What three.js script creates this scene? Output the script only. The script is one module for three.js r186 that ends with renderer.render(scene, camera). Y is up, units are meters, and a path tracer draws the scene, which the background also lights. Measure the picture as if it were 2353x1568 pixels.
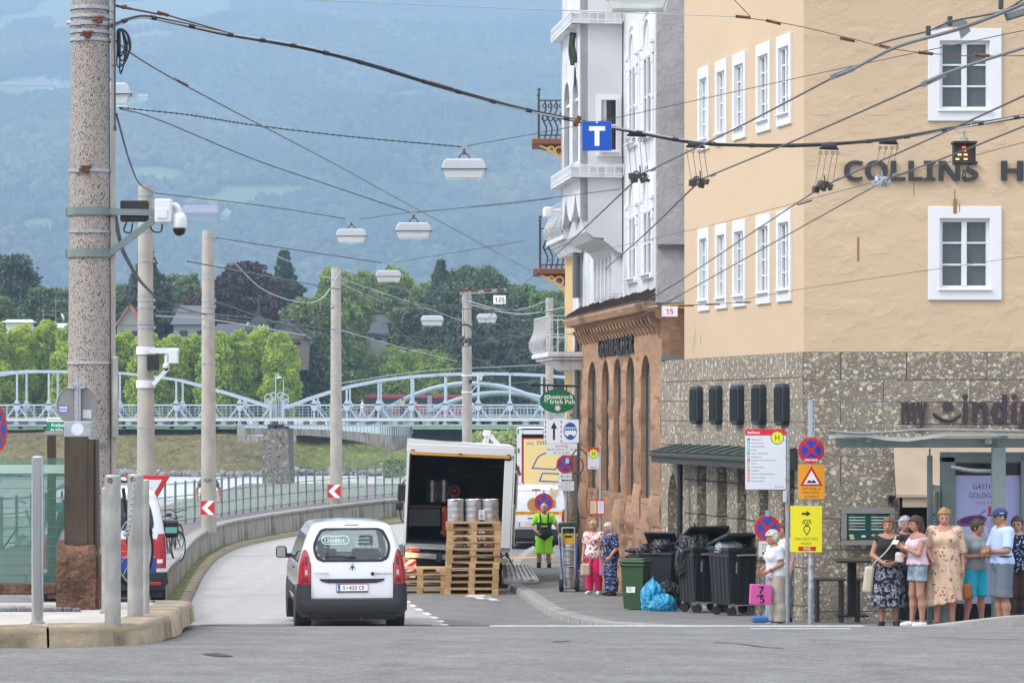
import * as THREE from 'three';
import {mergeGeometries} from 'three/addons/utils/BufferGeometryUtils.js';
import {RoundedBoxGeometry} from 'three/addons/geometries/RoundedBoxGeometry.js';
import {FontLoader} from 'three/addons/loaders/FontLoader.js';
import {TextGeometry} from 'three/addons/geometries/TextGeometry.js';
// ---------- camera, sky, sun, exposure ----------
const F = 6600,CX = 1176,CY = 945,EYE = 4.2;// long lens; eye height above the street far ahead
const scene = new THREE.Scene();
const camera = new THREE.PerspectiveCamera(2 * Math.atan(784 / F) * 180 / Math.PI,1.5,0.5,12000);
camera.position.set(0,EYE,0);
camera.lookAt(0,EYE,-100);
camera.setViewOffset(2352,1568,0,-161,2352,1568);
const renderer = new THREE.WebGLRenderer({antialias: true});
renderer.toneMapping = THREE.LinearToneMapping;
renderer.toneMappingExposure = 2.14;
renderer.shadowMap.enabled = true;
const SUN = new THREE.Vector3(-0.62,0.72,0.33).normalize();
{// bright overcast sky: an even cloud sheet, a little brighter overhead and towards the veiled sun
const W = 512,H = 256,a = new Float32Array(W * H * 4),v = new THREE.Vector3();
for (let j = 0;j < H;j++) for (let i = 0;i < W;i++) {
const up = ((j + 0.5) / H - 0.5) * Math.PI,az = ((i + 0.5) / W - 0.5) * 2 * Math.PI;
v.set(Math.cos(az) * Math.cos(up),Math.sin(up),Math.sin(az) * Math.cos(up));
const y = v.y,c = Math.max(0,v.dot(SUN));
let L = y > 0 ? 0.42 + 0.85 * y : 0.2;
L += 0.5 * Math.pow(c,6);
L *= 1 + 0.06 * Math.sin(az * 5 + 3 * Math.sin(up * 9)) + 0.05 * Math.sin(az * 11 + up * 17);
const o = (j * W + i) * 4;
a[o] = L * 0.97;a[o + 1] = L * 1.0;a[o + 2] = L * 1.09;a[o + 3] = 1;
}
const t = new THREE.DataTexture(a,W,H,THREE.RGBAFormat,THREE.FloatType);
t.mapping = THREE.EquirectangularReflectionMapping;t.magFilter = t.minFilter = THREE.LinearFilter;t.needsUpdate = true;
scene.background = t;scene.environment = t;
}
const sun = new THREE.DirectionalLight(new THREE.Color(1,0.965,0.91),1.45);
sun.position.copy(SUN).multiplyScalar(400).add(new THREE.Vector3(0,0,-60));
sun.target.position.set(0,0,-60);
sun.castShadow = true;sun.shadow.radius = 26;sun.shadow.mapSize.set(4096,4096);
Object.assign(sun.shadow.camera,{left: -90,right: 90,top: 90,bottom: -90,near: 1,far: 900});
scene.add(sun,sun.target);
scene.fog = new THREE.FogExp2(new THREE.Color(0.50,0.73,1.0),0.00029);
// ---------- helpers ----------
const V = (x,y,z) => new THREE.Vector3(x,y,z);
const PX = (px,d) => (px - CX) * d / F,PY = (py,d) => EYE - (py - CY) * d / F;
const P = (px,py,d) => V(PX(px,d),PY(py,d),-d);
const lerp = (a,b,t) => a + (b - a) * t,clamp = (x,a,b) => Math.min(b,Math.max(a,x)),R = (deg) => deg * Math.PI / 180;
const sstep = (a,b,x) => {const t = clamp((x - a) / (b - a),0,1);return t * t * (3 - 2 * t);};
function RNG(seed) {let s = seed | 0;return () => {s = (s + 0x6d2b79f5) | 0;let t = Math.imul(s ^ (s >>> 15),1 | s);t = (t + Math.imul(t ^ (t >>> 7),61 | t)) ^ t;return ((t ^ (t >>> 14)) >>> 0) / 4294967296;};}
const pw = (pts,x) => {// piecewise linear, smoothed
if (x <= pts[0][0]) return pts[0][1];
for (let i = 1;i < pts.length;i++) if (x <= pts[i][0]) return lerp(pts[i - 1][1],pts[i][1],(x - pts[i - 1][0]) / (pts[i][0] - pts[i - 1][0]));
return pts[pts.length - 1][1];
};
function hash(i,j,k = 0) {let n = Math.imul(i,374761393) + Math.imul(j,668265263) + Math.imul(k,2147483647 ^ 918273);n = Math.imul(n ^ (n >>> 13),1274126177);return ((n ^ (n >>> 16)) >>> 0) / 4294967296;}
function vnoise(x,y,per = 0,k = 0) {
const i = Math.floor(x),j = Math.floor(y),a = x - i,b = y - j,s = a * a * (3 - 2 * a),t = b * b * (3 - 2 * b),w = (n) => per ? ((n % per) + per) % per : n;
return lerp(lerp(hash(w(i),w(j),k),hash(w(i + 1),w(j),k),s),lerp(hash(w(i),w(j + 1),k),hash(w(i + 1),w(j + 1),k),s),t);
}
function fbm(x,y,oct = 4,per = 0,k = 0) {let s = 0,a = 0.5,n = 0;for (let o = 0;o < oct;o++) {s += a * vnoise(x,y,per,k + o);n += a;a *= 0.5;x *= 2;y *= 2;per *= 2;} return s / n;}
const names = new Map(),LOCAL = new WeakSet();
function numbered(n) {const c = names.get(n) ?? 0;names.set(n,c + 1);return c ? n + '_' + String(c).padStart(3,'0') : n;}
function tag(o,label,category,group,kind) {if (label) o.userData.label = label;if (category) o.userData.category = category;if (group) o.userData.group = group;if (kind) o.userData.kind = kind;return o;}
// a thing whose parts are given in world coordinates (its pivot sits at its base)
function thing(name,label,category,pos,group) {const o = new THREE.Group();o.name = numbered(name);if (pos) o.position.copy(pos);scene.add(o);return tag(o,label,category,group);}
// a thing whose parts are given in its own coordinates
function local(name,label,category,pos,ry = 0,group) {const o = thing(name,label,category,pos,group);o.rotation.y = ry;LOCAL.add(o);return o;}
function copyOf(src,pos,ry,label) {const o = src.clone();o.name = numbered(src.name.replace(/_\d{3}$/,''));o.position.copy(pos);o.rotation.y = ry;scene.add(o);if (label) o.userData.label = label;return o;}
const rootOf = (o) => {while (o.parent && o.parent !== scene) o = o.parent;return o;};
function norm(g) {if (g.index) g = g.toNonIndexed();for (const k of Object.keys(g.attributes)) if (!['position','normal','uv','color'].includes(k)) g.deleteAttribute(k);g.morphAttributes = {};if (!g.attributes.normal) g.computeVertexNormals();return g;}
function boxUV(g,s = 1) {
const p = g.attributes.position,n = g.attributes.normal,uv = new Float32Array(p.count * 2);
for (let i = 0;i < p.count;i++) {
const ax = Math.abs(n.getX(i)),ay = Math.abs(n.getY(i)),az = Math.abs(n.getZ(i));
const x = p.getX(i),y = p.getY(i),z = p.getZ(i);
if (ay >= ax && ay >= az) {uv[2 * i] = x;uv[2 * i + 1] = -z;} else if (ax > az) {uv[2 * i] = -z;uv[2 * i + 1] = y;} else {uv[2 * i] = x;uv[2 * i + 1] = y;}
uv[2 * i] *= s;uv[2 * i + 1] *= s;
}
g.setAttribute('uv',new THREE.BufferAttribute(uv,2));return g;
}
// merges geometries into ONE named mesh under parent; uv in metres unless keep
function M(name,geos,mat,parent = scene,o = {}) {
geos = [].concat(geos).map(norm);
const hasC = geos.some((g) => g.attributes.color);
for (const g of geos) {if (!g.attributes.uv) boxUV(g);if (!hasC) g.deleteAttribute('color');}
let g = geos.length > 1 ? mergeGeometries(geos) : geos[0].clone();
if (!o.keep) boxUV(g);
if (parent !== scene) {const r = rootOf(parent);if (!LOCAL.has(r)) g.translate(-r.position.x,-r.position.y,-r.position.z);}
const m = new THREE.Mesh(g,mat);
m.name = parent === scene ? numbered(name) : name;m.castShadow = m.receiveShadow = true;
parent.add(m);
return m;
}
function struct(name,geos,mat,o) {const m = M(name,geos,mat,scene,o);m.userData.kind = 'structure';return m;}
const mt = new THREE.Matrix4(),eu = new THREE.Euler();
function put(g,x = 0,y = 0,z = 0,rx = 0,ry = 0,rz = 0) {g.applyMatrix4(mt.makeRotationFromEuler(eu.set(rx,ry,rz,'YXZ')).setPosition(x,y,z));return g;}
const box = (w,h,d,x,y,z,ry,rx,rz) => put(new THREE.BoxGeometry(w,h,d),x,y,z,rx,ry,rz);
const rbox = (w,h,d,r,x,y,z,ry,rx,rz,seg = 2) => put(new RoundedBoxGeometry(w,h,d,seg,r),x,y,z,rx,ry,rz);
const cyl = (r0,r1,h,x,y,z,seg = 16,rx,ry,rz) => put(new THREE.CylinderGeometry(r0,r1,h,seg),x,y,z,rx,ry,rz);
const ball = (r,x,y,z,sx = 1,sy = 1,sz = 1,a = 14,b = 10) => new THREE.SphereGeometry(r,a,b).scale(sx,sy,sz).translate(x,y,z);
const tor = (r,t,x,y,z,rx,ry,rz,a = 6,b = 24,arc) => put(new THREE.TorusGeometry(r,t,a,b,arc),x,y,z,rx,ry,rz);
const q0 = new THREE.Quaternion(),up = V(0,1,0),s1 = V(1,1,1);
function tube(a,b,r,seg = 8,r2 = r) {const d = b.clone().sub(a),g = new THREE.CylinderGeometry(r2,r,d.length(),seg);q0.setFromUnitVectors(up,d.clone().normalize());return g.applyMatrix4(mt.compose(a.clone().add(b).multiplyScalar(0.5),q0,s1));}
function bar(a,b,w,t = w,roll = 0) {// box between two points, w across the view, t along it
const d = b.clone().sub(a),L = d.length(),y = d.normalize(),z0 = Math.abs(y.z) > 0.9 ? V(1,0,0) : V(0,0,1),x = V().crossVectors(y,z0).normalize(),z = V().crossVectors(x,y);
const g = new THREE.BoxGeometry(w,L,t);if (roll) g.rotateY(roll);
return g.applyMatrix4(mt.makeBasis(x,y,z).setPosition(a.clone().add(b).multiplyScalar(0.5)));
}
const pipe = (pts,r,n = 24,seg = 6,closed = false) => new THREE.TubeGeometry(new THREE.CatmullRomCurve3(pts,closed),n,r,seg,closed);
function shape(pts) {const s = new THREE.Shape();pts.forEach((p,i) => i ? s.lineTo(p[0],p[1]) : s.moveTo(p[0],p[1]));s.closePath();return s;}
function ext(s,depth,o = {}) {return new THREE.ExtrudeGeometry(Array.isArray(s) ? shape(s) : s,{depth,bevelEnabled: !!o.bevel,bevelSize: o.bevel ?? 0,bevelThickness: o.bevelT ?? o.bevel ?? 0,bevelSegments: o.bs ?? 1,curveSegments: o.cs ?? 10});}
const lathe = (pts,seg = 24) => new THREE.LatheGeometry(pts.map((p) => new THREE.Vector2(p[0],p[1])),seg);
function roundRect(x,y,w,h,r) {const s = new THREE.Shape();s.moveTo(x + r,y);s.lineTo(x + w - r,y);s.quadraticCurveTo(x + w,y,x + w,y + r);s.lineTo(x + w,y + h - r);s.quadraticCurveTo(x + w,y + h,x + w - r,y + h);s.lineTo(x + r,y + h);s.quadraticCurveTo(x,y + h,x,y + h - r);s.lineTo(x,y + r);s.quadraticCurveTo(x,y,x + r,y);return s;}
function hole(s,pts) {const h = new THREE.Path();pts.forEach((p,i) => i ? h.lineTo(p[0],p[1]) : h.moveTo(p[0],p[1]));h.closePath();s.holes.push(h);}
function sheet(nu,nv,f,close) {// grid surface f(u,v) -> Vector3
const pos = [],idx = [],uv = [];
for (let j = 0;j <= nv;j++) for (let i = 0;i <= nu;i++) {const p = f(i / nu,j / nv);pos.push(p.x,p.y,p.z);uv.push(i / nu,j / nv);}
for (let j = 0;j < nv;j++) for (let i = 0;i < nu;i++) {const a = j * (nu + 1) + i,b = a + 1,c = a + nu + 1,d = c + 1;idx.push(a,b,d,a,d,c);}
const g = new THREE.BufferGeometry();g.setAttribute('position',new THREE.Float32BufferAttribute(pos,3));g.setAttribute('uv',new THREE.Float32BufferAttribute(uv,2));g.setIndex(idx);g.computeVertexNormals();return g;
}
// ---------- materials ----------
const S = (r,g,b,rough = 0.85,o = {}) => new THREE.MeshStandardMaterial({color: new THREE.Color().setRGB(r,g,b),roughness: rough,...o});
function canvas(w,h,draw) {const c = document.createElement('canvas');c.width = w;c.height = h;const x = c.getContext('2d');draw(x,w,h);const t = new THREE.CanvasTexture(c);t.colorSpace = THREE.SRGBColorSpace;t.anisotropy = 8;return t;}
function field(n,fn,srgb = true,m = n) {// computed colour texture, fn -> [r,g,b] 0..1 (display values)
const a = new Uint8Array(n * m * 4);
for (let j = 0;j < m;j++) for (let i = 0;i < n;i++) {const c = fn(i / n,j / m),o = (j * n + i) * 4;a[o] = clamp(c[0],0,1) * 255;a[o + 1] = clamp(c[1],0,1) * 255;a[o + 2] = clamp(c[2],0,1) * 255;a[o + 3] = 255;}
const t = new THREE.DataTexture(a,n,m);t.wrapS = t.wrapT = THREE.RepeatWrapping;t.magFilter = THREE.LinearFilter;t.minFilter = THREE.LinearMipmapLinearFilter;t.generateMipmaps = true;t.needsUpdate = true;
if (srgb) t.colorSpace = THREE.SRGBColorSpace;return t;
}
function tiled(t,metres) {t.wrapS = t.wrapT = THREE.RepeatWrapping;t.repeat.set(1 / metres,1 / metres);return t;}
const g3 = (v) => [v,v,v];
// broken stone chips / pebbles drawn on a canvas, wrapping at the edges
function chips(n,base,list,seed) {
const t = canvas(n,n,(x) => {
const r = RNG(seed);x.fillStyle = base;x.fillRect(0,0,n,n);
for (let i = 0;i < n * n / 14;i++) {const s = r();x.fillStyle = `rgba(${s > 0.5 ? '255,250,240' : '30,26,22'},${0.05 + 0.12 * r()})`;x.fillRect(r() * n,r() * n,1 + r() * 2,1 + r() * 2);}
for (const [count,lo,hi,cols] of list) for (let i = 0;i < count;i++) {
const cx = r() * n,cy = r() * n,s = lo + (hi - lo) * r() * r(),k = 5 + Math.floor(r() * 4),a0 = r() * 6.3,el = 0.6 + 0.5 * r(),pts = [];
for (let j = 0;j < k;j++) {const a = a0 + j / k * 6.283,q = s * (0.72 + 0.4 * r());pts.push([Math.cos(a) * q,Math.sin(a) * q * el]);}
x.fillStyle = cols[Math.floor(r() * cols.length)];
for (const ox of [-n,0,n]) for (const oy of [-n,0,n]) {if (cx + ox < -s || cx + ox > n + s || cy + oy < -s || cy + oy > n + s) continue;x.beginPath();pts.forEach((p,j) => j ? x.lineTo(cx + ox + p[0],cy + oy + p[1]) : x.moveTo(cx + ox + p[0],cy + oy + p[1]));x.closePath();x.fill();}
}
});
return t;
}
function std(map,metres,o = {}) {if (map) tiled(map,metres);const m = new THREE.MeshStandardMaterial({map,roughness: 0.9,...o});return m;}
const bumpT = (n,fn,metres) => tiled(field(n,(u,v) => g3(fn(u,v)),false),metres);
const mat = {};
{
const as = (base,amp,k) => field(512,(u,v) => {const f = fbm(u * 8,v * 8,4,8,k),s = hash(u * 512 | 0,v * 512 | 0,k),q = fbm(u * 64,v * 64,2,64,k + 9);const b = base + amp * (f - 0.5) + 0.10 * (q - 0.5) + (s > 0.93 ? 0.12 : s < 0.08 ? -0.12 : 0.05 * (s - 0.5));return [b * 1.01,b * 0.99,b * 0.965];});
const grit = bumpT(256,(u,v) => fbm(u * 64,v * 64,3,64,3),0.5);
mat.asphalt = std(as(0.43,0.11,1),3.1,{bumpMap: grit,bumpScale: 0.006,roughness: 0.93});
mat.roadLight = std(as(0.63,0.09,2),2.3,{bumpMap: grit,bumpScale: 0.004});
mat.roadDark = std(as(0.45,0.11,4),2.7,{bumpMap: grit,bumpScale: 0.005});
mat.pave = std(as(0.45,0.11,6),2.9,{bumpMap: grit,bumpScale: 0.004});
mat.kerb = std(field(256,(u,v) => {const f = fbm(u * 6,v * 6,5,6,21),s = hash(u * 256 | 0,v * 256 | 0,2);const b = 0.51 + 0.34 * (f - 0.5) + 0.14 * (s - 0.5);return [b * 1.08,b * 0.97,b * 0.80];}),1.1);
mat.kerbGrey = std(field(256,(u,v) => {const f = fbm(u * 6,v * 6,5,6,22),s = hash(u * 256 | 0,v * 256 | 0,3);const b = 0.56 + 0.25 * (f - 0.5) + 0.12 * (s - 0.5);return [b,b * 0.985,b * 0.95];}),1.1);
mat.slabWarm = std(field(256,(u,v) => {const f = fbm(u * 5,v * 5,5,5,25),s = hash(u * 256 | 0,v * 256 | 0,4);const b = 0.68 + 0.14 * (f - 0.5) + 0.08 * (s - 0.5);return [b * 1.03,b * 0.985,b * 0.92];}),1.6);
mat.paint = std(field(128,(u,v) => {const f = fbm(u * 16,v * 16,4,16,31);const b = f > 0.36 ? 0.86 : 0.7;return g3(b + 0.06 * (f - 0.5));}),0.8);
mat.concrete = std(field(512,(u,v) => {const f = fbm(u * 4,v * 4,5,4,41),st = fbm(u * 20,v * 2,4,0,43),s = hash(u * 512 | 0,v * 512 | 0,5);let b = 0.60 + 0.16 * (f - 0.5) + 0.05 * (s - 0.5) - 0.16 * sstep(0.52,0.72,st);return [b * 1.02,b * 0.985,b * 0.92];}),4.0,{bumpMap: bumpT(256,(u,v) => fbm(u * 32,v * 32,4,32,8),1),bumpScale: 0.004});
mat.poleConc = std(field(256,(u,v) => {const f = fbm(u * 4,v * 4,5,4,51),s = hash(u * 256 | 0,v * 256 | 0,6);const b = 0.66 + 0.12 * (f - 0.5) + 0.07 * (s - 0.5);return [b * 1.02,b * 0.98,b * 0.92];}),1.3);
mat.terrazzo = std(chips(1024,'#a59b93',[[2600,2,7,['#9d8f86','#c8beb6','#aa9d95']],[2300,4,12,['#1d1816','#2a2320','#3b322d','#5a4e47']]],7),0.95,{bumpMap: bumpT(256,(u,v) => fbm(u * 40,v * 40,2,40,9),0.6),bumpScale: 0.003});
mat.plaster = std(field(512,(u,v) => {const f = fbm(u * 3,v * 3,5,3,61),s = hash(u * 512 | 0,v * 512 | 0,7);const b = 1 + 0.05 * (f - 0.5) + 0.02 * (s - 0.5);return [0.80 * b,0.70 * b,0.58 * b];}),6,
{bumpMap: bumpT(1024,(u,v) => {const w = fbm(u * 14,v * 20,4,0,71),r2 = Math.abs(fbm(u * 30 + w * 4,v * 44 + w * 3,3,0,72) - 0.5) * 2;return 0.55 * w + 0.45 * (1 - r2) * sstep(0.35,0.65,w);},4.6),bumpScale: 0.014,roughness: 0.95});
mat.plasterSide = mat.plaster.clone();mat.plasterSide.bumpScale = 0.004;
const bumpC = bumpT(256,(u,v) => fbm(u * 24,v * 24,3,24,80),1.1),bumpB = bumpT(256,(u,v) => fbm(u * 16,v * 16,5,16,99),1.4);
const stoneCols = ['#c9c4ba','#b3aca0','#a69c8f','#8f8578','#d6d2c9','#7c7368','#9a8c7a'];
mat.conglo = [0,1].map((k) => std(chips(1024,['#8d8679','#857d72','#979084'][k],[[900,6,26,stoneCols],[150,14,42,['#cfc8ba','#d8d2c6','#b5aa9b','#a89b8b','#c9b898']],[1300,2,7,['#4a423b','#3c352f','#5b5147','#6f6458']],[1100,3,12,stoneCols]],11 + k),1.6,{bumpMap: bumpC,bumpScale: 0.012,color: new THREE.Color().setRGB(0.93,0.895,0.84)}));
mat.brown = [0,1,2].map((k) => std(field(512,(u,v) => {const f = fbm(u * 4,v * 4,5,4,90 + k * 5),q = fbm(u * 30,v * 30,3,30,93 + k),d = fbm(u * 7,v * 7,4,7,97 + k);const b = 0.60 + [0,-0.03,0.02][k] + 0.2 * (f - 0.5) + 0.14 * (q - 0.5) - 0.16 * sstep(0.56,0.72,d);return [b * 1.08,b * 0.84,b * 0.655];}),2.6,{bumpMap: bumpB,bumpScale: 0.014}));
mat.brown.forEach((m) => m.map.repeat.set(1 / 8,1 / 2));mat.brownFlat = mat.brown[2].clone();mat.brownFlat.bumpScale = 0.006;
mat.white = std(field(256,(u,v) => {const f = fbm(u * 4,v * 4,5,4,111),s = fbm(u * 14,v * 3,4,14,113);const b = 0.82 + 0.05 * (f - 0.5) - 0.08 * sstep(0.62,0.8,s);return [b,b,b * 1.005];}),3);
mat.greyWall = std(field(512,(u,v) => {const f = fbm(u * 3,v * 3,6,3,121),s = fbm(u * 40,v * 40,3,40,123);const b = 0.68 + 0.14 * (f - 0.5) + 0.1 * (s - 0.5) - 0.12 * sstep(0.6,0.75,f);return [b,b * 0.99,b * 0.985];}),5,{bumpMap: bumpT(256,(u,v) => fbm(u * 20,v * 20,4,20,125),1),bumpScale: 0.01});
mat.trim = S(0.74,0.74,0.745,0.55);
mat.whitePaint = S(0.72,0.725,0.73,0.4);
mat.glass = new THREE.MeshPhysicalMaterial({color: 0x9aa5a8,roughness: 0.03,metalness: 0,transmission: 0.75,thickness: 0,ior: 1.5});
mat.glassDark = new THREE.MeshPhysicalMaterial({color: new THREE.Color().setRGB(0.012,0.015,0.016),roughness: 0.04,ior: 1.6});
mat.glassGreen = new THREE.MeshPhysicalMaterial({color: new THREE.Color().setRGB(0.16,0.19,0.185),roughness: 0.12,ior: 1.6});
mat.black = S(0.02,0.02,0.022,0.6);mat.blackGloss = S(0.015,0.015,0.017,0.25);mat.rubber = S(0.013,0.013,0.014,0.85);
mat.cable = S(0.028,0.028,0.03,0.55);mat.wire = S(0.06,0.06,0.062,0.45);mat.wireLight = S(0.42,0.43,0.43,0.5);
mat.steel = new THREE.MeshStandardMaterial({color: new THREE.Color().setRGB(0.56,0.56,0.56),metalness: 1,roughness: 0.32,roughnessMap: tiled(field(256,(u,v) => g3(0.7 + 0.6 * (fbm(u * 60,v * 2,3,60,131) - 0.5)),false),0.5)});
mat.steelWorn = std(field(256,(u,v) => {const f = fbm(u * 6,v * 3,5,6,133);const b = 0.74 + 0.3 * (f - 0.5);return [b,b * 0.985,b * 0.94];}),0.6,{metalness: 0.85,roughness: 0.42});
mat.galv = std(field(256,(u,v) => {const f = fbm(u * 16,v * 16,3,16,135);const b = 0.70 + 0.16 * (f - 0.5);return [b * 0.97,b,b * 1.02];}),0.4,{metalness: 0.55,roughness: 0.48});
mat.greyMetal = S(0.20,0.215,0.22,0.5,{metalness: 0.3});
mat.shelter = std(field(256,(u,v) => {const f = fbm(u * 5,v * 5,5,5,137);const b = 0.52 + 0.1 * (f - 0.5);return [b * 0.90,b * 1.0,b * 0.98];}),1,{roughness: 0.45,metalness: 0.2});
mat.bridge = S(0.37,0.43,0.49,0.55);
mat.rust = std(field(256,(u,v) => {const f = fbm(u * 8,v * 8,5,8,141),q = fbm(u * 30,v * 30,3,30,143);const b = 0.36 + 0.3 * (f - 0.5) + 0.15 * (q - 0.5);return [b * 1.15,b * 0.74,b * 0.52];}),0.5);
mat.rustDark = std(field(512,(u,v) => {const f = fbm(u * 4,v * 2,5,4,145),q = fbm(u * 40,v * 6,3,40,147);const b = 0.255 + 0.09 * (f - 0.5) + 0.06 * (q - 0.5);return [b * 1.12,b * 0.95,b * 0.78];}),0.9,{metalness: 0.2,roughness: 0.5});
mat.redStone = std(field(512,(u,v) => {const f = fbm(u * 4,v * 4,6,4,149),q = fbm(u * 40,v * 40,3,40,151);const b = 0.33 + 0.34 * (f - 0.5) + 0.16 * (q - 0.5);return [b * 1.18,b * 0.86,b * 0.68];}),0.7,{bumpMap: bumpT(256,(u,v) => fbm(u * 14,v * 14,5,14,153),0.5),bumpScale: 0.02});
const gr = (k,a,b,m) => std(field(512,(u,v) => {const f = fbm(u * 6,v * 6,5,6,k),q = fbm(u * 50,v * 80,3,0,k + 2),t = sstep(0.35,0.65,f) * 0.8 + 0.3 * (q - 0.5);return [0,1,2].map((i) => lerp(a[i],b[i],clamp(t,0,1)) * (0.8 + 0.4 * q));}),m);
mat.grassDry = gr(161,[0.42,0.42,0.24],[0.62,0.50,0.36],60);
mat.grassGreen = gr(165,[0.33,0.46,0.22],[0.46,0.53,0.28],60);
mat.turf = gr(169,[0.28,0.36,0.13],[0.48,0.44,0.25],2);
mat.meadow = gr(173,[0.30,0.44,0.24],[0.38,0.52,0.28],300);
mat.soil = S(0.05,0.055,0.035,0.95);
mat.rock = std(field(256,(u,v) => g3(0.5 + 0.5 * (fbm(u * 8,v * 8,5,8,181) - 0.5))),6);
mat.water = std(field(256,(u,v) => {const f = fbm(u * 4,v * 14,4,0,191);const b = 0.82 + 0.12 * (f - 0.5);return [b * 0.98,b,b * 0.98];}),30,{roughness: 0.3,bumpMap: bumpT(256,(u,v) => fbm(u * 8,v * 24,4,8,193),9),bumpScale: 0.06});
mat.tyre = mat.rubber;
mat.carWhite = new THREE.MeshPhysicalMaterial({color: new THREE.Color().setRGB(0.74,0.755,0.78),roughness: 0.34,clearcoat: 1,clearcoatRoughness: 0.06});
mat.carPlastic = S(0.022,0.023,0.027,0.62);
mat.redLens = new THREE.MeshPhysicalMaterial({color: new THREE.Color().setRGB(0.38,0.012,0.018),roughness: 0.12,clearcoat: 1});
mat.lens = new THREE.MeshPhysicalMaterial({color: new THREE.Color().setRGB(0.75,0.77,0.78),roughness: 0.15,clearcoat: 1});
mat.wood = [0,1].map((k) => std(field(256,(u,v) => {const f = fbm(u * 2,v * 40,4,0,201 + k * 4),q = fbm(u * 6,v * 6,3,6,203 + k);const b = [0.74,0.62][k] + 0.28 * (f - 0.5) + 0.12 * (q - 0.5);return [b * 1.04,b * 0.84,b * 0.60];}),0.7));
mat.keg = std(field(256,(u,v) => {const f = fbm(u * 8,v * 8,4,8,211);const b = 0.76 + 0.26 * (f - 0.5);return g3(b);}),0.5,{metalness: 0.75,roughness: 0.36});
mat.binGrey = S(0.024,0.026,0.03,0.5);mat.binGreen = S(0.035,0.085,0.03,0.5);
mat.bagBlack = S(0.018,0.018,0.02,0.28);mat.bagBlue = S(0.03,0.30,0.50,0.32);
mat.copper = std(field(256,(u,v) => {const f = fbm(u * 8,v * 8,4,8,221);const b = 0.27 + 0.14 * (f - 0.5);return [b * 0.80,b * 0.98,b * 0.84];}),1);
}
// ---------- street levels: metres below the eye, along the distance d ----------
const ROAD = [[0,1.6],[17,1.61],[20,1.66],[22,1.735],[24,1.82],[26,1.938],[28,2.12],[30,2.32],[33,2.6],[36,2.86],[42,3.30],[48,3.64],[54,3.85],[60,3.99],[66,4.10],[76,4.19],[90,4.22],[400,4.22]];
const PROM = [[0,1.53],[20.3,1.54],[24,1.60],[28,1.85],[34,2.36],[46,3.14],[56,3.38],[62,3.45],[70,3.5],[400,3.5]];
const roadY = (d) => EYE - pw(ROAD,d),promY = (d) => EYE - pw(PROM,d),paveY = (d) => roadY(d) + 0.13;
const crv = (pts) => {const c = new THREE.CatmullRomCurve3(pts.map(([x,d]) => V(x,0,d)),false,'centripetal');return c;};
const KERB_L = [[-2.72,24.5],[-3.1,28],[-4.6,40],[-6.16,54],[-7.28,66],[-8.08,76],[-8.45,83],[-8.45,89],[-8.0,93.5],[-6.9,99.5],[-4.6,107],[-1.2,116],[5,126]];
const WALL_L = [[-6.1,50.5],[-6.55,54],[-7.2,60],[-7.95,69],[-8.62,78],[-8.86,84],[-8.85,89],[-8.35,94],[-6.95,102.5],[-4.4,113],[-0.4,123],[6,134]];
const KERB_R = [[9,38.5],[5.2,39.5],[3.3,42],[1.95,46.3],[1.3,49],[0.9,52],[0.5,57.5],[0.22,62.5],[-0.05,66],[-0.12,72],[0.1,80],[0.9,90],[2.6,100],[6.5,112]];
const LANE = [[0.3,38],[-0.93,47],[-1.41,53],[-1.87,57],[-2.27,61],[-3.2,72],[-3.7,82],[-3.5,92],[-1.9,103],[1.4,114],[7,124]];
function strip(A,B,n,m,yf,lift = 0) {const a = crv(A),b = crv(B);return sheet(m,n,(u,v) => {const p = a.getPointAt(v),q = b.getPointAt(v),x = lerp(p.x,q.x,u),d = lerp(p.z,q.z,u);return V(x,yf(d) + lift,-d);});}
const byD = (curve,n) => {const c = crv(curve),out = [];for (let i = 0;i <= n;i++) {const p = c.getPointAt(i / n);out.push([p.x,p.z]);} return out;};
const at = (poly,d) => {for (let i = 1;i < poly.length;i++) {const a = poly[i - 1],b = poly[i];if ((d - a[1]) * (d - b[1]) <= 0 && a[1] !== b[1]) return lerp(a[0],b[0],(d - a[1]) / (b[1] - a[1]));} return poly[poly.length - 1][0];};
const kerbL = byD(KERB_L,80),kerbR = byD(KERB_R,80),wallL = byD(WALL_L,80),lane = byD(LANE,80);
struct('road',sheet(24,60,(u,v) => {const d = lerp(4,27,v);return V(lerp(-14,14,u),roadY(d),-d);}),mat.asphalt);
struct('carriageway',sheet(24,120,(u,v) => {const d = lerp(27,150,v);return V(lerp(-11,14,u),roadY(d),-d);}),mat.roadDark);
struct('left_lane',sheet(10,130,(u,v) => {const d = lerp(27.5,122,v);return V(lerp(at(kerbL,d) + 0.05,d < 40 ? lerp(3,0.1,(d - 27.5) / 12.5) : at(lane,d),u),roadY(d) + 0.004,-d);}),mat.roadLight);
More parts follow.
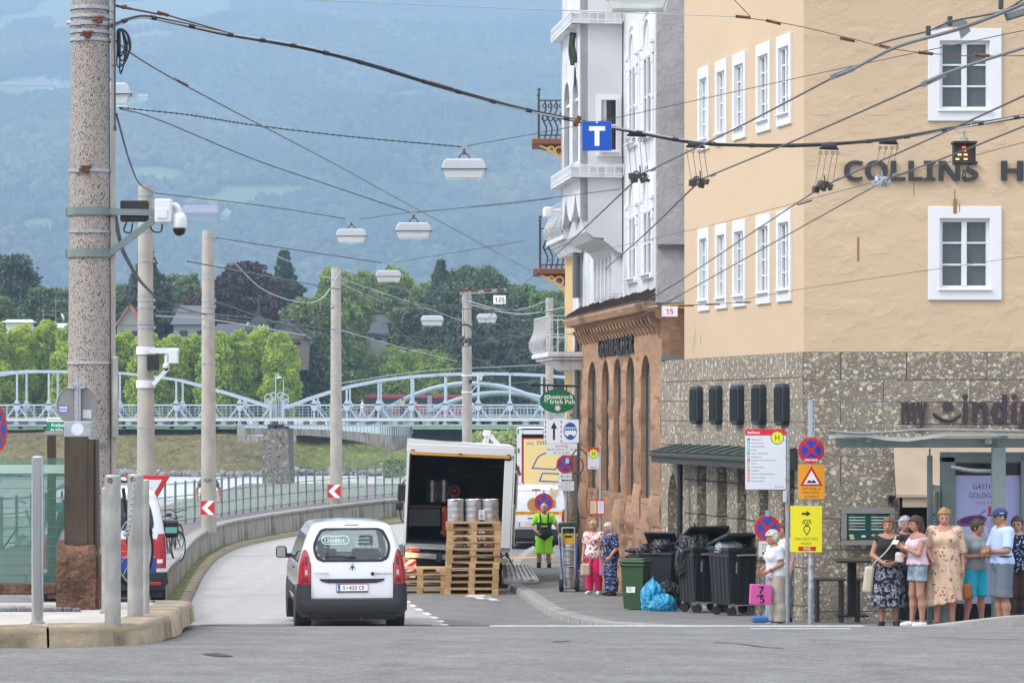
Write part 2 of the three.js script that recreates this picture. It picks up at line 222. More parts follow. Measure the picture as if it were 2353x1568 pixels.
{// white painted markings
const dash = [];
for (let d = 44;d < 63;d += 1.75) {const a = at(lane,d),b = at(lane,d + 0.95);dash.push(sheet(1,3,(u,v) => {const dd = lerp(d,d + 0.95,v);return V(lerp(a,b,v) + lerp(-0.06,0.06,u),roadY(dd) + 0.009,-dd);}));}
struct('lane_marking',dash,mat.paint);
struct('stop_line',[sheet(30,1,(u,v) => {const d = lerp(25.5,25.9,v);return V(lerp(-0.2,3.15,u),roadY(d) + 0.004,-d);}),sheet(10,1,(u,v) => {const d = lerp(24.0,24.25,v);return V(lerp(2.0,2.85,u),roadY(d) + 0.004,-d);})],mat.paint);
const ar = [],A = (x,d) => V(x,roadY(d) + 0.008,-d);
const quad = (a,b,c,e) => sheet(1,4,(u,v) => A(lerp(lerp(a[0],b[0],u),lerp(e[0],c[0],u),v),lerp(lerp(a[1],b[1],u),lerp(e[1],c[1],u),v)));
ar.push(quad([-0.72,61.5],[-0.35,61.5],[-0.62,63.4],[-1.02,63.4]),quad([-1.0,62.4],[-0.45,62.4],[-0.48,62.8],[-1.05,62.8]),quad([-0.45,60.9],[-0.25,60.9],[-0.5,62.6],[-0.72,62.6]));
struct('arrow_marking',ar,mat.paint);
}
// darker repair patches and tar joints in the foreground (their own outlines show)
struct('road_patch',[sheet(6,2,(u,v) => {const d = lerp(26.0,26.6,v) + 0.1 * Math.sin(u * 9);return V(lerp(-3.0,0.2,u),roadY(d) + 0.004,-d);}),sheet(12,1,(u,v) => {const d = 49.7 + 0.25 * Math.sin(u * 3) + v * 0.28;return V(lerp(-5.4,-1.4,u),roadY(d) + 0.009,-d);})],mat.roadDark);
{// cracks and a tar seam in the foreground asphalt
const crack = (pts,w) => {const c = new THREE.CatmullRomCurve3(pts.map(([x,y,d]) => V(PX(x,d),0,d))),n = 40;return sheet(n,1,(u,v) => {const p = c.getPointAt(u),q = c.getTangentAt(u),j = 0.02 * (fbm(u * 30,pts[0][0],3) - 0.5),s = (v - 0.5) * w * (0.5 + fbm(u * 22,3 + pts[0][0]));return V(p.x + q.z * s,roadY(p.z + q.x * s) + 0.005,-(p.z + j - q.x * s));});};
struct('asphalt_crack',[crack([[1640,0,21.2],[1700,0,20.9],[1760,0,20.4],[1800,0,20.2]],0.03),crack([[1270,0,21.3],[1310,0,21.4]],0.05),crack([[480,0,19.6],[505,0,19.4],[522,0,19.3]],0.12),crack([[2080,0,22.5],[2200,0,21.9],[2352,0,21.6]],0.02)],S(0.035,0.035,0.036,0.9));
}
// left: paved platform in front, promenade behind the wall, kerb stones, verge
{
const edge = [[-9,20.2],[-5,20.25],[-3.3,20.4],[-2.85,20.7],[-2.66,21.3],[-2.6,22.2],[-2.66,23.2],[-2.72,24.5]];
const c = crv(edge),n = 60,e = [];for (let i = 0;i <= n;i++) {const p = c.getPointAt(i / n);e.push([p.x,p.z]);}
const inX = (d) => d < 50.5 ? lerp(Math.min(at(kerbL,Math.max(d,24.5)) - 0.3,-0.1165 * d),-6.1,sstep(44,50.5,d)) : at(wallL,d),cK = crv([...edge,[-3.3,28],[-4.0,34]]);
// platform in front: fan of strips from the kerb line back to d = 26
struct('footpath',[sheet(60,8,(u,v) => {const p = c.getPointAt(u),d = lerp(p.z + 0.1,26,v),x = lerp(p.x - (p.z > 21 ? 0.12 : 0.02),lerp(-9,-2.9,u),v);return V(x,promY(d),-d);})],mat.slabWarm);
struct('promenade',sheet(14,120,(u,v) => {const d = lerp(25.8,140,v);return V(lerp(-13,inX(d) - 0.05,u),promY(d) + (d < 26.5 ? 0.004 : 0),-d);}),mat.pave);
struct('verge',sheet(4,100,(u,v) => {const d = lerp(47,124,v);return V(lerp(d < 50.5 ? inX(d) - 0.1 : at(wallL,d),at(kerbL,d),u),Math.min(promY(d) - 0.01,roadY(d) + 0.1 + 0.02 * fbm(d * 3,u * 4)),-d);}),mat.turf);
// kerb stones: each a part of the kerb
struct('platform_face',sheet(30,1,(u,v) => {const d = lerp(25.8,50,u);return V(inX(d) - 0.04,v ? roadY(d) - 0.1 : promY(d),-d);}),mat.kerb);
const kerb = thing('front_kerb','weathered sandstone kerb curving round the bollards at the front left','kerb',V(-4,promY(20.5) - 0.14,-20.6));
const cuts = [0,0.16,0.29,0.38,0.45,0.52,0.64,0.8,1];
for (let k = 0;k < cuts.length - 1;k++) {
const A = cuts[k] + (k ? 0.0005 : 0),B = cuts[k + 1] - 0.0005,prof = [[-0.30,0],[-0.05,0.0],[-0.015,-0.012],[0,-0.05],[0.015,-0.17]];
M('kerb_stone',sheet(14,prof.length - 1,(u,v) => {const t = lerp(A,B,u),p = cK.getPointAt(t),tg = cK.getTangentAt(t),q = prof[Math.round(v * (prof.length - 1))],y = promY(p.z) + q[1] + 0.012 + 0.006 * Math.sin(t * 90);return V(p.x + tg.z * q[0],y,-(p.z - tg.x * q[0]));}),mat.kerb,kerb);
}
const kl = thing('left_kerb','long pale kerb along the grassy verge beside the curved concrete wall','kerb',V(-6,roadY(54),-54));
for (let i = 0,d = 46;d < 122;i++,d += 1.5) {// curved run in 1.5 m stones, cut a little short for the joint
const a = at(kerbL,d),b = at(kerbL,d + 1.48),jig = (hash(i,3) - 0.5) * 0.015;
M('kerb_stone',[sheet(4,2,(u,v) => {const dd = lerp(d,d + 1.48,u),x = lerp(a,b,u);return [V(x + 0.02,roadY(dd) - 0.02,-dd),V(x,roadY(dd) + 0.12 + jig,-dd),V(x - 0.17,roadY(dd) + 0.125 + jig,-dd)][Math.round(v * 2)];})],mat.kerb,kl);
}
}
// right: asphalt pavement with kerb stones
{
struct('pavement',sheet(14,130,(u,v) => {const d = lerp(38.7,118,v);const e = d < 39.6 ? lerp(9,5.2,d - 38.7) : at(kerbR,d);return V(lerp(e + 0.1,12,u),paveY(d),-d);}),mat.pave);
const kr = thing('right_kerb','grey stone kerb curving in front of the bins and the sandstone arcade','kerb',V(0.5,roadY(58),-58)),c = crv(KERB_R),L = c.getLength(),n = Math.round(L / 1.1);
for (let k = 0;k < n;k++) M('kerb_stone',[sheet(4,3,(u,v) => {const t = clamp((k + u * 0.985) / n,0,1),p = c.getPointAt(t),tg = c.getTangentAt(t),q = [[0.02,-0.02],[0,0.11],[-0.03,0.136],[-0.26,0.136]][Math.round(v * 3)],nx = -tg.z,nz = tg.x;return V(p.x + nx * q[0],roadY(p.z) + q[1] + (hash(k,9) - 0.5) * 0.012,-(p.z + nz * q[0]));})],mat.kerbGrey,kr);
// low island at the far right of the crest
const I = (u,v) => {const d = lerp(25.6,29.5,v),x = lerp(3.55,7.5,u);return V(x,roadY(d) + 0.105 * sstep(3.55,4.75,x),-d);};
struct('traffic_island',sheet(24,8,I),mat.kerbGrey);
struct('island_kerb',sheet(24,1,(u,v) => {const p = I(u,0);return V(p.x,v < 0.5 ? roadY(25.58) - 0.02 : p.y,-25.58 - v * 0.02);}),mat.kerbGrey);
}
// retaining wall between promenade and street, in cast sections with a coping
{
const w = thing('retaining_wall','curved grey concrete wall between the street and the riverside promenade','wall',V(-6.2,roadY(52),-52)),c = crv(WALL_L),n = 17;
const top = (d) => EYE - pw([[50,2.93],[53,2.96],[58,3.2],[66,3.38],[74,3.42],[200,3.43]],d);
for (let k = 0;k < n;k++) {
const f = (prof) => sheet(8,prof.length - 1,(u,v) => {const t = (k + 0.004 + u * 0.992) / n,p = c.getPointAt(t),tg = c.getTangentAt(t),q = prof[Math.round(v * (prof.length - 1))];return V(p.x + tg.z * q[0],q[1] === null ? roadY(p.z) - 0.2 : top(p.z) + q[1],-(p.z - tg.x * q[0]));});
M('wall_section',f([[0.02,null],[0,-0.10],[0,-0.10]]),mat.concrete,w);
M('coping',f([[0,-0.10],[0.05,-0.10],[0.05,-0.015],[0.035,0],[-0.30,0],[-0.32,-0.4]]),mat.kerbGrey,w);
}
M('wall_end',box(0.34,1.3,0.04,-6.27,roadY(50.5) + 0.35,-50.5),mat.concrete,w);
}
// ---------- river, far bank, plain, mountain ----------
struct('river_water',sheet(40,60,(u,v) => V(lerp(-260,260,u),EYE - 8,-lerp(30,372,v))),mat.water);
struct('river_bed',sheet(2,2,(u,v) => V(lerp(-420,420,u),EYE - 10,-lerp(-300,372,v))),mat.soil);
{
const g = sheet(120,14,(u,v) => {const x = lerp(-150,150,u),d0 = 350 + 5 * fbm(x / 12,2) + (x > -30 ? 6 : 0),d = lerp(d0,d0 + 26,v);return V(x,EYE - lerp(8.3,2.35,sstep(-0.05,1,v) * 0.6 + v * 0.4) + 0.5 * (fbm(x / 5,d / 4) - 0.5),-d);});
const p = g.attributes.position,col = [];
for (let i = 0;i < p.count;i++) {const x = p.getX(i),t = sstep(-34,-24,x + 6 * (fbm(x / 4,p.getY(i)) - 0.5)),v = clamp((p.getY(i) + 4) / 6,0,1),f = fbm(x / 9,p.getY(i) * 0.7,4);const dry = [0.215 + 0.11 * f,0.19 + 0.06 * f,0.08],grn = [0.15 + 0.12 * f,0.235 + 0.05 * f,0.05];const mix = clamp(t * 0.85 + (1 - t) * sstep(0.55,0.75,f) * 0.45 * (1 - v),0,1);for (let k = 0;k < 3;k++) col.push(lerp(dry[k],grn[k],mix));}
g.setAttribute('color',new THREE.Float32BufferAttribute(col,3));
mat.bank = std(field(512,(u,v) => {const q = fbm(u * 90,v * 60,3,0,301),f = fbm(u * 20,v * 20,3,20,303);return g3(0.70 + 0.5 * (q - 0.5) + 0.3 * (f - 0.5));}),26,{vertexColors: true});
struct('river_bank',g,mat.bank);
struct('plain',sheet(20,20,(u,v) => V(lerp(-700,700,u),EYE - 2.3,-lerp(374,3000,v))),mat.meadow);
// boulders along the water line: nobody could count them
const r = RNG(31),rocks = [];
for (let i = 0;i < 900;i++) {const x = lerp(-75,40,r()),s = 0.22 + 0.5 * r() * r(),gq = new THREE.IcosahedronGeometry(s,0).scale(1 + r(),0.55 + 0.4 * r(),1);put(gq,x,EYE - 8 + 0.05 + r() * 0.5,-(350 + 5 * fbm(x / 12,2) + (x > -30 ? 6 : 0)) + (r() - 0.6) * 3,r(),r() * 6,r());rocks.push(gq);}
const m = M('boulders',rocks,mat.rock);tag(m,'rough grey boulders along the waterline of the far river bank','boulders',null,'stuff');
}
const mountY = (x,d) => {const t = d - 2950,base = t < 0 ? 0 : 0.262 * t * sstep(-90,900,t),k = sstep(0,1200,t);return EYE - 2.3 + base + k * (230 * (fbm(x / 930 + 3.1,d / 1150,3,0,401) - 0.5) + 60 * (fbm(x / 230,d / 300,3,0,407) - 0.5));};
const hitD = (px,py) => {for (let d = 3000;d < 7050;d += 20) if ((mountY(PX(px,d),d) - EYE) / d * F > CY - py) return d;return 7050;};
const clear = [],HH = [[28,186,202,90],[92,172,204,62],[126,184,204,34],[148,50,72,56],[303,206,226,24],[326,214,228,26],[456,468,505,86],[520,476,506,34]].map((h) => {const d = hitD(h[0],h[2]) - 10;clear.push([PX(h[0],d),d,h[3] * 0.75 * d / F]);return [...h,d];});
const meadows = [];
for (const [px,py,rx,ry] of [[330,40,200,30],[80,45,70,45],[110,205,150,22],[330,258,70,16],[300,222,40,14],[360,412,75,20],[610,456,110,9],[90,520,45,10],[500,470,90,15],[330,85,80,14],[930,230,60,8]]) {const d = hitD(px,py);meadows.push([PX(px,d),d,rx * d / F,Math.max(hitD(px,py - ry) - d,d - hitD(px,py + ry),40)]);}
const inMeadow = (x,d) => {let m = 9;for (const [mx,md,rx,rd] of meadows) m = Math.min(m,((x - mx) / rx) ** 2 + ((d - md) / rd) ** 2 + 0.5 * (fbm(x / 70,d / 100,3) - 0.5));return m;};
{
const g = sheet(170,170,(u,v) => {const d = lerp(2850,7200,v),x = lerp(-0.215,0.215,u) * d;return V(x,mountY(x,d),-d);});
const p = g.attributes.position,col = [];
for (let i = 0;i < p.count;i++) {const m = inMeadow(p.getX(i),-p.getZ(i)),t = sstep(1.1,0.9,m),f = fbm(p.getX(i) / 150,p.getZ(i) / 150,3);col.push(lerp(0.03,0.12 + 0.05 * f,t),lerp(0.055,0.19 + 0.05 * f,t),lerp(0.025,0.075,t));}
g.setAttribute('color',new THREE.Float32BufferAttribute(col,3));
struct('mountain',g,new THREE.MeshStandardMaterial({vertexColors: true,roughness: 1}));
// forest on the slope: reads as one mass
const r = RNG(77),blob = (cone) => {const b = new THREE.IcosahedronGeometry(1,1),q = b.attributes.position;for (let i = 0;i < q.count;i++) {const v = V().fromBufferAttribute(q,i),n = fbm(v.x * 2.2 + 5 + cone * 3,v.y * 2.2 + v.z * 2.7 + 9,3),k = 0.72 + 0.62 * n;if (cone) {const t = (v.y + 1) / 2;v.x *= (1.15 - t) * 0.9;v.z *= (1.15 - t) * 0.9;v.y *= 1.7;} v.multiplyScalar(k);q.setXYZ(i,v.x,v.y,v.z);} b.computeVertexNormals();return b;};
const fm = S(1,1,1,1);
for (const cone of [0,1]) {
const N = cone ? 26000 : 105000,inst = new THREE.InstancedMesh(blob(cone),fm,N),o = new THREE.Object3D(),c = new THREE.Color();
let k = 0;
for (let tries = 0;k < N && tries < N * 3;tries++) {
const d = Math.sqrt(lerp(3020 ** 2,7100 ** 2,r())),x = (r() - 0.5) * 0.42 * d;
if (inMeadow(x,d) < 1.05 || clear.some(([hx,hd,hw]) => Math.abs(x - hx) < hw && d < hd + 20 && d > hd - 170)) continue;
const kind = fbm(x / 400,d / 400,3,0,55) + 0.25 * (r() - 0.5);if (cone ? kind < 0.5 : kind > 0.66) continue;
const s = (cone ? 4.6 : 6.6) * (0.7 + 0.8 * r());
o.position.set(x,mountY(x,d) + s * 0.8,-d);o.scale.set(s,s * (0.9 + 0.5 * r()),s);o.rotation.set(0,r() * 6.3,0);o.updateMatrix();inst.setMatrixAt(k,o.matrix);
const g = 0.35 + 1.1 * r() * fbm(x / 100,d / 100,2,0,91) + 0.55 * (r() - 0.5),w = sstep(0.45,0.7,fbm(x / 260,d / 330,3,0,71));c.setRGB(lerp(0.06,0.13,w) * g * (cone ? 0.6 : 1),lerp(0.11,0.16,w) * g * (cone ? 0.72 : 1),lerp(0.06,0.06,w) * g);inst.setColorAt(k,c);k++;
}
inst.count = k;inst.name = cone ? 'conifer_forest' : 'mountain_forest';inst.castShadow = inst.receiveShadow = true;
tag(inst,cone ? 'dark spruce stands mixed into the hazy mountainside' : 'hazy blue broadleaf forest covering the mountainside','forest',null,'stuff');scene.add(inst);
}
}
// ---------- corner building: yellow plaster over conglomerate slabs ----------
function frame(o,dx,dz) {const x = V(dx,0,dz).normalize(),y = V(0,1,0),z = V().crossVectors(x,y);return new THREE.Matrix4().makeBasis(x,y,z).setPosition(o);}
const on = (fr,gs) => {gs = [].concat(gs);gs.forEach((g) => g.applyMatrix4(fr));return gs;};
const font = await new FontLoader().loadAsync('fonts/droid/droid_sans_bold.typeface.json'),fontR = await new FontLoader().loadAsync('fonts/droid/droid_sans_regular.typeface.json');
const T3 = (s,size,depth,f = font,o = {}) => new TextGeometry(s,{font: f,size,depth,curveSegments: 4,bevelEnabled: false,...o});
const rect = (x0,y0,x1,y1) => [[x0,y0],[x1,y0],[x1,y1],[x0,y1]];
// window in a wall frame: surround (the part), casement frame and panes (sub-parts); z = 0 is the wall face
function windowPart(parent,fr,x0,x1,y0,y1,o) {
const tw = o.tw ?? 0.15,tt = o.tt ?? tw,tb = o.tb ?? tw,ix0 = x0 + tw,ix1 = x1 - (o.tr ?? tw),iy0 = y0 + tb,iy1 = y1 - tt,rec = o.rec ?? 0.10;
const s = shape(rect(x0,y0,x1,y1));hole(s,rect(ix0,iy0,ix1,iy1));
const w = M('window',on(fr,[put(ext(s,0.035,{bevel: 0.006}),0,0,0.0),put(ext((() => {const q = shape(rect(ix0 - 0.002,iy0 - 0.002,ix1 + 0.002,iy1 + 0.002));hole(q,rect(ix0 + 0.012,iy0 + 0.012,ix1 - 0.012,iy1 - 0.012));return q;})(),rec + 0.06),0,0,-rec - 0.05)]),mat.trim,parent);
const fw = o.fw ?? 0.05,bars = [],rows = o.rows ?? 3,cols = o.cols ?? 2,z = -rec,W = ix1 - ix0,H = iy1 - iy0;
bars.push(box(W,fw,0.05,(ix0 + ix1) / 2,iy1 - fw / 2,z),box(W,fw,0.05,(ix0 + ix1) / 2,iy0 + fw / 2,z),box(fw,H - 2 * fw,0.05,ix0 + fw / 2,(iy0 + iy1) / 2,z),box(fw,H - 2 * fw,0.05,ix1 - fw / 2,(iy0 + iy1) / 2,z));
const mw = o.mw ?? 0.09,bw = o.bw ?? 0.03,cw = (W - 2 * fw - (cols - 1) * mw) / cols,rh = (H - 2 * fw - (rows - 1) * bw) / rows;
for (let c = 1;c < cols;c++) bars.push(rbox(mw,H - 2 * fw,0.07,0.012,ix0 + fw + c * cw + (c - 0.5) * mw,(iy0 + iy1) / 2,z + 0.008));
for (let c = 0;c < cols;c++) for (let r = 1;r < rows;r++) bars.push(box(cw,bw,0.035,ix0 + fw + c * (cw + mw) + cw / 2,iy0 + fw + r * rh + (r - 0.5) * bw,z));
bars.push(rbox(W + 0.05,0.035,0.12,0.01,(ix0 + ix1) / 2,iy0 - 0.012,z + 0.09));
M('frame',on(fr,bars),mat.whitePaint,w);
const pane = (c,r) => box(cw,rh,0.012,ix0 + fw + c * (cw + mw) + cw / 2,iy0 + fw + r * (rh + bw) + rh / 2,z - 0.02,(hash(c,r,7) - 0.5) * 0.02);
if (o.single) for (let c = 0;c < cols;c++) {const gs = [];for (let r = 0;r < rows;r++) gs.push(pane(c,r));M('pane',on(fr,gs),o.glass ?? mat.glassDark,w);}
else for (let c = 0;c < cols;c++) for (let r = 0;r < rows;r++) M('pane',on(fr,pane(c,r)),o.glass ?? mat.glassDark,w);
return w;
}
const BA = thing('corner_building','pale yellow plaster corner building on a base of mottled conglomerate slabs, beside the bus shelter','building',V(4.93,0.4,-48.5));
const FA = frame(V(4.93,0,-48.5),1,0);// front face, x to the right
const FL = frame(V(4.93,0,-48.5),0.226,0.9746);// street face, x = -s along the wall
const sA = (px) => {const k = (px - CX) / F;return (4.93 - 48.5 * k) / (0.226 + 0.9746 * k);};
const YB = 5.21,TOP = 14;
{
const xf = (px) => PX(px,48.5) - 4.93,yf = (py) => PY(py,48.5);
const s = shape(rect(0,YB,7,TOP)),wins = [[67,277],[475,688]].map(([a,b]) => [xf(2133),xf(2300),yf(b),yf(a)]);
for (const w of wins) hole(s,rect(w[0] + 0.05,w[2] + 0.05,w[1] - 0.05,w[3] - 0.05));
M('plaster_wall',on(FA,put(ext(s,0.3),0,0,-0.3)),mat.plaster,BA);
for (const w of wins) {windowPart(BA,FA,...w,{tw: 0.185,tt: 0.19,tb: 0.18,rec: 0.07,fw: 0.06,glass: mat.glass});}
for (const w of wins) M('curtain',on(FA,[sheet(24,1,(u,v) => V(lerp(w[0] + 0.75,w[1] - 0.2,u),lerp(w[2] + 0.2,w[3] - 0.2,v),-0.28 + 0.02 * Math.sin(u * 30)))]),S(0.26,0.25,0.24,0.9),BA);
const l = shape(rect(-7.1,YB,0,TOP)),lw = [];
const cols = [[1607,1631],[1647,1672],[1687,1715],[1741,1772],[1788,1820]].map(([a,b]) => [-sA(a),-sA(b)]);
for (const [y0,y1] of [[9.13,10.68],[6.10,7.66],[12.1,13.7]]) for (const [a,b] of cols) lw.push([a,b,y0,y1]);
for (const w of lw) hole(l,rect(w[0] + 0.05,w[2] + 0.05,w[1] - 0.05,w[3] - 0.05));
M('plaster_wall',on(FL,put(ext(l,0.3),0,0,-0.302)),mat.plasterSide,BA);
for (const w of lw) windowPart(BA,FL,...w,{tw: 0.09,tt: 0.2,tb: 0.2,rec: 0.05,fw: 0.04,mw: 0.06,rows: 4,single: true,glass: mat.glassGreen});
M('inner_wall',[box(0.1,9,6.5,5.75,9.7,-52.3,0.23),box(6.5,9,0.1,8.6,9.7,-51.6),box(6.5,0.1,3,8.6,YB + 0.2,-50.2),box(6.5,0.1,3,8.6,8.4,-50.2),box(0.1,9,3,11.8,9.7,-50.2)],S(0.42,0.39,0.35,0.9),BA);
M('roof',[box(8,0.3,9,8.6,TOP + 0.3,-52.6)],mat.greyMetal,BA);
// conglomerate slabs of the front, each a part; the shop opening stays free
const r = RNG(9),rows = [YB,yf(872),yf(924),yf(974),yf(1047),yf(1119),yf(1191),yf(1262),yf(1333),yf(1404),0.2];
const opening = xf(2068);
for (let k = 0;k < rows.length - 1;k++) {
const y1 = rows[k],y0 = rows[k + 1],end = k >= 4 ? opening : 6.2;
let x = 0,first = true;
while (x < end - 0.05) {
let w = first ? (k % 2 ? 1.35 : 0.62) : 1.05 + 0.45 * r();first = false;if (end - x - w < 0.4) w = end - x;
const t = 0.24 + 0.008 * r();
M('stone_slab',on(FA,rbox(w - 0.008,y1 - y0 - 0.008,t,0.006,x + w / 2,(y0 + y1) / 2,-t / 2 + 0.018,0,0,0,1)),mat.conglo[Math.floor(r() * 2)],BA);x += w;
}
}
// street side of the base: slabs above, piers and tall dull panes under the copper canopy
const L = sA(1520),rl = [YB,4.78,4.40,4.02,3.56],lamp = [[1590,1617],[1635,1662],[1682,1712],[1731,1763],[1783,1816]];
for (let k = 0;k < 4;k++) {let s0 = 0;while (s0 < L - 0.05) {let w = (s0 === 0 ? 0.7 + 0.4 * (k % 2) : 1.0 + 0.35 * r());if (L - s0 - w < 0.45) w = L - s0;const t = 0.24 + 0.008 * r();M('stone_slab',on(FL,rbox(w - 0.008,rl[k] - rl[k + 1] - 0.008,t,0.006,-s0 - w / 2,(rl[k] + rl[k + 1]) / 2,-t / 2 + 0.018,0,0,0,1)),mat.conglo[Math.floor(r() * 2)],BA);s0 += w;}}
for (const [a,b] of lamp) {// ribbed black shutter boxes
const xa = -sA(a),x1 = -sA(b),x0 = lerp(xa,x1,0.36),y0 = 3.98,y1 = 4.66,w = x1 - x0 - 0.09;
const q = roundRect(x0 + 0.08,y0,w,y1 - y0,0.09),g = [put(ext(q,0.11,{bevel: 0.02}),0,0,0.02)];
for (let i = 0;i < 9;i++) g.push(box(0.016,y1 - y0 - 0.1,0.03,x0 + 0.11 + i * (w - 0.06) / 8,(y0 + y1) / 2,0.155));
M('shutter',on(FL,g),S(0.022,0.03,0.036,0.55),BA);
}
const pier = (a,b) => {// stacked pier stones
const x0 = -sA(a),x1 = -sA(b),cuts = [0.2,0.9,1.55,2.25,2.9,3.55];
for (let k = 0;k < 5;k++) M('stone_slab',on(FL,rbox(x1 - x0,cuts[k + 1] - cuts[k] - 0.008,0.42,0.02,(x0 + x1) / 2,(cuts[k] + cuts[k + 1]) / 2,-0.19 - 0.01 * r(),0,0,0,1)),mat.conglo[Math.floor(r() * 2)],BA);
};
for (const [a,b] of [[1573,1602],[1624,1649],[1671,1695],[1716,1745],[1767,1798],[1826,1847]]) pier(a,b);
for (const [a,b] of [[1602,1624],[1649,1671],[1695,1716],[1745,1767],[1798,1826]]) {const x0 = -sA(a),x1 = -sA(b);M('window',on(FL,box(x1 - x0,3.0,0.03,(x0 + x1) / 2,2.0,-0.3)),mat.glassGreen,BA);M('plinth',on(FL,rbox(x1 - x0 - 0.004,0.6,0.3,0.02,(x0 + x1) / 2,0.32,-0.2)),mat.conglo[1],BA);}
{// stretch with the pointed niche between the piers and the sandstone arcade
const x0 = -L,x1 = -sA(1573),s2 = shape(rect(x0,0.1,x1,3.556)),c = (-sA(1537) - sA(1556)) / 2,hw = 0.34,a = new THREE.Path();a.moveTo(c - hw,1.2);a.lineTo(c + hw,1.2);a.lineTo(c + hw,2.4);a.quadraticCurveTo(c + hw,2.85,c,3.0);a.quadraticCurveTo(c - hw,2.85,c - hw,2.4);a.closePath();s2.holes.push(a);
M('stone_wall',on(FL,put(ext(s2,0.3),0,0,-0.29)),mat.conglo[0],BA);
M('niche',on(FL,box(0.9,2.0,0.02,c,2.1,-0.24)),mat.conglo[1],BA);
}
// copper canopy
const cs = [-sA(1548),-sA(1835)],cv = thing('copper_canopy','long green copper canopy over the tall dull windows beside the bins','canopy',V(3.9,3.2,-53)),pr = [[0,3.54],[0.44,3.42],[0.48,3.39],[0.48,3.34],[0.43,3.33],[0.43,3.21],[0,3.21]];
M('fascia',on(FL,ext(pr,cs[1] - cs[0]).rotateY(-Math.PI / 2).translate(cs[1],0,0.03)),S(0.045,0.045,0.042,0.6),cv);
for (let x = cs[0] + 0.02;x < cs[1] - 0.3;x += 0.62) M('copper_sheet',on(FL,[put(new THREE.BoxGeometry(0.6,0.02,0.5),x + 0.31,3.498,0.25,0.265),put(new THREE.BoxGeometry(0.03,0.035,0.5),x + 0.6,3.51,0.25,0.265)]),mat.copper,cv);
M('downpipe',[tube(V(0,0,0),V(0,3.2,0),0.055,12),cyl(0.07,0.07,0.05,0,1.6,0),cyl(0.07,0.07,0.05,0,2.4,0)].map((g) => g.translate(PX(1562,54.9),0.15,-54.9)),std(canvas(4,128,(x) => {x.fillStyle = '#23262a';x.fillRect(0,0,4,60);x.fillStyle = '#4a2a22';x.fillRect(0,60,4,68);}),3.5,{roughness: 0.5}),BA);
// raised lettering
const letters = (str,size,fr,x,y,z,depth,m,sp = 1,f = font,sx = 1) => {for (const ch of str) {const adv = f.data.glyphs[ch].ha / f.data.resolution * size * sx;if (ch !== ' ') M('letter',on(fr,put(T3(ch,size,depth,f).scale(sx,1,1),x,y,z)),m,BA);x += adv * sp;}};
const charcoal = S(0.035,0.037,0.042,0.5);
letters('COLLINS',0.335,FA,xf(1934),yf(415),0.02,0.05,charcoal,0.93,font,1.28);letters('H',0.335,FA,xf(2291),yf(415),0.02,0.05,charcoal,1,font,1.48);
const plum = S(0.055,0.03,0.042,0.5);
letters('my',0.46,FA,xf(2067),yf(971),0.02,0.05,plum,0.98,font,0.49);
letters('indigo',0.46,FA,xf(2206),yf(971),0.02,0.05,plum,1.0,font,0.84);
M('logo_dot',on(FA,put(new THREE.CylinderGeometry(0.09,0.09,0.05,20),xf(2177),yf(933),0.045,Math.PI / 2)),plum,BA);
M('logo_smile',on(FA,[pipe([V(xf(2144),yf(949),0.045),V(xf(2162),yf(962),0.045),V(xf(2184),yf(965),0.045),V(xf(2206),yf(952),0.045)],0.028,16)]),plum,BA);
for (const [px,py,w,h] of [[1972,572,5,56],[2194,474,9,34],[2194,450,2,30],[2204,478,2,20],[2100,430,1.5,44],[1610,760,2,26]]) M('rust_streak',on(px < 1700 ? FL : FA,put(new THREE.PlaneGeometry(w * 48.5 / F,h * 48.5 / F,1,1),px < 1700 ? -sA(px) : xf(px),yf(py),0.004 + (py > 455 && py < 485 && px > 2150 ? 0.04 : 0))),S(0.30,0.17,0.07,0.9),BA);
// shop opening: dark glazing, awning
M('shop_window',on(FA,[box(4.2,5,0.03,opening + 2.1,2.4,-0.35),box(0.06,3.4,0.1,opening + 0.85,2,-0.3),box(0.06,3.4,0.1,opening + 2.2,2,-0.3)]),mat.glassDark,BA);
M('awning',on(FA,[sheet(10,6,(u,v) => V(lerp(xf(2052),5.4,u),lerp(yf(1022),yf(1136),v),0.05 + 0.35 * v)),box(3.6,0.05,0.05,xf(2052) + 1.8,yf(1137),0.41),sheet(10,1,(u,v) => V(lerp(xf(2066),5.4,u),lerp(yf(1140),yf(1163),v),0.4 + 0.01 * Math.sin(u * 40)))]),std(field(128,(u,v) => {const f = fbm(u * 6,v * 6,4,6,231);const b = 0.70 + 0.08 * (f - 0.5);return [b,b * 0.90,b * 0.77];}),2,{side: THREE.DoubleSide}),BA);
const am = M('awning_bracket',on(FA,[box(0.06,0.12,0.2,xf(2043),yf(1145),0.1),tube(V(xf(2043),yf(1145),0.1),V(xf(2055),yf(1137),0.4),0.02)]),mat.blackGloss,BA);
}
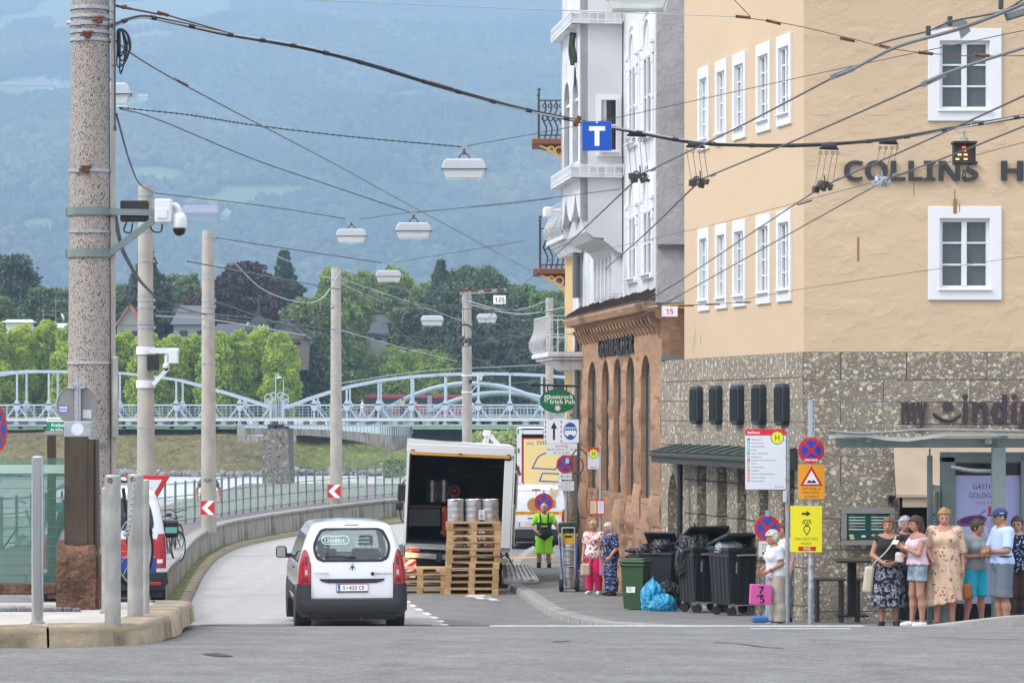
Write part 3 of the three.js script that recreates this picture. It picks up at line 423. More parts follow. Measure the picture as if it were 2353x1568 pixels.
// ---------- sandstone arcade with the white house above ----------
const BB = thing('arcade_house','white house with a projecting oriel above a brown sandstone arcade of five arches','building',V(2.97,0.1,-57));
const FB = frame(V(2.97,0,-57),0.118,0.993);
const tB = (px) => {const k = (px - CX) / F;return 1.007 * (2.97 - 57 * k) / (0.119 + k);};
{
const r = RNG(19),L = tB(1333),s = shape(rect(-L,0,0,6.25)),arch = [[1350,1370],[1382,1399],[1409,1427],[1438,1458],[1472,1494]].map(([a,b]) => [-tB(a),-tB(b)]);
for (const [a,b] of arch) {const h = new THREE.Path(),rr = (b - a) / 2,yc = 5.36 - rr;h.moveTo(a,2.3);h.lineTo(b,2.3);h.lineTo(b,yc);h.absarc((a + b) / 2,yc,rr,0,Math.PI,false);h.lineTo(a,2.3);s.holes.push(h);}
M('arcade_wall',on(FB,put(ext(s,0.55,{cs: 16}),0,0,-0.55)),mat.brownFlat,BB);
for (const [a,b] of arch) {const w = M('window',on(FB,[box(b - a + 0.1,3.3,0.03,(a + b) / 2,3.8,-0.15)]),mat.glassGreen,BB);M('frame',on(FB,[tor((b - a) / 2 - 0.04,0.04,(a + b) / 2,5.36 - (b - a) / 2,-0.13,0,0,0,6,20,Math.PI),box(0.06,2.7,0.05,b - 0.05,3.6,-0.13),box(0.06,2.7,0.05,a + 0.05,3.6,-0.13)]),S(0.06,0.06,0.06,0.5),w);M('sill',on(FB,rbox(b - a - 0.01,0.12,0.2,0.02,(a + b) / 2,2.36,-0.1)),mat.brown[1],BB);}
// rough-faced stones of the piers and the base, one by one
const block = (x0,x1,y0,y1,z) => {const w = x1 - x0,h = y1 - y0,c = Math.min(0.07,z * 0.9),j = () => (r() - 0.5) * 0.03;const g = new THREE.BoxGeometry(w - 0.01,h - 0.012,z + 0.1,3,3,1),p = g.attributes.position;for (let i = 0;i < p.count;i++) {let X = p.getX(i),Y = p.getY(i),Z = p.getZ(i);if (Z > 0) {const e = Math.abs(X) > w / 2 - 0.02;if (e) Z -= c * 0.8;else X *= 1.9;const q = hash(Math.round(X * 50) + i,Math.round(Y * 50),Math.round((x0 + y0) * 31));Z += (q - 0.5) * 0.012;if (Math.abs(Y) > h / 2 - 0.02) Z -= 0.045;} p.setXYZ(i,X,Y,Z);} g.computeVertexNormals();g.translate((x0 + x1) / 2 + j() * 0.5,(y0 + y1) / 2,z / 2 - 0.05);return g;};
const edges = [[-L,arch[0][0]],...arch.slice(0,-1).map((a,i) => [a[1],arch[i + 1][0]]),[arch[4][1],0]];
for (const [a,b] of edges) {let y = 0.05;while (y < 4.35) {let h = 0.62 + 0.4 * r();if (4.5 - y - h < 0.4) h = 4.5 - y;const grow = y < 2.2 ? 0.02 : -0.03;M('stone_block',on(FB,block(a - grow + 0.02,b + grow - 0.02,y,y + h,(y < 2.2 ? 0.07 : 0.035) + 0.03 * r())),mat.brown[Math.floor(r() * 3)],BB);y += h;}}
for (const [a,b] of arch) {let y = 0.05;while (y < 2.1) {const h = Math.min(0.55 + 0.25 * r(),2.28 - y);M('stone_block',on(FB,block(a + 0.02,b - 0.02,y,y + h,0.05 + 0.03 * r())),mat.brown[Math.floor(r() * 3)],BB);y += h;}}
// flat ashlar above, joints cut by separate facing stones
// cornice and its row of brackets
const cor = [[0,6.02],[0.10,6.06],[0.14,6.18],[0.36,6.2],[0.42,6.32],[0.42,6.38],[0,6.42]],g = ext(cor,L + 0.1);g.rotateY(-Math.PI / 2);g.translate(0.05,0,0);
M('cornice',on(FB,g),mat.brownFlat,BB);
for (let i = 0;i < 24;i++) {const q = ext([[0,5.78],[0.06,5.8],[0.11,5.9],[0.19,5.97],[0.24,6.08],[0,6.08]],0.2);q.rotateY(-Math.PI / 2);q.translate(-0.15 - i * L / 24.2,0,0);M('bracket',on(FB,q),mat.brownFlat,BB);}
// dark sheet-metal apron with upstands
const ap = ext([[0.42,6.385],[0.43,6.40],[0.02,6.60],[-0.05,6.60],[-0.05,6.385]],L);ap.rotateY(-Math.PI / 2);const ups = [];
for (let i = 0;i < 30;i++) {const x = -0.15 - i * L / 30;ups.push(bar(V(x,6.42,0.40),V(x - 0.05,6.63 + 0.05 * r(),0.03),0.02,0.06));}
M('apron',on(FB,[ap,...ups]),std(field(128,(u,v) => {const f = fbm(u * 9,v * 9,4,9,241);const b = 0.20 + 0.1 * (f - 0.5);return [b * 1.1,b * 0.9,b * 0.85];}),1,{roughness: 0.55}),BB);
// side return of the arcade, stub wall ledge
M('return_wall',[box(0.95,6.2,0.5,3.45,3.1,-57.27)],mat.brown[1],BB);
M('ledge',[box(0.62,0.09,0.5,3.26,5.26,-56.9)],mat.greyMetal,BB);
// raised letters
{let x = -tB(1378) + 0.0;const str = 'GEHMACHER',x1 = -tB(1458),tot = [...str].reduce((s2,c) => s2 + font.data.glyphs[c].ha,0);const size = 0.47;for (const c of str) {const adv = font.data.glyphs[c].ha / tot * (x1 - x),_ = 0;} let cx = x;for (const c of str) {const adv = font.data.glyphs[c].ha / tot * (x1 - x);M('letter',on(FB,put(T3(c,size,0.035).scale(adv / (font.data.glyphs[c].ha / font.data.resolution * size),1,1),cx,5.38 + 0.04,0.02)),mat.black,BB);cx += adv;}}
// upper white facade
const U = shape(rect(-L,6.4,0,TOP)),win = [[-tB(1441),-tB(1457)],[-tB(1474),-tB(1493)]],wr = [];
for (const [a,b] of win) {wr.push([a,b,6.98,8.33],[a,b,9.85,11.5]);}
for (const w of wr) hole(U,rect(w[0],w[2],w[1],w[3]));
M('white_wall',on(FB,put(ext(U,0.35),0,0,-0.40)),mat.white,BB);
for (const w of wr) {
windowPart(BB,FB.clone().multiply(new THREE.Matrix4().makeTranslation(0,0,-0.06)),w[0] + 0.0,w[1],w[2],w[3],{tw: 0.03,rec: 0.0,fw: 0.03,rows: 2,single: true});
const c = (w[0] + w[1]) / 2,hw = (w[1] - w[0]) / 2 + 0.14,y = w[3] + 0.28;
const hood = [tor(hw,0.05,c,y,-0.05,0,0,0,8,24,Math.PI),tor(hw - 0.17,0.035,c,y,-0.03,0,0,0,6,20,Math.PI),rbox(0.2,0.1,0.12,0.02,c + hw,y - 0.05,-0.03),rbox(0.2,0.1,0.12,0.02,c - hw,y - 0.05,-0.03),rbox(0.14,0.22,0.08,0.03,c + hw,y - 0.2,-0.04),rbox(0.14,0.22,0.08,0.03,c - hw,y - 0.2,-0.04),put(new THREE.CylinderGeometry(hw,hw,0.04,20,1,false,0,Math.PI),c,y,-0.04,Math.PI / 2,Math.PI / 2,0)];
for (const e of [-1,1]) hood.push(rbox(0.09,w[3] - w[2] + 0.25,0.04,0.015,c + e * (hw - 0.07),(w[2] + w[3]) / 2 + 0.1,-0.04),rbox(0.13,0.09,0.06,0.02,c + e * (hw - 0.07),w[2] + 0.75,-0.03),rbox(0.12,0.14,0.06,0.02,c + e * (hw - 0.07),w[3] - 0.15,-0.03));
hood.push(box(2 * hw,0.07,0.07,c,w[2] - 0.03,-0.02));
M('window_hood',on(FB,hood),mat.trim,BB);
}
M('gable_wall',[box(0.78,7.7,0.4,3.24,10.2,-56.85)],mat.greyWall,BB);
M('gable_ledge',[box(0.70,0.07,0.12,3.22,PY(565,56.6),-56.6),box(0.7,0.02,0.16,3.22,PY(562,56.6),-56.58)],mat.greyMetal,BB);
// oriel: near cheek, front, ogee underside, loggia posts
const x1 = -5.14,x0 = -8.3,pr = 0.90,body = [],sh = shape([[0,7.62],[0.1,7.66],[0.2,7.74],[0.34,7.86],[0.40,7.88],[0.40,7.95],[0.62,7.97],[0.74,8.06],[pr,8.36],[pr,TOP],[0,TOP]]);
const cheek = (x,t) => {const g2 = ext(sh,t);g2.rotateY(-Math.PI / 2);g2.translate(x,0,-0.02);return g2;};
M('oriel_cheek',on(FB,[cheek(x1,0.16)]),std(field(256,(u,v) => {const f = fbm(u * 5,v * 5,5,5,251);return g3(0.80 + 0.06 * (f - 0.5));}),3),BB);
M('oriel_cheek',on(FB,[cheek(x0 + 0.16,0.16)]),mat.white,BB);
const fs = new THREE.Shape();fs.moveTo(x0,TOP);fs.lineTo(x0,8.3);fs.quadraticCurveTo(x0 + 0.5,8.45,x0 + 0.75,8.95);fs.quadraticCurveTo(x0 + 1.0,8.5,x0 + 1.5,8.4);fs.quadraticCurveTo(x0 + 2.1,8.55,x0 + 2.3,8.98);fs.quadraticCurveTo(x0 + 2.6,8.45,x1,8.3);fs.lineTo(x1,TOP);fs.closePath();
const ow = [[x0 + 0.45,x0 + 1.35],[x0 + 1.85,x0 + 2.7]];
for (const [a,b] of ow) {const h = new THREE.Path();h.moveTo(a,9.65);h.lineTo(b,9.65);h.lineTo(b,11.1);h.absarc((a + b) / 2,11.1,(b - a) / 2,0,Math.PI,false);h.lineTo(a,9.65);fs.holes.push(h);}
M('oriel_front',on(FB,put(ext(fs,0.15),0,0,pr - 0.17)),mat.white,BB);
for (const [a,b] of ow) {const w = M('window',on(FB,box(b - a,2.2,0.02,(a + b) / 2,10.6,pr - 0.14)),mat.glassDark,BB);M('frame',on(FB,[box(0.06,1.9,0.05,(a + b) / 2,10.5,pr - 0.11),box(b - a,0.06,0.05,(a + b) / 2,11.05,pr - 0.11),box(0.05,1.9,0.05,b - 0.03,10.5,pr - 0.11)]),mat.whitePaint,w);}
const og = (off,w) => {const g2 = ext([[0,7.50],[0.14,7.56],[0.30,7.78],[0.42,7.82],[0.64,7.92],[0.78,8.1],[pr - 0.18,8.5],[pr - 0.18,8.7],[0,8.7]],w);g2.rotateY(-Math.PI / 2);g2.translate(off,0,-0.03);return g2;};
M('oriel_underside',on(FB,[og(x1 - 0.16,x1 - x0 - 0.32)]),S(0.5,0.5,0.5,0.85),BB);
// white louvre posts under the oriel
for (let i = 0;i < 6;i++) {const x = x1 - 0.25 - i * 0.55;M('post',on(FB,rbox(0.05,1.0 + 0.1 * (i % 2),0.22,0.01,x,7.25,0.06)),mat.trim,BB);}
const FC = frame(V(x1 + 0.005,0,0).applyMatrix4(FB),0.993,-0.118),cx0 = PX(1369,62) - PX(1427,62);
windowPart(BB,FC,cx0,-0.02,PY(358,62),PY(218,62),{tw: 0.07,tb: 0.1,rec: -0.04,rows: 2,cols: 1,fw: 0.035});
M('curtain',on(FC,box(0.09,1.05,0.006,cx0 + 0.17,PY(284,62),0.032)),S(0.5,0.5,0.49),BB);
for (const [yb,yt] of [[PY(403,62),PY(379,62)],[PY(50,62),PY(26,62)]]) {// flower-box ledges with their low railings
const rail = [],slab = [],n = x1 + 0.14,z1 = pr + 0.2,H = yt - yb,pts = [V(n,yb,-0.02),V(n,yb,z1),V(x0 - 0.1,yb,z1)];
slab.push(box(0.16,0.05,z1,x1 + 0.08,yb - 0.02,z1 / 2),box(x1 - x0 + 0.2,0.05,0.24,(x0 + x1) / 2,yb - 0.02,z1 - 0.12),box(0.03,H * 0.8,z1,x1 + 0.03,yb + H * 0.4,z1 / 2),box(x1 - x0,H * 0.8,0.03,(x0 + x1) / 2,yb + H * 0.4,pr + 0.03));
for (const [a,b] of [[pts[0],pts[1]],[pts[1],pts[2]]]) {for (const h of [0.04,H * 0.85,H]) rail.push(bar(a.clone().setY(yb + h),b.clone().setY(yb + h),0.02));const n2 = Math.round(a.distanceTo(b) / 0.18);for (let i = 0;i <= n2;i++) {const p = a.clone().lerp(b,i / n2);rail.push(bar(p,p.clone().setY(yb + H * (i % 2 ? 1 : 1.12)),0.018));}}
const sl = M('ledge',on(FB,slab),mat.white,BB);M('railing',on(FB,rail),mat.whitePaint,sl);
}
{// green copper heron ornament on the oriel front
M('ornament',on(FB,[pipe([V(x1 - 0.6,11.9,pr + 0.02),V(x1 - 0.7,12.2,pr + 0.06),V(x1 - 0.62,12.45,pr + 0.04)],0.05,12),pipe([V(x1 - 1.0,11.8,pr + 0.02),V(x1 - 1.05,12.1,pr + 0.06),V(x1 - 0.95,12.5,pr + 0.04)],0.05,12),box(0.1,0.1,0.1,x1 - 0.62,11.85,pr + 0.03),ball(0.08,x1 - 0.8,11.5,pr,0.6,3,0.3)]),mat.copper,BB);
}
}
// ---------- pastel house behind with white scroll balconies, then a house with dark iron balconies ----------
{
const BC = thing('balcony_house','narrow pastel yellow house with curved white balconies behind the arcade house','building',V(1.6,0,-69)),x0 = -tB(1333) - 0.02,x1 = -tB(1298),W = x0 - x1;
M('plaster_wall',on(FB,[box(W * 0.55,16,0.6,x1 + W * 0.275,8,-0.30),box(0.3,16,6,x1 + 0.15,8,-3.62)]),S(0.62,0.43,0.20,0.9),BC);
M('pilaster',on(FB,[box(W * 0.32,16,0.62,x0 - W * 0.16,8,-0.28),box(W * 0.06,16,0.64,x1 + W * 0.66,8,-0.28)]),mat.white,BC);
M('pilaster',on(FB,[box(W * 0.1,16,0.61,x1 + W * 0.6,8,-0.30)]),S(0.6,0.36,0.22,0.9),BC);
M('downpipe',on(FB,[tube(V(x0 + 0.14,0,0.1),V(x0 + 0.14,6.1,0.1),0.06),tube(V(x0 + 0.02,6.9,0.1),V(x0 + 0.02,8.2,0.1),0.09)]),S(0.10,0.12,0.12,0.4),BC);
M('stone_pier',on(FB,[box(0.5,4.6,0.3,x0 - 0.3,2.3,0.1)]),mat.conglo[0],BC);
const scroll = (yb,H,depth,white) => {// bellied railing
const bars = [],rails = [],a = x1 + 0.1,b = x0 + 0.35,prof = [[0,0],[0.10,0.10],[0.13,0.32],[0.02,0.62],[-0.02,1]],ring = [V(a,0,0),V(a,0,depth),V(b,0,depth),V(b,0,0)];
for (let s = 0;s < 3;s++) {const n = Math.round(ring[s].distanceTo(ring[s + 1]) / 0.2),out = [V(-1,0,0),V(0,0,1),V(1,0,0)][s];for (let i = 0;i <= n;i++) {const p = ring[s].clone().lerp(ring[s + 1],i / n);bars.push(pipe(prof.map(([o,h]) => p.clone().addScaledVector(out,o).setY(yb + h * H)),0.011,8,5));} for (const h of [0.0,0.5,1.0]) rails.push(bar(ring[s].clone().setY(yb + h * H),ring[s + 1].clone().setY(yb + h * H),0.028));}
const sl = M('balcony',on(FB,[rbox(b - a + 0.2,0.10,depth + 0.12,0.02,(a + b) / 2,yb - 0.06,depth / 2),rbox(b - a + 0.1,0.07,depth,0.02,(a + b) / 2,yb - 0.15,depth / 2 - 0.04),put(ext([[0,-0.42],[0.2,-0.4],[depth * 0.6,-0.26],[depth - 0.1,-0.2],[0,-0.2]],b - a - 0.1).rotateY(-Math.PI / 2),b - 0.05,yb,0)]),mat.white,BC);
M('railing',on(FB,[...bars,...rails]),S(0.55,0.57,0.58,0.5),sl);
};
scroll(PY(812,69.5),0.86,0.78);scroll(PY(548,69.5),0.8,0.42);
M('wall_lamp',on(FB,[tube(V(x0 - 0.3,9.0,0),V(x0 - 0.3,9.0,0.75),0.03),rbox(0.3,0.25,0.2,0.05,x0 - 0.3,8.95,0.75)]),mat.whitePaint,BC);
const BD = thing('iron_balcony_house','house behind with two dark wrought iron balconies on rust red slabs, seen past the oriel','building',V(1.6,0,-78));
M('plaster_wall',box(2,14,2,PX(1300,78) + 1.0,7,-79),S(0.6,0.42,0.22,0.9),BD);
for (const [ys,yt,yb,xl] of [[318,224,348,1233],[616,518,640,1236]]) {
const d = 76.6,a = PX(xl,d),b = PX(1302,d),y0 = PY(ys,d),H = PY(yt,d) - y0,dp = 1.4,bars = [];
const post = (x,z) => bars.push(bar(V(x,y0,z),V(x,y0 + H * 1.15,z),0.05),ball(0.045,x,y0 + H * 1.2,z));
post(a + 0.06,-d + 0.0);post(a + 0.06,-d - dp);post(b,-d);
for (const h of [0.08,0.93]) {bars.push(bar(V(a + 0.05,y0 + H * h,-d),V(b,y0 + H * h,-d),0.035),bar(V(a + 0.05,y0 + H * h,-d),V(a + 0.05,y0 + H * h,-d - dp),0.035));}
for (let i = 1;i < 5;i++) {const x = lerp(a + 0.06,b,i / 5);bars.push(pipe([V(x,y0,-d),V(x + 0.05,y0 + H * 0.25,-d),V(x - 0.05,y0 + H * 0.5,-d),V(x + 0.04,y0 + H * 0.75,-d),V(x,y0 + H * 0.93,-d)],0.022,14,5),tor(0.07,0.018,x,y0 + H * 0.5,-d),tor(0.05,0.016,x,y0 + H * 0.8,-d));}
for (let i = 1;i < 12;i++) {const z = -d - dp * i / 12;bars.push(bar(V(a + 0.05,y0,z),V(a + 0.05,y0 + H * 0.93,z),0.03));}
const sl = M('balcony',[rbox(b - a + 0.16,0.16,dp + 0.1,0.03,(a + b) / 2 - 0.05,y0 - 0.08,-d - dp / 2),put(ext([[0,0],[b - a - 0.05,0],[b - a - 0.05,-0.28],[(b - a) * 0.5,-0.1]],dp - 0.2),a + 0.05,y0 - 0.16,-d - dp + 0.1)],S(0.20,0.075,0.045,0.6),BD);
M('railing',bars,S(0.05,0.055,0.05,0.6),sl);
const y = y0 - 0.2;M('bracket',[pipe([V(a + 0.08,y,-d + 0.03),V(a + 0.35,y - 0.12,-d + 0.03),V(b - 0.08,y - 0.45,-d + 0.03)],0.025,16),tor(0.11,0.02,b - 0.2,y - 0.14,-d + 0.03),tor(0.08,0.02,b - 0.42,y - 0.1,-d + 0.03),tor(0.05,0.02,b - 0.12,y - 0.32,-d + 0.03)],S(0.60,0.40,0.14,0.5),sl);
}
}
// ---------- trees beyond the river ----------
const ORD = ['first','second','third','fourth','fifth','sixth','seventh','eighth','ninth','tenth','eleventh','twelfth','thirteenth','fourteenth','fifteenth','sixteenth','seventeenth','eighteenth'];
function clump(n,size,seed,flat = 0) {// a spray of small bent leaves
const r = RNG(seed),gs = [];
for (let i = 0;i < n;i++) {
const g = new THREE.PlaneGeometry(size * (0.5 + 0.4 * r()),size * (0.28 + 0.25 * r()),2,1),p = g.attributes.position;
for (let k = 0;k < p.count;k++) p.setZ(k,-Math.abs(p.getX(k)) * 0.45);
gs.push(put(g,(r() - 0.5) * size * 1.1,(r() - 0.5) * size * (flat ? 0.35 : 1.0),(r() - 0.5) * size * 1.1,(r() - 0.5) * 2.4,r() * 6.3,(r() - 0.5) * 1.6));
}
return mergeGeometries(gs.map(norm));
}
const CL = [clump(9,0.85,1),clump(9,0.85,2),clump(10,1.0,3,1)];
const leafM = new THREE.MeshPhysicalMaterial({color: 0xffffff,roughness: 1,transmission: 0.35,thickness: 0,side: THREE.DoubleSide});
const barkM = S(0.09,0.075,0.06,0.95);
function tree(px,top,w,d,kind,tone,label,o = {}) {
if (px > 740 && kind < 4 && d < 470) d = 468 + (d - 380) * 0.4;
const r = RNG(Math.round(px * 13 + top * 7)),x = PX(px,d),y0 = o.y0 ?? EYE - 2.3,H = PY(top,d) - y0,W = w * d / F;
const t = thing(o.name ?? ['plane_tree','broadleaf_tree','spruce_tree','pine_tree','shrub'][kind],label,kind === 4 ? 'shrub' : 'tree',V(x,y0,-d),o.group);
LOCAL.add(t);
M('trunk',[put(new THREE.CylinderGeometry(0.14,0.3,H * 0.75,8),0,H * 0.375,0),tube(V(0,H * 0.3,0),V(W * 0.2,H * 0.55,0.4),0.12,6,0.05),tube(V(0,H * 0.35,0),V(-W * 0.22,H * 0.62,-0.3),0.12,6,0.05)],barkM,t);
const pts = [],base = o.base ?? (kind === 0 ? 0.12 : 0.1);
const N = Math.round((o.n ?? 1) * clamp(W * H * (kind === 2 ? 20 : kind === 0 ? 52 : 30),500,kind === 2 ? 5200 : 4200));
if (kind === 2 || kind === 3) {
const tiers = kind === 2 ? Math.round(H / 0.75) : 9;
for (let i = 0;i < N;i++) {
let f = Math.pow(r(),1.05);const k = Math.floor(f * tiers),ff = (k + 0.5 + 0.5 * (r() - 0.5)) / tiers;let rad = kind === 2 ? (1 - ff) * W * 0.5 * (0.75 + 0.5 * hash(k,Math.floor(px))) : W * 0.5 * (ff < 0.25 ? 0.6 : Math.sqrt(Math.max(0,1 - ((ff - 0.35) / 0.66) ** 2)) * (0.6 + 0.5 * hash(k,px | 0)));
const bn = Math.floor(r() * 9),a = bn / 9 * 6.283 + k * 1.9 + (r() - 0.5) * 0.5,q = Math.pow(r(),0.6) * (0.7 + 0.5 * hash(bn,k,px | 0));
pts.push([Math.cos(a) * rad * q,H * (base + (1 - base) * ff) - (kind === 2 ? 0.35 : -0.1) * rad * q * 0.7 + (r() - 0.5) * 0.3,Math.sin(a) * rad * q,q]);
}
} else {
const lobes = [],nl = kind === 0 ? 16 : Math.round(8 + W * 1.2);
for (let i = 0;i < nl;i++) {
const f = (i + r() * 0.8) / nl,prof = kind === 0 ? (f < 0.2 ? 0.55 + 2 * f : Math.pow(1 - ((f - 0.2) / 0.82) ** 2,0.6)) : Math.sqrt(Math.max(0.05,1 - ((f - 0.42) / 0.62) ** 2)),a = i * 2.4 + r(),q = (kind === 0 ? 0.28 : 0.34) * W * prof;
lobes.push([Math.cos(a) * q,H * (base + (1 - base) * f * 0.92),Math.sin(a) * q,(kind === 0 ? 0.30 : 0.27 + 0.1 * r()) * W * (0.45 + 0.55 * prof),0.9 + 0.5 * r()]);
}
for (let i = 0;i < N;i++) {const L = lobes[Math.floor(r() * nl)],u = r() * 2 - 1,a = r() * 6.283,s = Math.sqrt(1 - u * u),q = L[3] * (0.72 + 0.42 * Math.pow(r(),0.8)) * (0.8 + 0.4 * fbm(Math.cos(a) * 2 + L[0],u * 2 + L[1],2));pts.push([L[0] + Math.cos(a) * s * q,Math.max(H * base * 0.8,Math.min(H,L[1] + u * q * L[4])),L[2] + Math.sin(a) * s * q,1]);}
}
const im = new THREE.InstancedMesh(CL[kind === 2 ? 2 : Math.floor(r() * 2)],leafM,pts.length),ob = new THREE.Object3D(),c = new THREE.Color();
pts.forEach((p,i) => {ob.position.set(p[0],p[1],p[2]);const s = (0.75 + 0.5 * r()) * (o.leaf ?? [0.66,0.95,0.7,0.85,0.8][kind]);ob.scale.set(s,s,s);ob.rotation.set((r() - 0.5) * 1.2,r() * 6.3,(r() - 0.5) * 1.2);ob.updateMatrix();im.setMatrixAt(i,ob.matrix);const f = fbm(p[0] * 0.45 + px,p[1] * 0.45 + p[2] * 0.3,3),g = 0.62 + 0.5 * f + 0.3 * (r() - 0.5);c.setRGB(2.3 * tone[0] * g * (1 + 0.35 * (f - 0.4)),2.3 * tone[1] * g,1.7 * tone[2] * g);im.setColorAt(i,c);});
im.name = 'crown';im.castShadow = im.receiveShadow = true;t.add(im);
return t;
}
{
const LG = [0.185,0.25,0.032];
[[-18,738],[46,742],[104,738],[160,744],[222,752],[284,764],[338,764],[394,768],[446,772],[496,764],[546,760],[596,752],[644,762]].forEach(([px,top],i) => tree(px,top,82,380 + (i % 3) * 3,0,LG,`light green plane tree, ${ORD[i]} from the left in the dense row along the far bank`,{group: 'plane trees along the far bank'}));
[[762,806,108],[842,816,96],[906,800,96],[966,808,84],[1022,796,92]].forEach(([px,top,w],i) => tree(px,top,w,384 + (i % 2) * 4,0,[0.165,0.23,0.036],`rounded light green tree, ${ORD[i]} from the left of those behind the right bridge arch`,{group: 'trees behind the right bridge arch'}));
const T = (...a) => tree(...a);
T(6,588,170,450,1,[0.030,0.050,0.034],'dark spreading pine at the left edge, tallest there above the plane trees');
T(-8,690,130,425,1,[0.075,0.10,0.03],'olive green round tree at the left edge, below the dark pine');
T(112,670,150,440,1,[0.05,0.08,0.03],'mid green tree behind the roof aerials at the left');
T(196,690,110,436,1,[0.06,0.085,0.035],'grey green tree mostly hidden behind the thick speckled pole');
T(283,655,120,470,1,[0.07,0.10,0.045],'pale green tree between the thick pole and the left spruce');
T(336,562,330,436,2,[0.022,0.042,0.026],'tall dark spruce behind the second concrete pole',{n: 2});
T(412,632,120,470,1,[0.08,0.115,0.05],'soft green tree between the left spruce and the copper beech');
T(464,668,80,452,1,[0.045,0.024,0.026],'small purple copper tree beside the third concrete pole');
T(560,614,176,440,1,[0.032,0.015,0.018],'large dark purple copper beech above the plane trees',{n: 1.3});
T(652,578,320,450,2,[0.028,0.055,0.04],'blue green spruce right of the copper beech',{n: 2});
T(612,690,90,446,1,[0.11,0.17,0.03],'bright yellow green tree at the foot of the blue green spruce');
T(716,690,130,430,1,[0.07,0.105,0.035],'mid green tree left of the fourth concrete pole');
T(782,622,120,470,1,[0.115,0.165,0.035],'bright green tree behind the top of the fourth concrete pole');
T(850,630,130,462,1,[0.10,0.155,0.035],'bright green tree left of the hanging lamp over the park');
T(920,612,104,468,1,[0.12,0.175,0.035],'tall bright green tree right behind the hanging lamp over the park');
T(1012,600,240,480,2,[0.025,0.05,0.035],'small pointed spruce rising above the park trees');
T(1094,616,170,474,1,[0.042,0.068,0.030],'broad dark green tree on the skyline behind the fifth pole',{n: 1.2});
T(985,654,150,455,1,[0.075,0.11,0.03],'mid green tree below the small pointed spruce');
T(1190,662,150,460,1,[0.07,0.115,0.032],'fresh green tree between the fifth and sixth pole');
T(1268,676,140,452,1,[0.085,0.14,0.035],'fresh green tree beside the pastel house');
T(742,742,130,415,1,[0.085,0.085,0.035],'olive brown tree left of the slate roof with a white gable');
T(826,690,150,440,1,[0.06,0.085,0.032],'dark green tree behind the fourth pole, under the bright crowns');
T(946,716,150,430,1,[0.075,0.092,0.035],'olive tree under the row of hanging lamps');
T(1062,724,160,425,1,[0.05,0.085,0.035],'dense green tree left of the fifth pole');
T(1160,742,150,420,1,[0.045,0.08,0.034],'dense dark green tree right of the fifth pole');
T(1256,772,150,415,1,[0.05,0.09,0.036],'dense green tree behind the white scroll balcony');
T(1110,836,150,405,1,[0.032,0.055,0.028],'low dark tree behind the bridge railing near the fifth pole');
T(1220,846,150,402,1,[0.035,0.062,0.028],'low dark tree behind the bridge near the green pub sign');
T(700,800,90,408,1,[0.022,0.036,0.022],'dark shaded tree between the plane row and the round trees');
// willow-like shrubs on the green bank behind the delivery truck
for (const [px,top,w,d,l] of [[1150,1000,120,338,'grey green willow shrub on the bank right of the fifth pole'],[1225,985,110,342,'grey green willow shrub on the bank beside the yellow lorry'],[1100,1052,60,334,'low grey shrub on the bank just above the truck roof'],[905,1062,34,346,'small silvery bush on the bank near the water']]) {
tree(px,top,w,d,4,[0.17,0.21,0.095],l,{base: 0,leaf: 0.8,n: 1.2,y0: EYE - 7.6 + (px === 905 ? 0 : 1.0)});
}
}
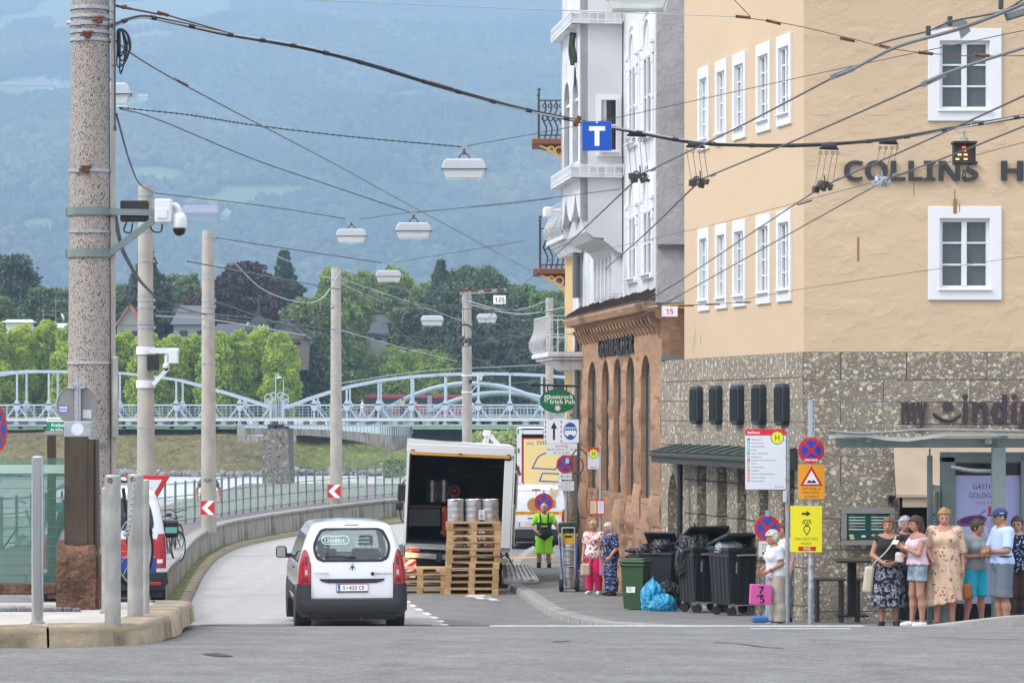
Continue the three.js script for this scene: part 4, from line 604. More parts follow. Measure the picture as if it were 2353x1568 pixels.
// ---------- steel bridge over the river ----------
{
const D0 = 254,D1 = 259,ch = [[-60,866],[0,856],[60,852],[150,853],[270,856],[330,862],[404,872],[460,887],[520,904],[580,923],[620,937]],ch2 = [[648,938],[704,916],[760,898],[800,887],[869,873],[945,864],[1022,859],[1098,857],[1171,858],[1245,861],[1330,868],[1420,884]];
const br = thing('bridge','pale blue steel footbridge with two shallow trussed arches meeting over a stone pier','bridge',P(638,990,256));
const X = (px) => PX(px,D0),Y = (py) => PY(py,D0),yTop = Y(930),yBot = Y(977);
const posts = [[-35,38,111,184,257,331,404,477,550],[721,796,869,945,1022,1098,1171,1245,1320,1395]];
for (const [side,d] of [[0,D0],[1,D1]]) {
for (const c of [ch,ch2]) {const gs = [];for (let i = 0;i < c.length - 1;i++) gs.push(bar(V(X(c[i][0]),Y(c[i][1]),-d),V(X(c[i + 1][0]),Y(c[i + 1][1]),-d),0.20,0.3));M('arch_chord',gs,mat.bridge,br);}
for (const [a,b] of [[-80,622],[650,1440]]) {M('chord',box(X(b) - X(a),0.13,0.25,(X(a) + X(b)) / 2,yTop,-d),mat.bridge,br);M('chord',box(X(b) - X(a),0.15,0.3,(X(a) + X(b)) / 2,yBot,-d),mat.bridge,br);}
posts.forEach((ps,k) => ps.forEach((px,i) => {
const t = pw(k ? ch2 : ch,px),x = X(px);
M('post',[bar(V(x,yBot,-d),V(x,Y(t),-d),0.16,0.2),put(ext([[-0.4,0.1],[0.4,0.1],[0.16,-0.5],[-0.16,-0.5]],0.06),x,yTop,-d + 0.12),put(ext([[-0.08,0.5],[0.08,0.5],[0.32,0],[-0.32,0]],0.06),x,yTop,-d + 0.12),put(ext([[-0.08,0.4],[0.08,0.4],[0.3,0],[-0.3,0]],0.06),x,yBot,-d + 0.16)],mat.bridge,br);
const nx = X(ps[i + 1] ?? px + 75),m = (x + nx) / 2;
M('diagonal',bar(V(x + 0.2,yTop - 0.2,-d),V(m,yBot,-d),0.13,0.15),mat.bridge,br);M('diagonal',bar(V(nx - 0.2,yTop - 0.2,-d),V(m,yBot,-d),0.13,0.15),mat.bridge,br);
M('gusset',put(ext([[-0.34,0],[0.34,0],[0.1,0.42],[-0.1,0.42]],0.06),m,yBot,-d + 0.16),mat.bridge,br);
}));
const rails = [];for (const py of [931,938,944.5,951,957.5]) rails.push(box(X(1440) - X(-80),0.055,0.06,(X(1440) + X(-80)) / 2,Y(py),-d + (side ? 0.35 : -0.35)));
for (let px = -70;px < 1430;px += 21) rails.push(bar(V(X(px),Y(962),-d + (side ? 0.35 : -0.35)),V(X(px),Y(930),-d + (side ? 0.35 : -0.35)),0.05));
M('railing',rails,mat.bridge,br);
}
M('deck',[box(X(1440) - X(-80),0.26,D1 - D0 + 0.9,(X(1440) + X(-80)) / 2,Y(963.5),-(D0 + D1) / 2)],S(0.5,0.49,0.46,0.9),br);
const beams = [];for (let px = -70;px < 1430;px += 36.6) beams.push(box(0.2,0.3,D1 - D0,X(px),Y(971),-(D0 + D1) / 2));M('cross_beam',beams,S(0.16,0.19,0.23,0.6),br);
const or = [];for (const s of [-1,1]) {or.push(bar(V(X(635 + s * 14),yBot - 0.2,-D0),V(X(635 + s * 14),Y(922),-D0),0.2),tor(0.35,0.05,X(635 + s * 18),Y(914),-D0),tor(0.25,0.05,X(635 + s * 8),Y(908),-D0),tor(0.2,0.05,X(635 + s * 22),Y(922),-D0));}
for (let i = -3;i <= 3;i++) or.push(bar(V(X(635 + i * 4),yBot,-D0),V(X(635 + i * 4),Y(916),-D0),0.05));
or.push(pipe([V(X(632),Y(920),-D0),V(X(633),Y(880),-D0),V(X(634),Y(862),-D0),V(X(638),Y(859),-D0),V(X(641),Y(863),-D0)],0.055),cyl(0.12,0.28,0.2,X(641),Y(866),-D0),pipe([V(X(640),Y(920),-D1),V(X(640),Y(870),-D1)],0.05,4));
M('ornament',or,mat.bridge,br);
const pg = new THREE.BoxGeometry(2.35,7.4,6.5,6,14,6),pp = pg.attributes.position;for (let i = 0;i < pp.count;i++) {const x = pp.getX(i),y = pp.getY(i),z = pp.getZ(i);pp.setXYZ(i,x * (1 - 0.02 * y) + 0.12 * (fbm(y * 2,z,2) - 0.5),y,z + 0.12 * (fbm(x * 3,y * 3,2) - 0.5));} pg.computeVertexNormals();pg.translate(PX(637,256),Y(984) - 3.7,-257);
M('pier',pg,std(chips(512,'#6f6963',[[500,5,30,['#5d5751','#827b73','#4a4540','#918a80','#77706a']],[220,2,8,['#2b2826','#35312e']]],61),4,{bumpMap: bumpT(256,(u,v) => fbm(u * 14,v * 14,5,14,63),2.5),bumpScale: 0.12}),br);
M('pier_bearing',[box(0.6,0.5,5.4,PX(627,256),Y(981),-256.5),box(0.6,0.5,5.4,PX(649,256),Y(981),-256.5)],mat.black,br);
}
{// curved ramp under the right arch
const d = 330,rp = thing('footpath_ramp','curved grey footpath ramp with a glass parapet below the right bridge arch','ramp',P(800,1020,d)),pts = [[560,982,1000,352],[650,984,998,346],[730,986,1002,340],[800,990,1010,334],[870,996,1024,329],[905,1000,1034,327],[938,998,1024,330],[945,990,1004,338]];
const cT = new THREE.CatmullRomCurve3(pts.map(([x,t,b,dd]) => P(x,t,dd))),cB = new THREE.CatmullRomCurve3(pts.map(([x,t,b,dd]) => P(x,b,dd)));
M('wall',sheet(50,6,(u,v) => cT.getPoint(u).lerp(cB.getPoint(u),v)),mat.concrete.clone(),rp);rp.children[0].material.color.setRGB(0.5,0.5,0.5);
M('glass_parapet',sheet(50,1,(u,v) => cT.getPoint(u).add(V(0,v * 1.05,0))),S(0.38,0.45,0.46,0.25),rp);
M('deck',sheet(50,1,(u,v) => cT.getPoint(u).add(V(0,0.02,-v * 5))),mat.kerbGrey,rp);
const bars = [];for (let i = 0;i <= 60;i++) {const p = cT.getPoint(i / 60);bars.push(bar(p,p.clone().add(V(0,1.1,0)),i > 34 ? 0.1 : 0.05));} M('railing',bars,S(0.06,0.065,0.07),rp);
const ab = thing('abutment_wall','low grey wall with pale graffiti on the bank left of the bridge pier','wall',P(590,1000,362));
M('wall',box(PX(680,362) - PX(545,362),2.4,1,PX(612,362),PY(994,362),-362),mat.concrete,ab);
M('graffiti',put(new THREE.PlaneGeometry(2.4,1.3),PX(594,361.4),PY(991,361.4),-361.47),new THREE.MeshStandardMaterial({roughness: 0.9,map: canvas(128,64,(x) => {x.fillStyle = '#77746e';x.fillRect(0,0,128,64);x.lineWidth = 10;for (const [c,o] of [['#5aa9d6',2],['#eef4f6',0]]) {x.strokeStyle = c;x.beginPath();for (let i = 0;i < 9;i++) {const a = 8 + i * 13 + o;x.moveTo(a,8 + (i % 3) * 5);x.quadraticCurveTo(a + 14,30,a - 2,58);} x.stroke();}})}),ab,{keep: true});
}
{// farther low-arched bridge, railing, and the red bus crossing it
const d = 436,b2 = thing('far_bridge','farther pale blue bridge with a low arch behind the footbridge','bridge',P(1070,960,d));
M('arch',[[870,952,1290,950,880],[985,946,1330,950,900]].map(([xa,ya,xb,yb,t]) => {const pts = [];for (let i = 0;i <= 20;i++) {const u = i / 20;pts.push(P(lerp(xa,xb,u),lerp(ya,yb,u) - (Math.min(ya,yb) - t) * 4 * u * (1 - u),d));} return pipe(pts,0.42,40,8);}),mat.bridge,b2);
M('deck',box(60,0.9,12,PX(1150,d),PY(958,d),-d - 7),S(0.3,0.36,0.42),b2);
const rl = [];for (let px = 700;px < 1330;px += 8) rl.push(bar(P(px,955,d - 2),P(px,936,d - 2),0.12));for (const py of [936,955]) rl.push(bar(P(690,py,d - 2),P(1330,py,d - 2),0.14));M('railing',rl,S(0.42,0.55,0.58,0.5),b2);
const dB = 446,bus = thing('bus','long dark windowed articulated bus with red roof line and red skirt crossing the far bridge','bus',P(966,952,dB)),X = (p) => PX(p,dB),Y = (p) => PY(p,dB);
for (const [a,b] of [[838,982],[992,1092]]) {M('body',rbox(X(b) - X(a),Y(906) - Y(950),2.6,0.25,(X(a) + X(b)) / 2,(Y(906) + Y(950)) / 2,-dB),S(0.10,0.02,0.025,0.4),bus);M('window',box(X(b) - X(a) - 0.4,Y(913) - Y(933),0.05,(X(a) + X(b)) / 2,(Y(913) + Y(933)) / 2,-dB + 1.31),mat.glassDark,bus);M('roof_line',box(X(b) - X(a) - 0.2,0.3,0.06,(X(a) + X(b)) / 2,Y(911),-dB + 1.32),S(0.5,0.03,0.05,0.4),bus);M('skirt',box(X(b) - X(a) - 0.2,0.7,0.06,(X(a) + X(b)) / 2,Y(943),-dB + 1.32),S(0.5,0.05,0.06,0.4),bus);for (const f of [0.15,0.82]) M('wheel',put(new THREE.CylinderGeometry(0.48,0.48,0.3,16),lerp(X(a),X(b),f),Y(950),-dB + 1.2,Math.PI / 2),mat.rubber,bus);}
M('bellows',box(X(994) - X(980),Y(909) - Y(948),2.3,X(987),Y(928),-dB),S(0.35,0.36,0.37),bus);
}
// ---------- houses among the trees and on the mountainside ----------
function farHouse(px,ridge,base,w,d,wallC,roofC,label,o = {}) {
const x = PX(px,d),y0 = PY(base,d),W = w * d / F,H = (base - ridge) * d / F,e = H * (o.eave ?? 0.5),L = W * (o.deep ?? 0.8),h = thing('house',label,'house',V(x,y0,-d),'houses beyond the river');LOCAL.add(h);
M('wall',box(W * 0.94,e + 3,L * 0.94,0,e / 2 - 1.5,-L / 2),wallC,h);
if (o.gable) {M('gable',put(ext([[-W * 0.47,e],[W * 0.47,e],[0,H * 0.97]],0.3),0,0,-0.3),wallC,h);for (const s of [-1,1]) M('roof',put(new THREE.BoxGeometry(Math.hypot(W / 2,H - e) + 0.3,0.25,L + 0.6),s * W / 4,(H + e) / 2,-L / 2,0,0,-s * Math.atan2(H - e,W / 2)),roofC,h);}
else {const q = o.hip ?? 0.0;M('roof',(() => {const g = new THREE.BufferGeometry(),a = W / 2 + 0.3,b = L + 0.4,r = W / 2 * (1 - q);const v = [[-a,e,0.4],[a,e,0.4],[a,e,-b],[-a,e,-b],[-r,H,-L / 2],[r,H,-L / 2]],f = [[0,1,5],[0,5,4],[2,3,4],[2,4,5],[1,2,5],[3,0,4]];g.setAttribute('position',new THREE.Float32BufferAttribute(f.flat().flatMap((i) => v[i]),3));g.computeVertexNormals();return g;})(),roofC,h);}
const n = Math.max(2,Math.round(W / 3.2));for (let i = 0;i < n;i++) M('window',box(W / n * 0.4,e * 0.28,0.1,(i + 0.5 - n / 2) * W * 0.86 / n,e * 0.55,0.02 - L * 0.03),mat.glassDark,h);
if (o.chimney) M('chimney',box(W * 0.07,H * 0.3,W * 0.07,W * 0.2,H * 0.95,-L * 0.5),S(0.6,0.58,0.55),h);
return h;
}
{
const slate = S(0.065,0.07,0.08,0.6),cream = S(0.3,0.29,0.27),wh = S(0.75,0.74,0.72),terra = S(0.42,0.16,0.08),brownR = S(0.22,0.12,0.10),pink = S(0.34,0.22,0.24);
farHouse(540,742,800,130,405,cream,slate,'house with a slate roof and chimney behind the middle plane trees',{chimney: 1,hip: 0.3,eave: 0.4});
farHouse(655,738,800,110,402,S(0.16,0.13,0.12),slate,'dark gabled house at the right end of the plane tree row',{gable: 1,eave: 0.35});
farHouse(852,722,790,76,484,S(0.3,0.3,0.3),slate,'grey roofed house with a white gable among the park trees',{eave: 0.35,hip: 0.1});
farHouse(440,700,790,90,430,S(0.3,0.3,0.32),S(0.10,0.105,0.12,0.5),'dark slate roof seen beside the second concrete pole',{hip: 0.3});
farHouse(296,702,790,60,428,S(0.3,0.28,0.26),terra,'red roofed house half hidden by the left spruce',{gable: 1});
farHouse(40,733,800,60,400,wh,wh,'white flat topped house behind the plane trees at the left',{eave: 0.9,hip: 0.05});
farHouse(150,741,800,90,402,wh,S(0.5,0.5,0.48),'white house under the roof aerials at the left',{eave: 0.8,chimney: 1});
const sp = thing('spire','slender green copper spire with a finial between the third and fourth pole','spire',P(594,760,404));LOCAL.add(sp);const q = 404 / F;
M('roof',[put(new THREE.CylinderGeometry(0.12,2.6,40 * q,4),0,20 * q,0,0,0.6),put(new THREE.CylinderGeometry(0.08,0.35,30 * q,8),0,52 * q,0)],mat.copper,sp);M('finial',[tube(V(0,65 * q,0),V(0,88 * q,0),0.06),ball(0.28,0,70 * q,0),ball(0.2,0,76 * q,0),bar(V(-0.3,83 * q,0),V(0.3,83 * q,0),0.06)],mat.copper,sp);M('wall',box(3,10,3,0,-5,0),slate,sp);
const ae = thing('roof_aerial','thin grey roof aerials with crossbars and a small satellite dish at the left','aerial',P(115,745,400));const A = (x,y) => P(x,y,399);
M('mast',[bar(A(127,742),A(127,680),0.12),bar(A(98,745),A(98,706),0.12)],S(0.2,0.22,0.23),ae);M('crossbar',[bar(A(118,690),A(138,690),0.1),bar(A(116,714),A(140,714),0.1),bar(A(100,722),A(124,722),0.1),bar(A(88,742),A(100,742),0.1)],S(0.2,0.22,0.23),ae);M('dish',put(new THREE.SphereGeometry(0.9,12,6,0,6.3,0,0.7),...A(132,732).toArray(),0,0,-1.2),wh,ae);
const HL = [[wh,pink,'long farmhouse on the mountainside at the left edge',{hip: 0.15,eave: 0.5}],[wh,S(0.30,0.24,0.24),'tall hipped roof farmhouse beside the long farmhouse on the mountainside',{hip: 0.8,eave: 0.25}],[wh,terra,'small red roofed house right of the hipped farmhouse',{gable: 1}],[S(0.7,0.55,0.42),terra,'orange farmhouse high on the mountainside beside the thick pole',{hip: 0.1,eave: 0.6}],[S(0.2,0.11,0.09),brownR,'small brown barn on the mountainside right of the thick pole',{gable: 1}],[wh,S(0.4,0.42,0.45),'small pale roofed house beside the brown barn',{hip: 0.1}],[S(0.3,0.2,0.18),pink,'long pinkish roofed barn low on the mountainside',{hip: 0.1,eave: 0.45}],[wh,brownR,'small white chalet right of the long barn',{gable: 1}]];
HH.forEach(([px,rg,bs,w,d],i) => farHouse(px,rg,bs,w,d,...HL[i]));
}
// ---------- concrete poles, cameras, foreground furniture on the left ----------
const band = (x,y,z,r,h,t = 0.012) => put(new THREE.CylinderGeometry(r + t,r + t,h,28,1,true),x,y,z);
function pole(px,d,pxTop,yTop,w0,w1,yBase,label,m,name = 'concrete_pole',bands = []) {
const x0 = PX(px,d),x1 = PX(pxTop,d),yb = EYE - yBase,yt = PY(yTop,d),r0 = w0 * d / F / 2,r1 = w1 * d / F / 2,t = thing(name,label,'pole',V(x0,yb,-d),'concrete poles along the river side');
const H = yt - yb,at2 = (py) => {const y = PY(py,d),k = (y - yb) / H;return [lerp(x0,x1,k),y,lerp(r0,r1,k)];};
M('shaft',(() => {const g = new THREE.CylinderGeometry(r1,r0,H,40,8);const p = g.attributes.position;for (let i = 0;i < p.count;i++) p.setX(i,p.getX(i) + (x1 - x0) * (p.getY(i) / H + 0.5));const uv = g.attributes.uv;for (let i = 0;i < uv.count;i++) uv.setXY(i,uv.getX(i) * Math.round(6.283 * r0 / (m === mat.terrazzo ? 0.95 : 1.3) + 0.5) * (m === mat.terrazzo ? 0.95 : 1.3),uv.getY(i) * H);return g.translate(x0,yb + H / 2,-d);})(),m,t,{keep: true});
for (const [py,h,mm,name2] of bands) {const [x,y,r] = at2(py);M(name2 ?? 'clamp',[band(x,y,-d,r,h),box(0.05,h * 1.4,0.05,x + (py % 7 < 3 ? -r * 0.5 : r + 0.02),y,-d + (py % 7 < 3 ? r * 0.87 : 0.02))],mm ?? mat.galv,t);}
t.at2 = at2;return t;
}
const D1 = 25.5;
const P1 = pole(204,D1,207,-60,106,86,1.75,'thick pale concrete pole with dark stone speckles, largest of the poles',mat.terrazzo,'concrete_pole',[[20,0.035],[40,0.03],[57,0.035],[75,0.03],[93,0.03],[393,0.03],[533,0.02,mat.galv],[833,0.025,mat.wireLight],[1022,0.025,mat.greyMetal]]);
{
M('cable_duct',[box(0.035,3.6,0.05,PX(261,D1),2.7,-D1 + 0.02),box(0.035,5,0.04,PX(260,D1),6.9,-D1 + 0.02)],mat.poleConc,P1);
M('service_strip',rbox(0.05,0.72,0.06,0.01,PX(266,D1),PY(912,D1),-D1 + 0.06),mat.steelWorn,P1);
for (const [px,py] of [[235,52],[208,86],[205,393]]) M('rusty_clamp',[put(new RoundedBoxGeometry(0.05,0.06,0.04,2,0.01),PX(px,D1),PY(py,D1),-D1 + 0.19),cyl(0.012,0.012,0.09,PX(px,D1) - 0.02,PY(py,D1),-D1 + 0.20,8,0,0,1.57),box(0.09,0.018,0.03,PX(px,D1),PY(py,D1) + 0.025,-D1 + 0.2)],mat.rust,P1);
M('pipe_stub',[tube(P(153,52,D1),P(186,52,D1),0.018),box(0.03,0.17,0.06,PX(184,D1),PY(54,D1),-D1 + 0.06)],mat.steelWorn,P1);
const mk = thing('security_camera','white dome camera on a grey bracket with black box, on the thick speckled pole','camera',P(330,540,D1)),d = D1 - 0.05,[,,rr] = P1.at2(487);
for (const py of [487,583]) {const [x,y,r] = P1.at2(py);M('bracket_band',[band(x,y,-D1,r,0.07,0.018),box(0.02,0.07,0.1,x - r - 0.02,y,-D1)],mat.shelter,mk);}
M('bracket_arm',[bar(P(240,486,d),P(384,489,d),0.055),bar(P(245,586,d),P(370,492,d),0.055)],mat.shelter,mk);
M('black_box',[rbox(0.245,0.185,0.12,0.012,PX(307,d),PY(484,d),-d - 0.05)],mat.black,mk);M('white_box',[rbox(0.15,0.21,0.13,0.015,PX(376,d),PY(485,d),-d + 0.02),box(0.09,0.08,0.01,PX(374,d),PY(492,d),-d + 0.09)],mat.whitePaint,mk);
M('neck',pipe([P(392,474,d),P(402,472,d),P(409,480,d),P(411,500,d)],0.028,16,10),mat.whitePaint,mk);
M('dome',[put(lathe([[0.0,0.11],[0.03,0.11],[0.055,0.09],[0.066,0.05],[0.068,-0.02],[0.062,-0.03]]),...P(411,516,d).toArray())],mat.whitePaint,mk);M('lens',ball(0.058,...P(411,527,d).toArray()),mat.blackGloss,mk);
M('cord',[pipe([P(290,510,d),P(284,530,d),P(298,534,d),P(304,512,d)],0.008,16),pipe([P(340,505,d),P(350,530,d),P(368,532,d),P(372,514,d)],0.008,16)],mat.cable,mk);
const coil = [],r = RNG(3);for (let i = 0;i < 9;i++) {const w = 8 + r() * 14,h = 26 + r() * 34,c = [272 + r() * 8,66 + h];const pts = [];for (let k = 0;k < 12;k++) {const a = k / 12 * 6.283;pts.push(P(c[0] + Math.sin(a) * w * (0.6 + 0.4 * Math.sin(a)),c[1] - Math.cos(a) * h,D1 + 0.05 * Math.sin(a * 2 + i)));} coil.push(pipe(pts,0.006,40,5,true));}
tag(M('cable_coil',coil,mat.cable,scene),'loose black cable coil hanging beside the top of the thick speckled pole','cable');
tag(M('aerial_rod',[tube(P(262,-40,25.3),P(263,290,25.3),0.009),tube(P(263,290,25.3),P(263,300,25.3),0.015),tube(P(257,150,25.3),P(266,150,25.3),0.01)],mat.wire,scene),'thin vertical rod standing along the right side of the thick speckled pole','rod');
}
const P2 = pole(335,62,333,427,44,32,3.45,'second concrete pole, with white camera brackets and graffiti tape',mat.poleConc,'concrete_pole',[[447,0.06],[531,0.04],[689,0.05],[706,0.04],[678,0.03],[742,0.06],[752,0.05],[600,0.03],[981,0.03,mat.wireLight]]);
const P3 = pole(479,83,477,530,36,27,3.5,'third concrete pole, with a red and white arrow board near its foot',mat.poleConc,'concrete_pole',[[545,0.05],[628,0.04],[640,0.04],[690,0.06],[704,0.05],[750,0.06],[835,0.04]]);
const P4 = pole(772,108,771,615,29,22,3.5,'fourth concrete pole, with a red and white arrow board behind the white car',mat.poleConc,'concrete_pole',[[640,0.06],[700,0.06],[760,0.06],[794,0.05],[860,0.06],[880,0.06]]);
const P5 = pole(1073,130,1072,672,24,21,4.2,'fifth concrete pole, with a rusty cross arm and a white number plate beside it',mat.poleConc,'concrete_pole',[[684,0.1],[780,0.08],[690,0.1]]);
const P6 = pole(1262,145,1262,684,19,17,4.2,'sixth concrete pole, farthest, half hidden by the white scroll balcony',mat.poleConc,'concrete_pole',[[695,0.1]]);
const smallCam = (pl,d,x,y,s,label) => {// white bracket camera on pole 2 and 5
const t = thing('security_camera',label,'camera',P(x + 40 * s,y,d)),q = (dx,dy) => P(x + dx * s,y + dy * s,d - 0.25);
for (const dy of [0,77]) {const [px,py,r] = pl.at2(y + dy * s);M('bracket_band',band(px,py,-d,r,0.17 * s,0.03),mat.whitePaint,t);}
M('bracket_arm',[bar(q(10,0),q(77,0),0.12 * s),bar(q(18,78),q(52,40),0.09 * s)],mat.whitePaint,t);M('black_box',rbox(0.25 * s,0.34 * s,0.2,0.02,q(18,27).x,q(18,27).y,-d + 0.25),mat.black,t);
M('white_box',rbox(0.2 * s,0.3 * s,0.2,0.02,q(66,14).x,q(66,14).y,-d + 0.3),mat.whitePaint,t);M('neck',pipe([q(60,10),q(50,8),q(48,18),q(48,30)],0.045 * s,12,8),mat.whitePaint,t);M('dome',ball(0.085 * s,q(48,36).x,q(48,36).y,-d + 0.25),mat.whitePaint,t);M('lens',ball(0.07 * s,q(48,41).x,q(48,41).y,-d + 0.25),mat.blackGloss,t);
};
smallCam(P2,62,333,805,1,'white dome camera with black box on the second concrete pole');smallCam(P5,130,1072,862,0.5,'small white camera bracket on the fifth concrete pole');
tag(M('graffiti_tag',put(new THREE.PlaneGeometry(0.36,0.18),PX(478,82.7),PY(1103,82.7),-82.75),new THREE.MeshStandardMaterial({transparent: true,roughness: 0.9,map: canvas(96,48,(x) => {x.clearRect(0,0,96,48);x.fillStyle = 'rgba(20,20,24,0.9)';x.font = 'bold 34px sans-serif';x.fillText('3IAS',6,36);})}),scene,{keep: true}),'black scrawled graffiti tag on the third concrete pole','graffiti');
// arrow boards: red board with white chevron pointing left
const arrowMap = canvas(128,128,(x) => {x.fillStyle = '#d4202a';x.fillRect(0,0,128,128);x.fillStyle = '#f1f1f1';x.beginPath();x.moveTo(10,64);x.lineTo(74,0);x.lineTo(128,0);x.lineTo(64,64);x.lineTo(128,128);x.lineTo(74,128);x.closePath();x.fill();});
for (const [px,py,d,w,l] of [[476,1166,82.3,0.40,'red and white left arrow board on the third concrete pole'],[767,1128,107.5,0.50,'red and white left arrow board on the fourth concrete pole']]) {const t = thing('arrow_board',l,'sign',P(px,py,d),'arrow boards on the poles');M('board',rbox(w,w,0.04,0.01,PX(px,d),PY(py,d),-d),mat.greyMetal,t);M('face',put(new THREE.PlaneGeometry(w,w),PX(px,d),PY(py,d),-d + 0.023),new THREE.MeshStandardMaterial({map: arrowMap,roughness: 0.5}),t,{keep: true});}
// bollards
{
const lbl = [['first polished steel bollard from the left, slim, beside the green mesh fence',85,1047,1425,27,21.0],['weathered steel bollard, second from the left, in front of the red stone base',258,1090,1427,37,20.8],['weathered steel bollard with a chain hanging from its top, in front of the police van',310,1088,1412,36,21.7],['steel bollard half hidden behind the one with the chain',334,1100,1408,16,22.3],['steel bollard just showing behind the second one from the left',242,1118,1404,20,22.4]];
for (const [l,px,t0,b0,w,d] of lbl) {
const r = w * d / F / 2,y0 = EYE - pw(PROM,d),h = PY(t0,d) - y0,t = thing('bollard',l,'bollard',V(PX(px,d),y0,-d),'steel bollards on the paved corner');LOCAL.add(t);
M('post',[put(lathe([[r,-0.02],[r,h - 0.012],[r - 0.008,h - 0.003],[r - 0.02,h],[0,h + 0.002]],40))],px === 85 ? mat.steel : mat.steelWorn,t);M('base_ring',put(new THREE.CylinderGeometry(r + 0.012,r + 0.016,0.012,32),0,0.006,0),mat.greyMetal,t);
if (px === 258 || px === 310) M('eyelet',[tor(0.014,0.005,-0.01,h - 0.04,r + 0.008)],mat.rust,t);
}
const ch = [];for (let i = 0;i < 26;i++) {const u = i / 26,x = lerp(311,286,Math.pow(u,0.9)),y = 1096 + 150 * Math.sin(u * 1.35) - (u > 0.8 ? (u - 0.8) * 90 : 0);const q = P(x,y,21.55);ch.push(tor(0.014,0.004,q.x,q.y,q.z,i % 2 ? 0 : 1.3,0,0.4,5,12));}
tag(M('chain',ch,mat.galv,scene),'short galvanised chain sagging between two steel bollards','chain');
}
{// red sandstone foot with rusty steel column
const d = 23.1,st = thing('steel_column','rusty brown steel column with a galvanised cap on a red sandstone foot','column',V(PX(180,d),EYE - 1.6,-d)),y0 = EYE - 1.62,yt = PY(1250,d);
const g = new THREE.BoxGeometry(0.315,yt - y0,0.32,10,12,10),p = g.attributes.position;for (let i = 0;i < p.count;i++) {const x = p.getX(i),y = p.getY(i),z = p.getZ(i),n = 0.02 * (fbm(x * 9 + 3,y * 9 + z * 9,3) - 0.5),c = y > 0.14 ? 1 - (y - 0.14) * 0.9 : 1 - 0.04 * (0.2 - y);p.setXYZ(i,x * c + n,y + n,z * c + n);} g.computeVertexNormals();g.translate(PX(180,d),(y0 + yt) / 2,-d);
M('stone_foot',g,mat.redStone,st);M('stone_side',box(0.06,yt - y0 - 0.09,0.28,PX(222,d),(y0 + yt) / 2 - 0.04,-d - 0.03),mat.redStone,st);
const x0 = PX(177,d),yc = PY(1003,d);M('column',[box(0.185,yc - yt,0.05,x0,(yt + yc) / 2,-d + 0.06),box(0.05,yc - yt,0.16,x0 + 0.115,(yt + yc) / 2 - 0.02,-d),box(0.02,yc - yt + 0.02,0.18,x0 + 0.15,(yt + yc) / 2 - 0.03,-d - 0.04,0,0,0.01)],mat.rustDark,st);
M('cap',rbox(0.215,0.122,0.14,0.006,PX(181,d),PY(985,d),-d + 0.02),mat.galv,st);M('cap_patch',put(new THREE.CircleGeometry(0.05,24),PX(181,d),PY(985,d),-d + 0.0925),S(0.66,0.68,0.74,0.6),st);
}
{// back of a small round sign
const d = 24.2,t = thing('round_sign','grey back of a round road sign with two stickers before the thick pole','sign',P(177,1000,d)),c = P(176,930,d),r = 46 * d / F;
M('disc',[put(new THREE.CylinderGeometry(r,r,0.008,48),c.x,c.y,c.z,Math.PI / 2),tor(r,0.006,c.x,c.y,c.z + 0.004,0,0,0,6,48)],S(0.27,0.265,0.255,0.45,{metalness: 0.3}),t);
M('post',[box(0.05,0.62,0.03,c.x + 0.01,c.y - 0.06,c.z + 0.026),box(0.014,0.62,0.012,c.x + 0.012,c.y - 0.06,c.z + 0.046),box(0.015,0.62,0.01,c.x + 0.03,c.y - 0.06,c.z + 0.044)],mat.galv,t);
M('clamp',[rbox(0.14,0.022,0.03,0.005,c.x,c.y + 0.145,c.z + 0.035),rbox(0.06,0.05,0.04,0.006,c.x + 0.008,c.y + 0.165,c.z + 0.03),...[-0.055,-0.03,0.05].map((x) => ball(0.007,c.x + x,c.y + 0.145,c.z + 0.052))],mat.galv,t);
M('sticker',put(new THREE.PlaneGeometry(0.075,0.055),c.x - 0.115,c.y - 0.035,c.z + 0.006),new THREE.MeshStandardMaterial({map: canvas(64,48,(x) => {x.fillStyle = '#e8ebf4';x.fillRect(0,0,64,48);x.strokeStyle = '#3b55b4';x.lineWidth = 5;x.strokeRect(2,2,60,44);x.fillStyle = '#3b55b4';x.fillRect(6,20,52,8);x.font = 'bold 12px sans-serif';x.fillText('ooooo',12,16);x.fillText('MULACK',8,40);})}),t,{keep: true});
M('sticker',box(0.072,0.072,0.002,c.x + 0.085,c.y - 0.075,c.z + 0.006),S(0.68,0.68,0.7),t);
}
{// dark post with beam and green direction sign
const d = 24.6,t = thing('direction_sign','green direction sign lettered Freilassing on a beam over a dark slim post','sign',V(PX(116,d),EYE - 1.58,-d)),y0 = EYE - 1.6;
M('post',[box(0.058,PY(1000,d) - y0,0.05,PX(116,d),(PY(1000,d) + y0) / 2,-d),box(0.02,PY(1000,d) - y0,0.07,PX(124,d),(PY(1000,d) + y0) / 2,-d)],mat.rustDark,t);
M('beam',rbox(0.22,0.032,0.06,0.004,PX(132,d),PY(994,d),-d),mat.kerbGrey,t);
const w = 0.30,h = 0.115,x = PX(106,d) + w / 2,y = PY(989,d) + h / 2;M('board',box(w,h,0.012,x,y,-d + 0.0),mat.galv,t);
M('face',put(new THREE.PlaneGeometry(w,h),x,y,-d + 0.0075),new THREE.MeshStandardMaterial({roughness: 0.4,map: canvas(512,188,(c) => {c.fillStyle = '#0d8a68';c.fillRect(0,0,512,188);c.fillStyle = '#eef1ee';c.fillRect(0,0,512,62);c.fillStyle = '#333';c.font = '36px sans-serif';c.fillText('Raffineria Radweg',20,44);c.fillStyle = '#fff';c.font = 'bold 62px sans-serif';c.fillText('← Freilassing',26,132);c.font = 'bold 40px sans-serif';c.fillText('B3  MÜHL  4,5 km',60,186);})}),t,{keep: true});
}
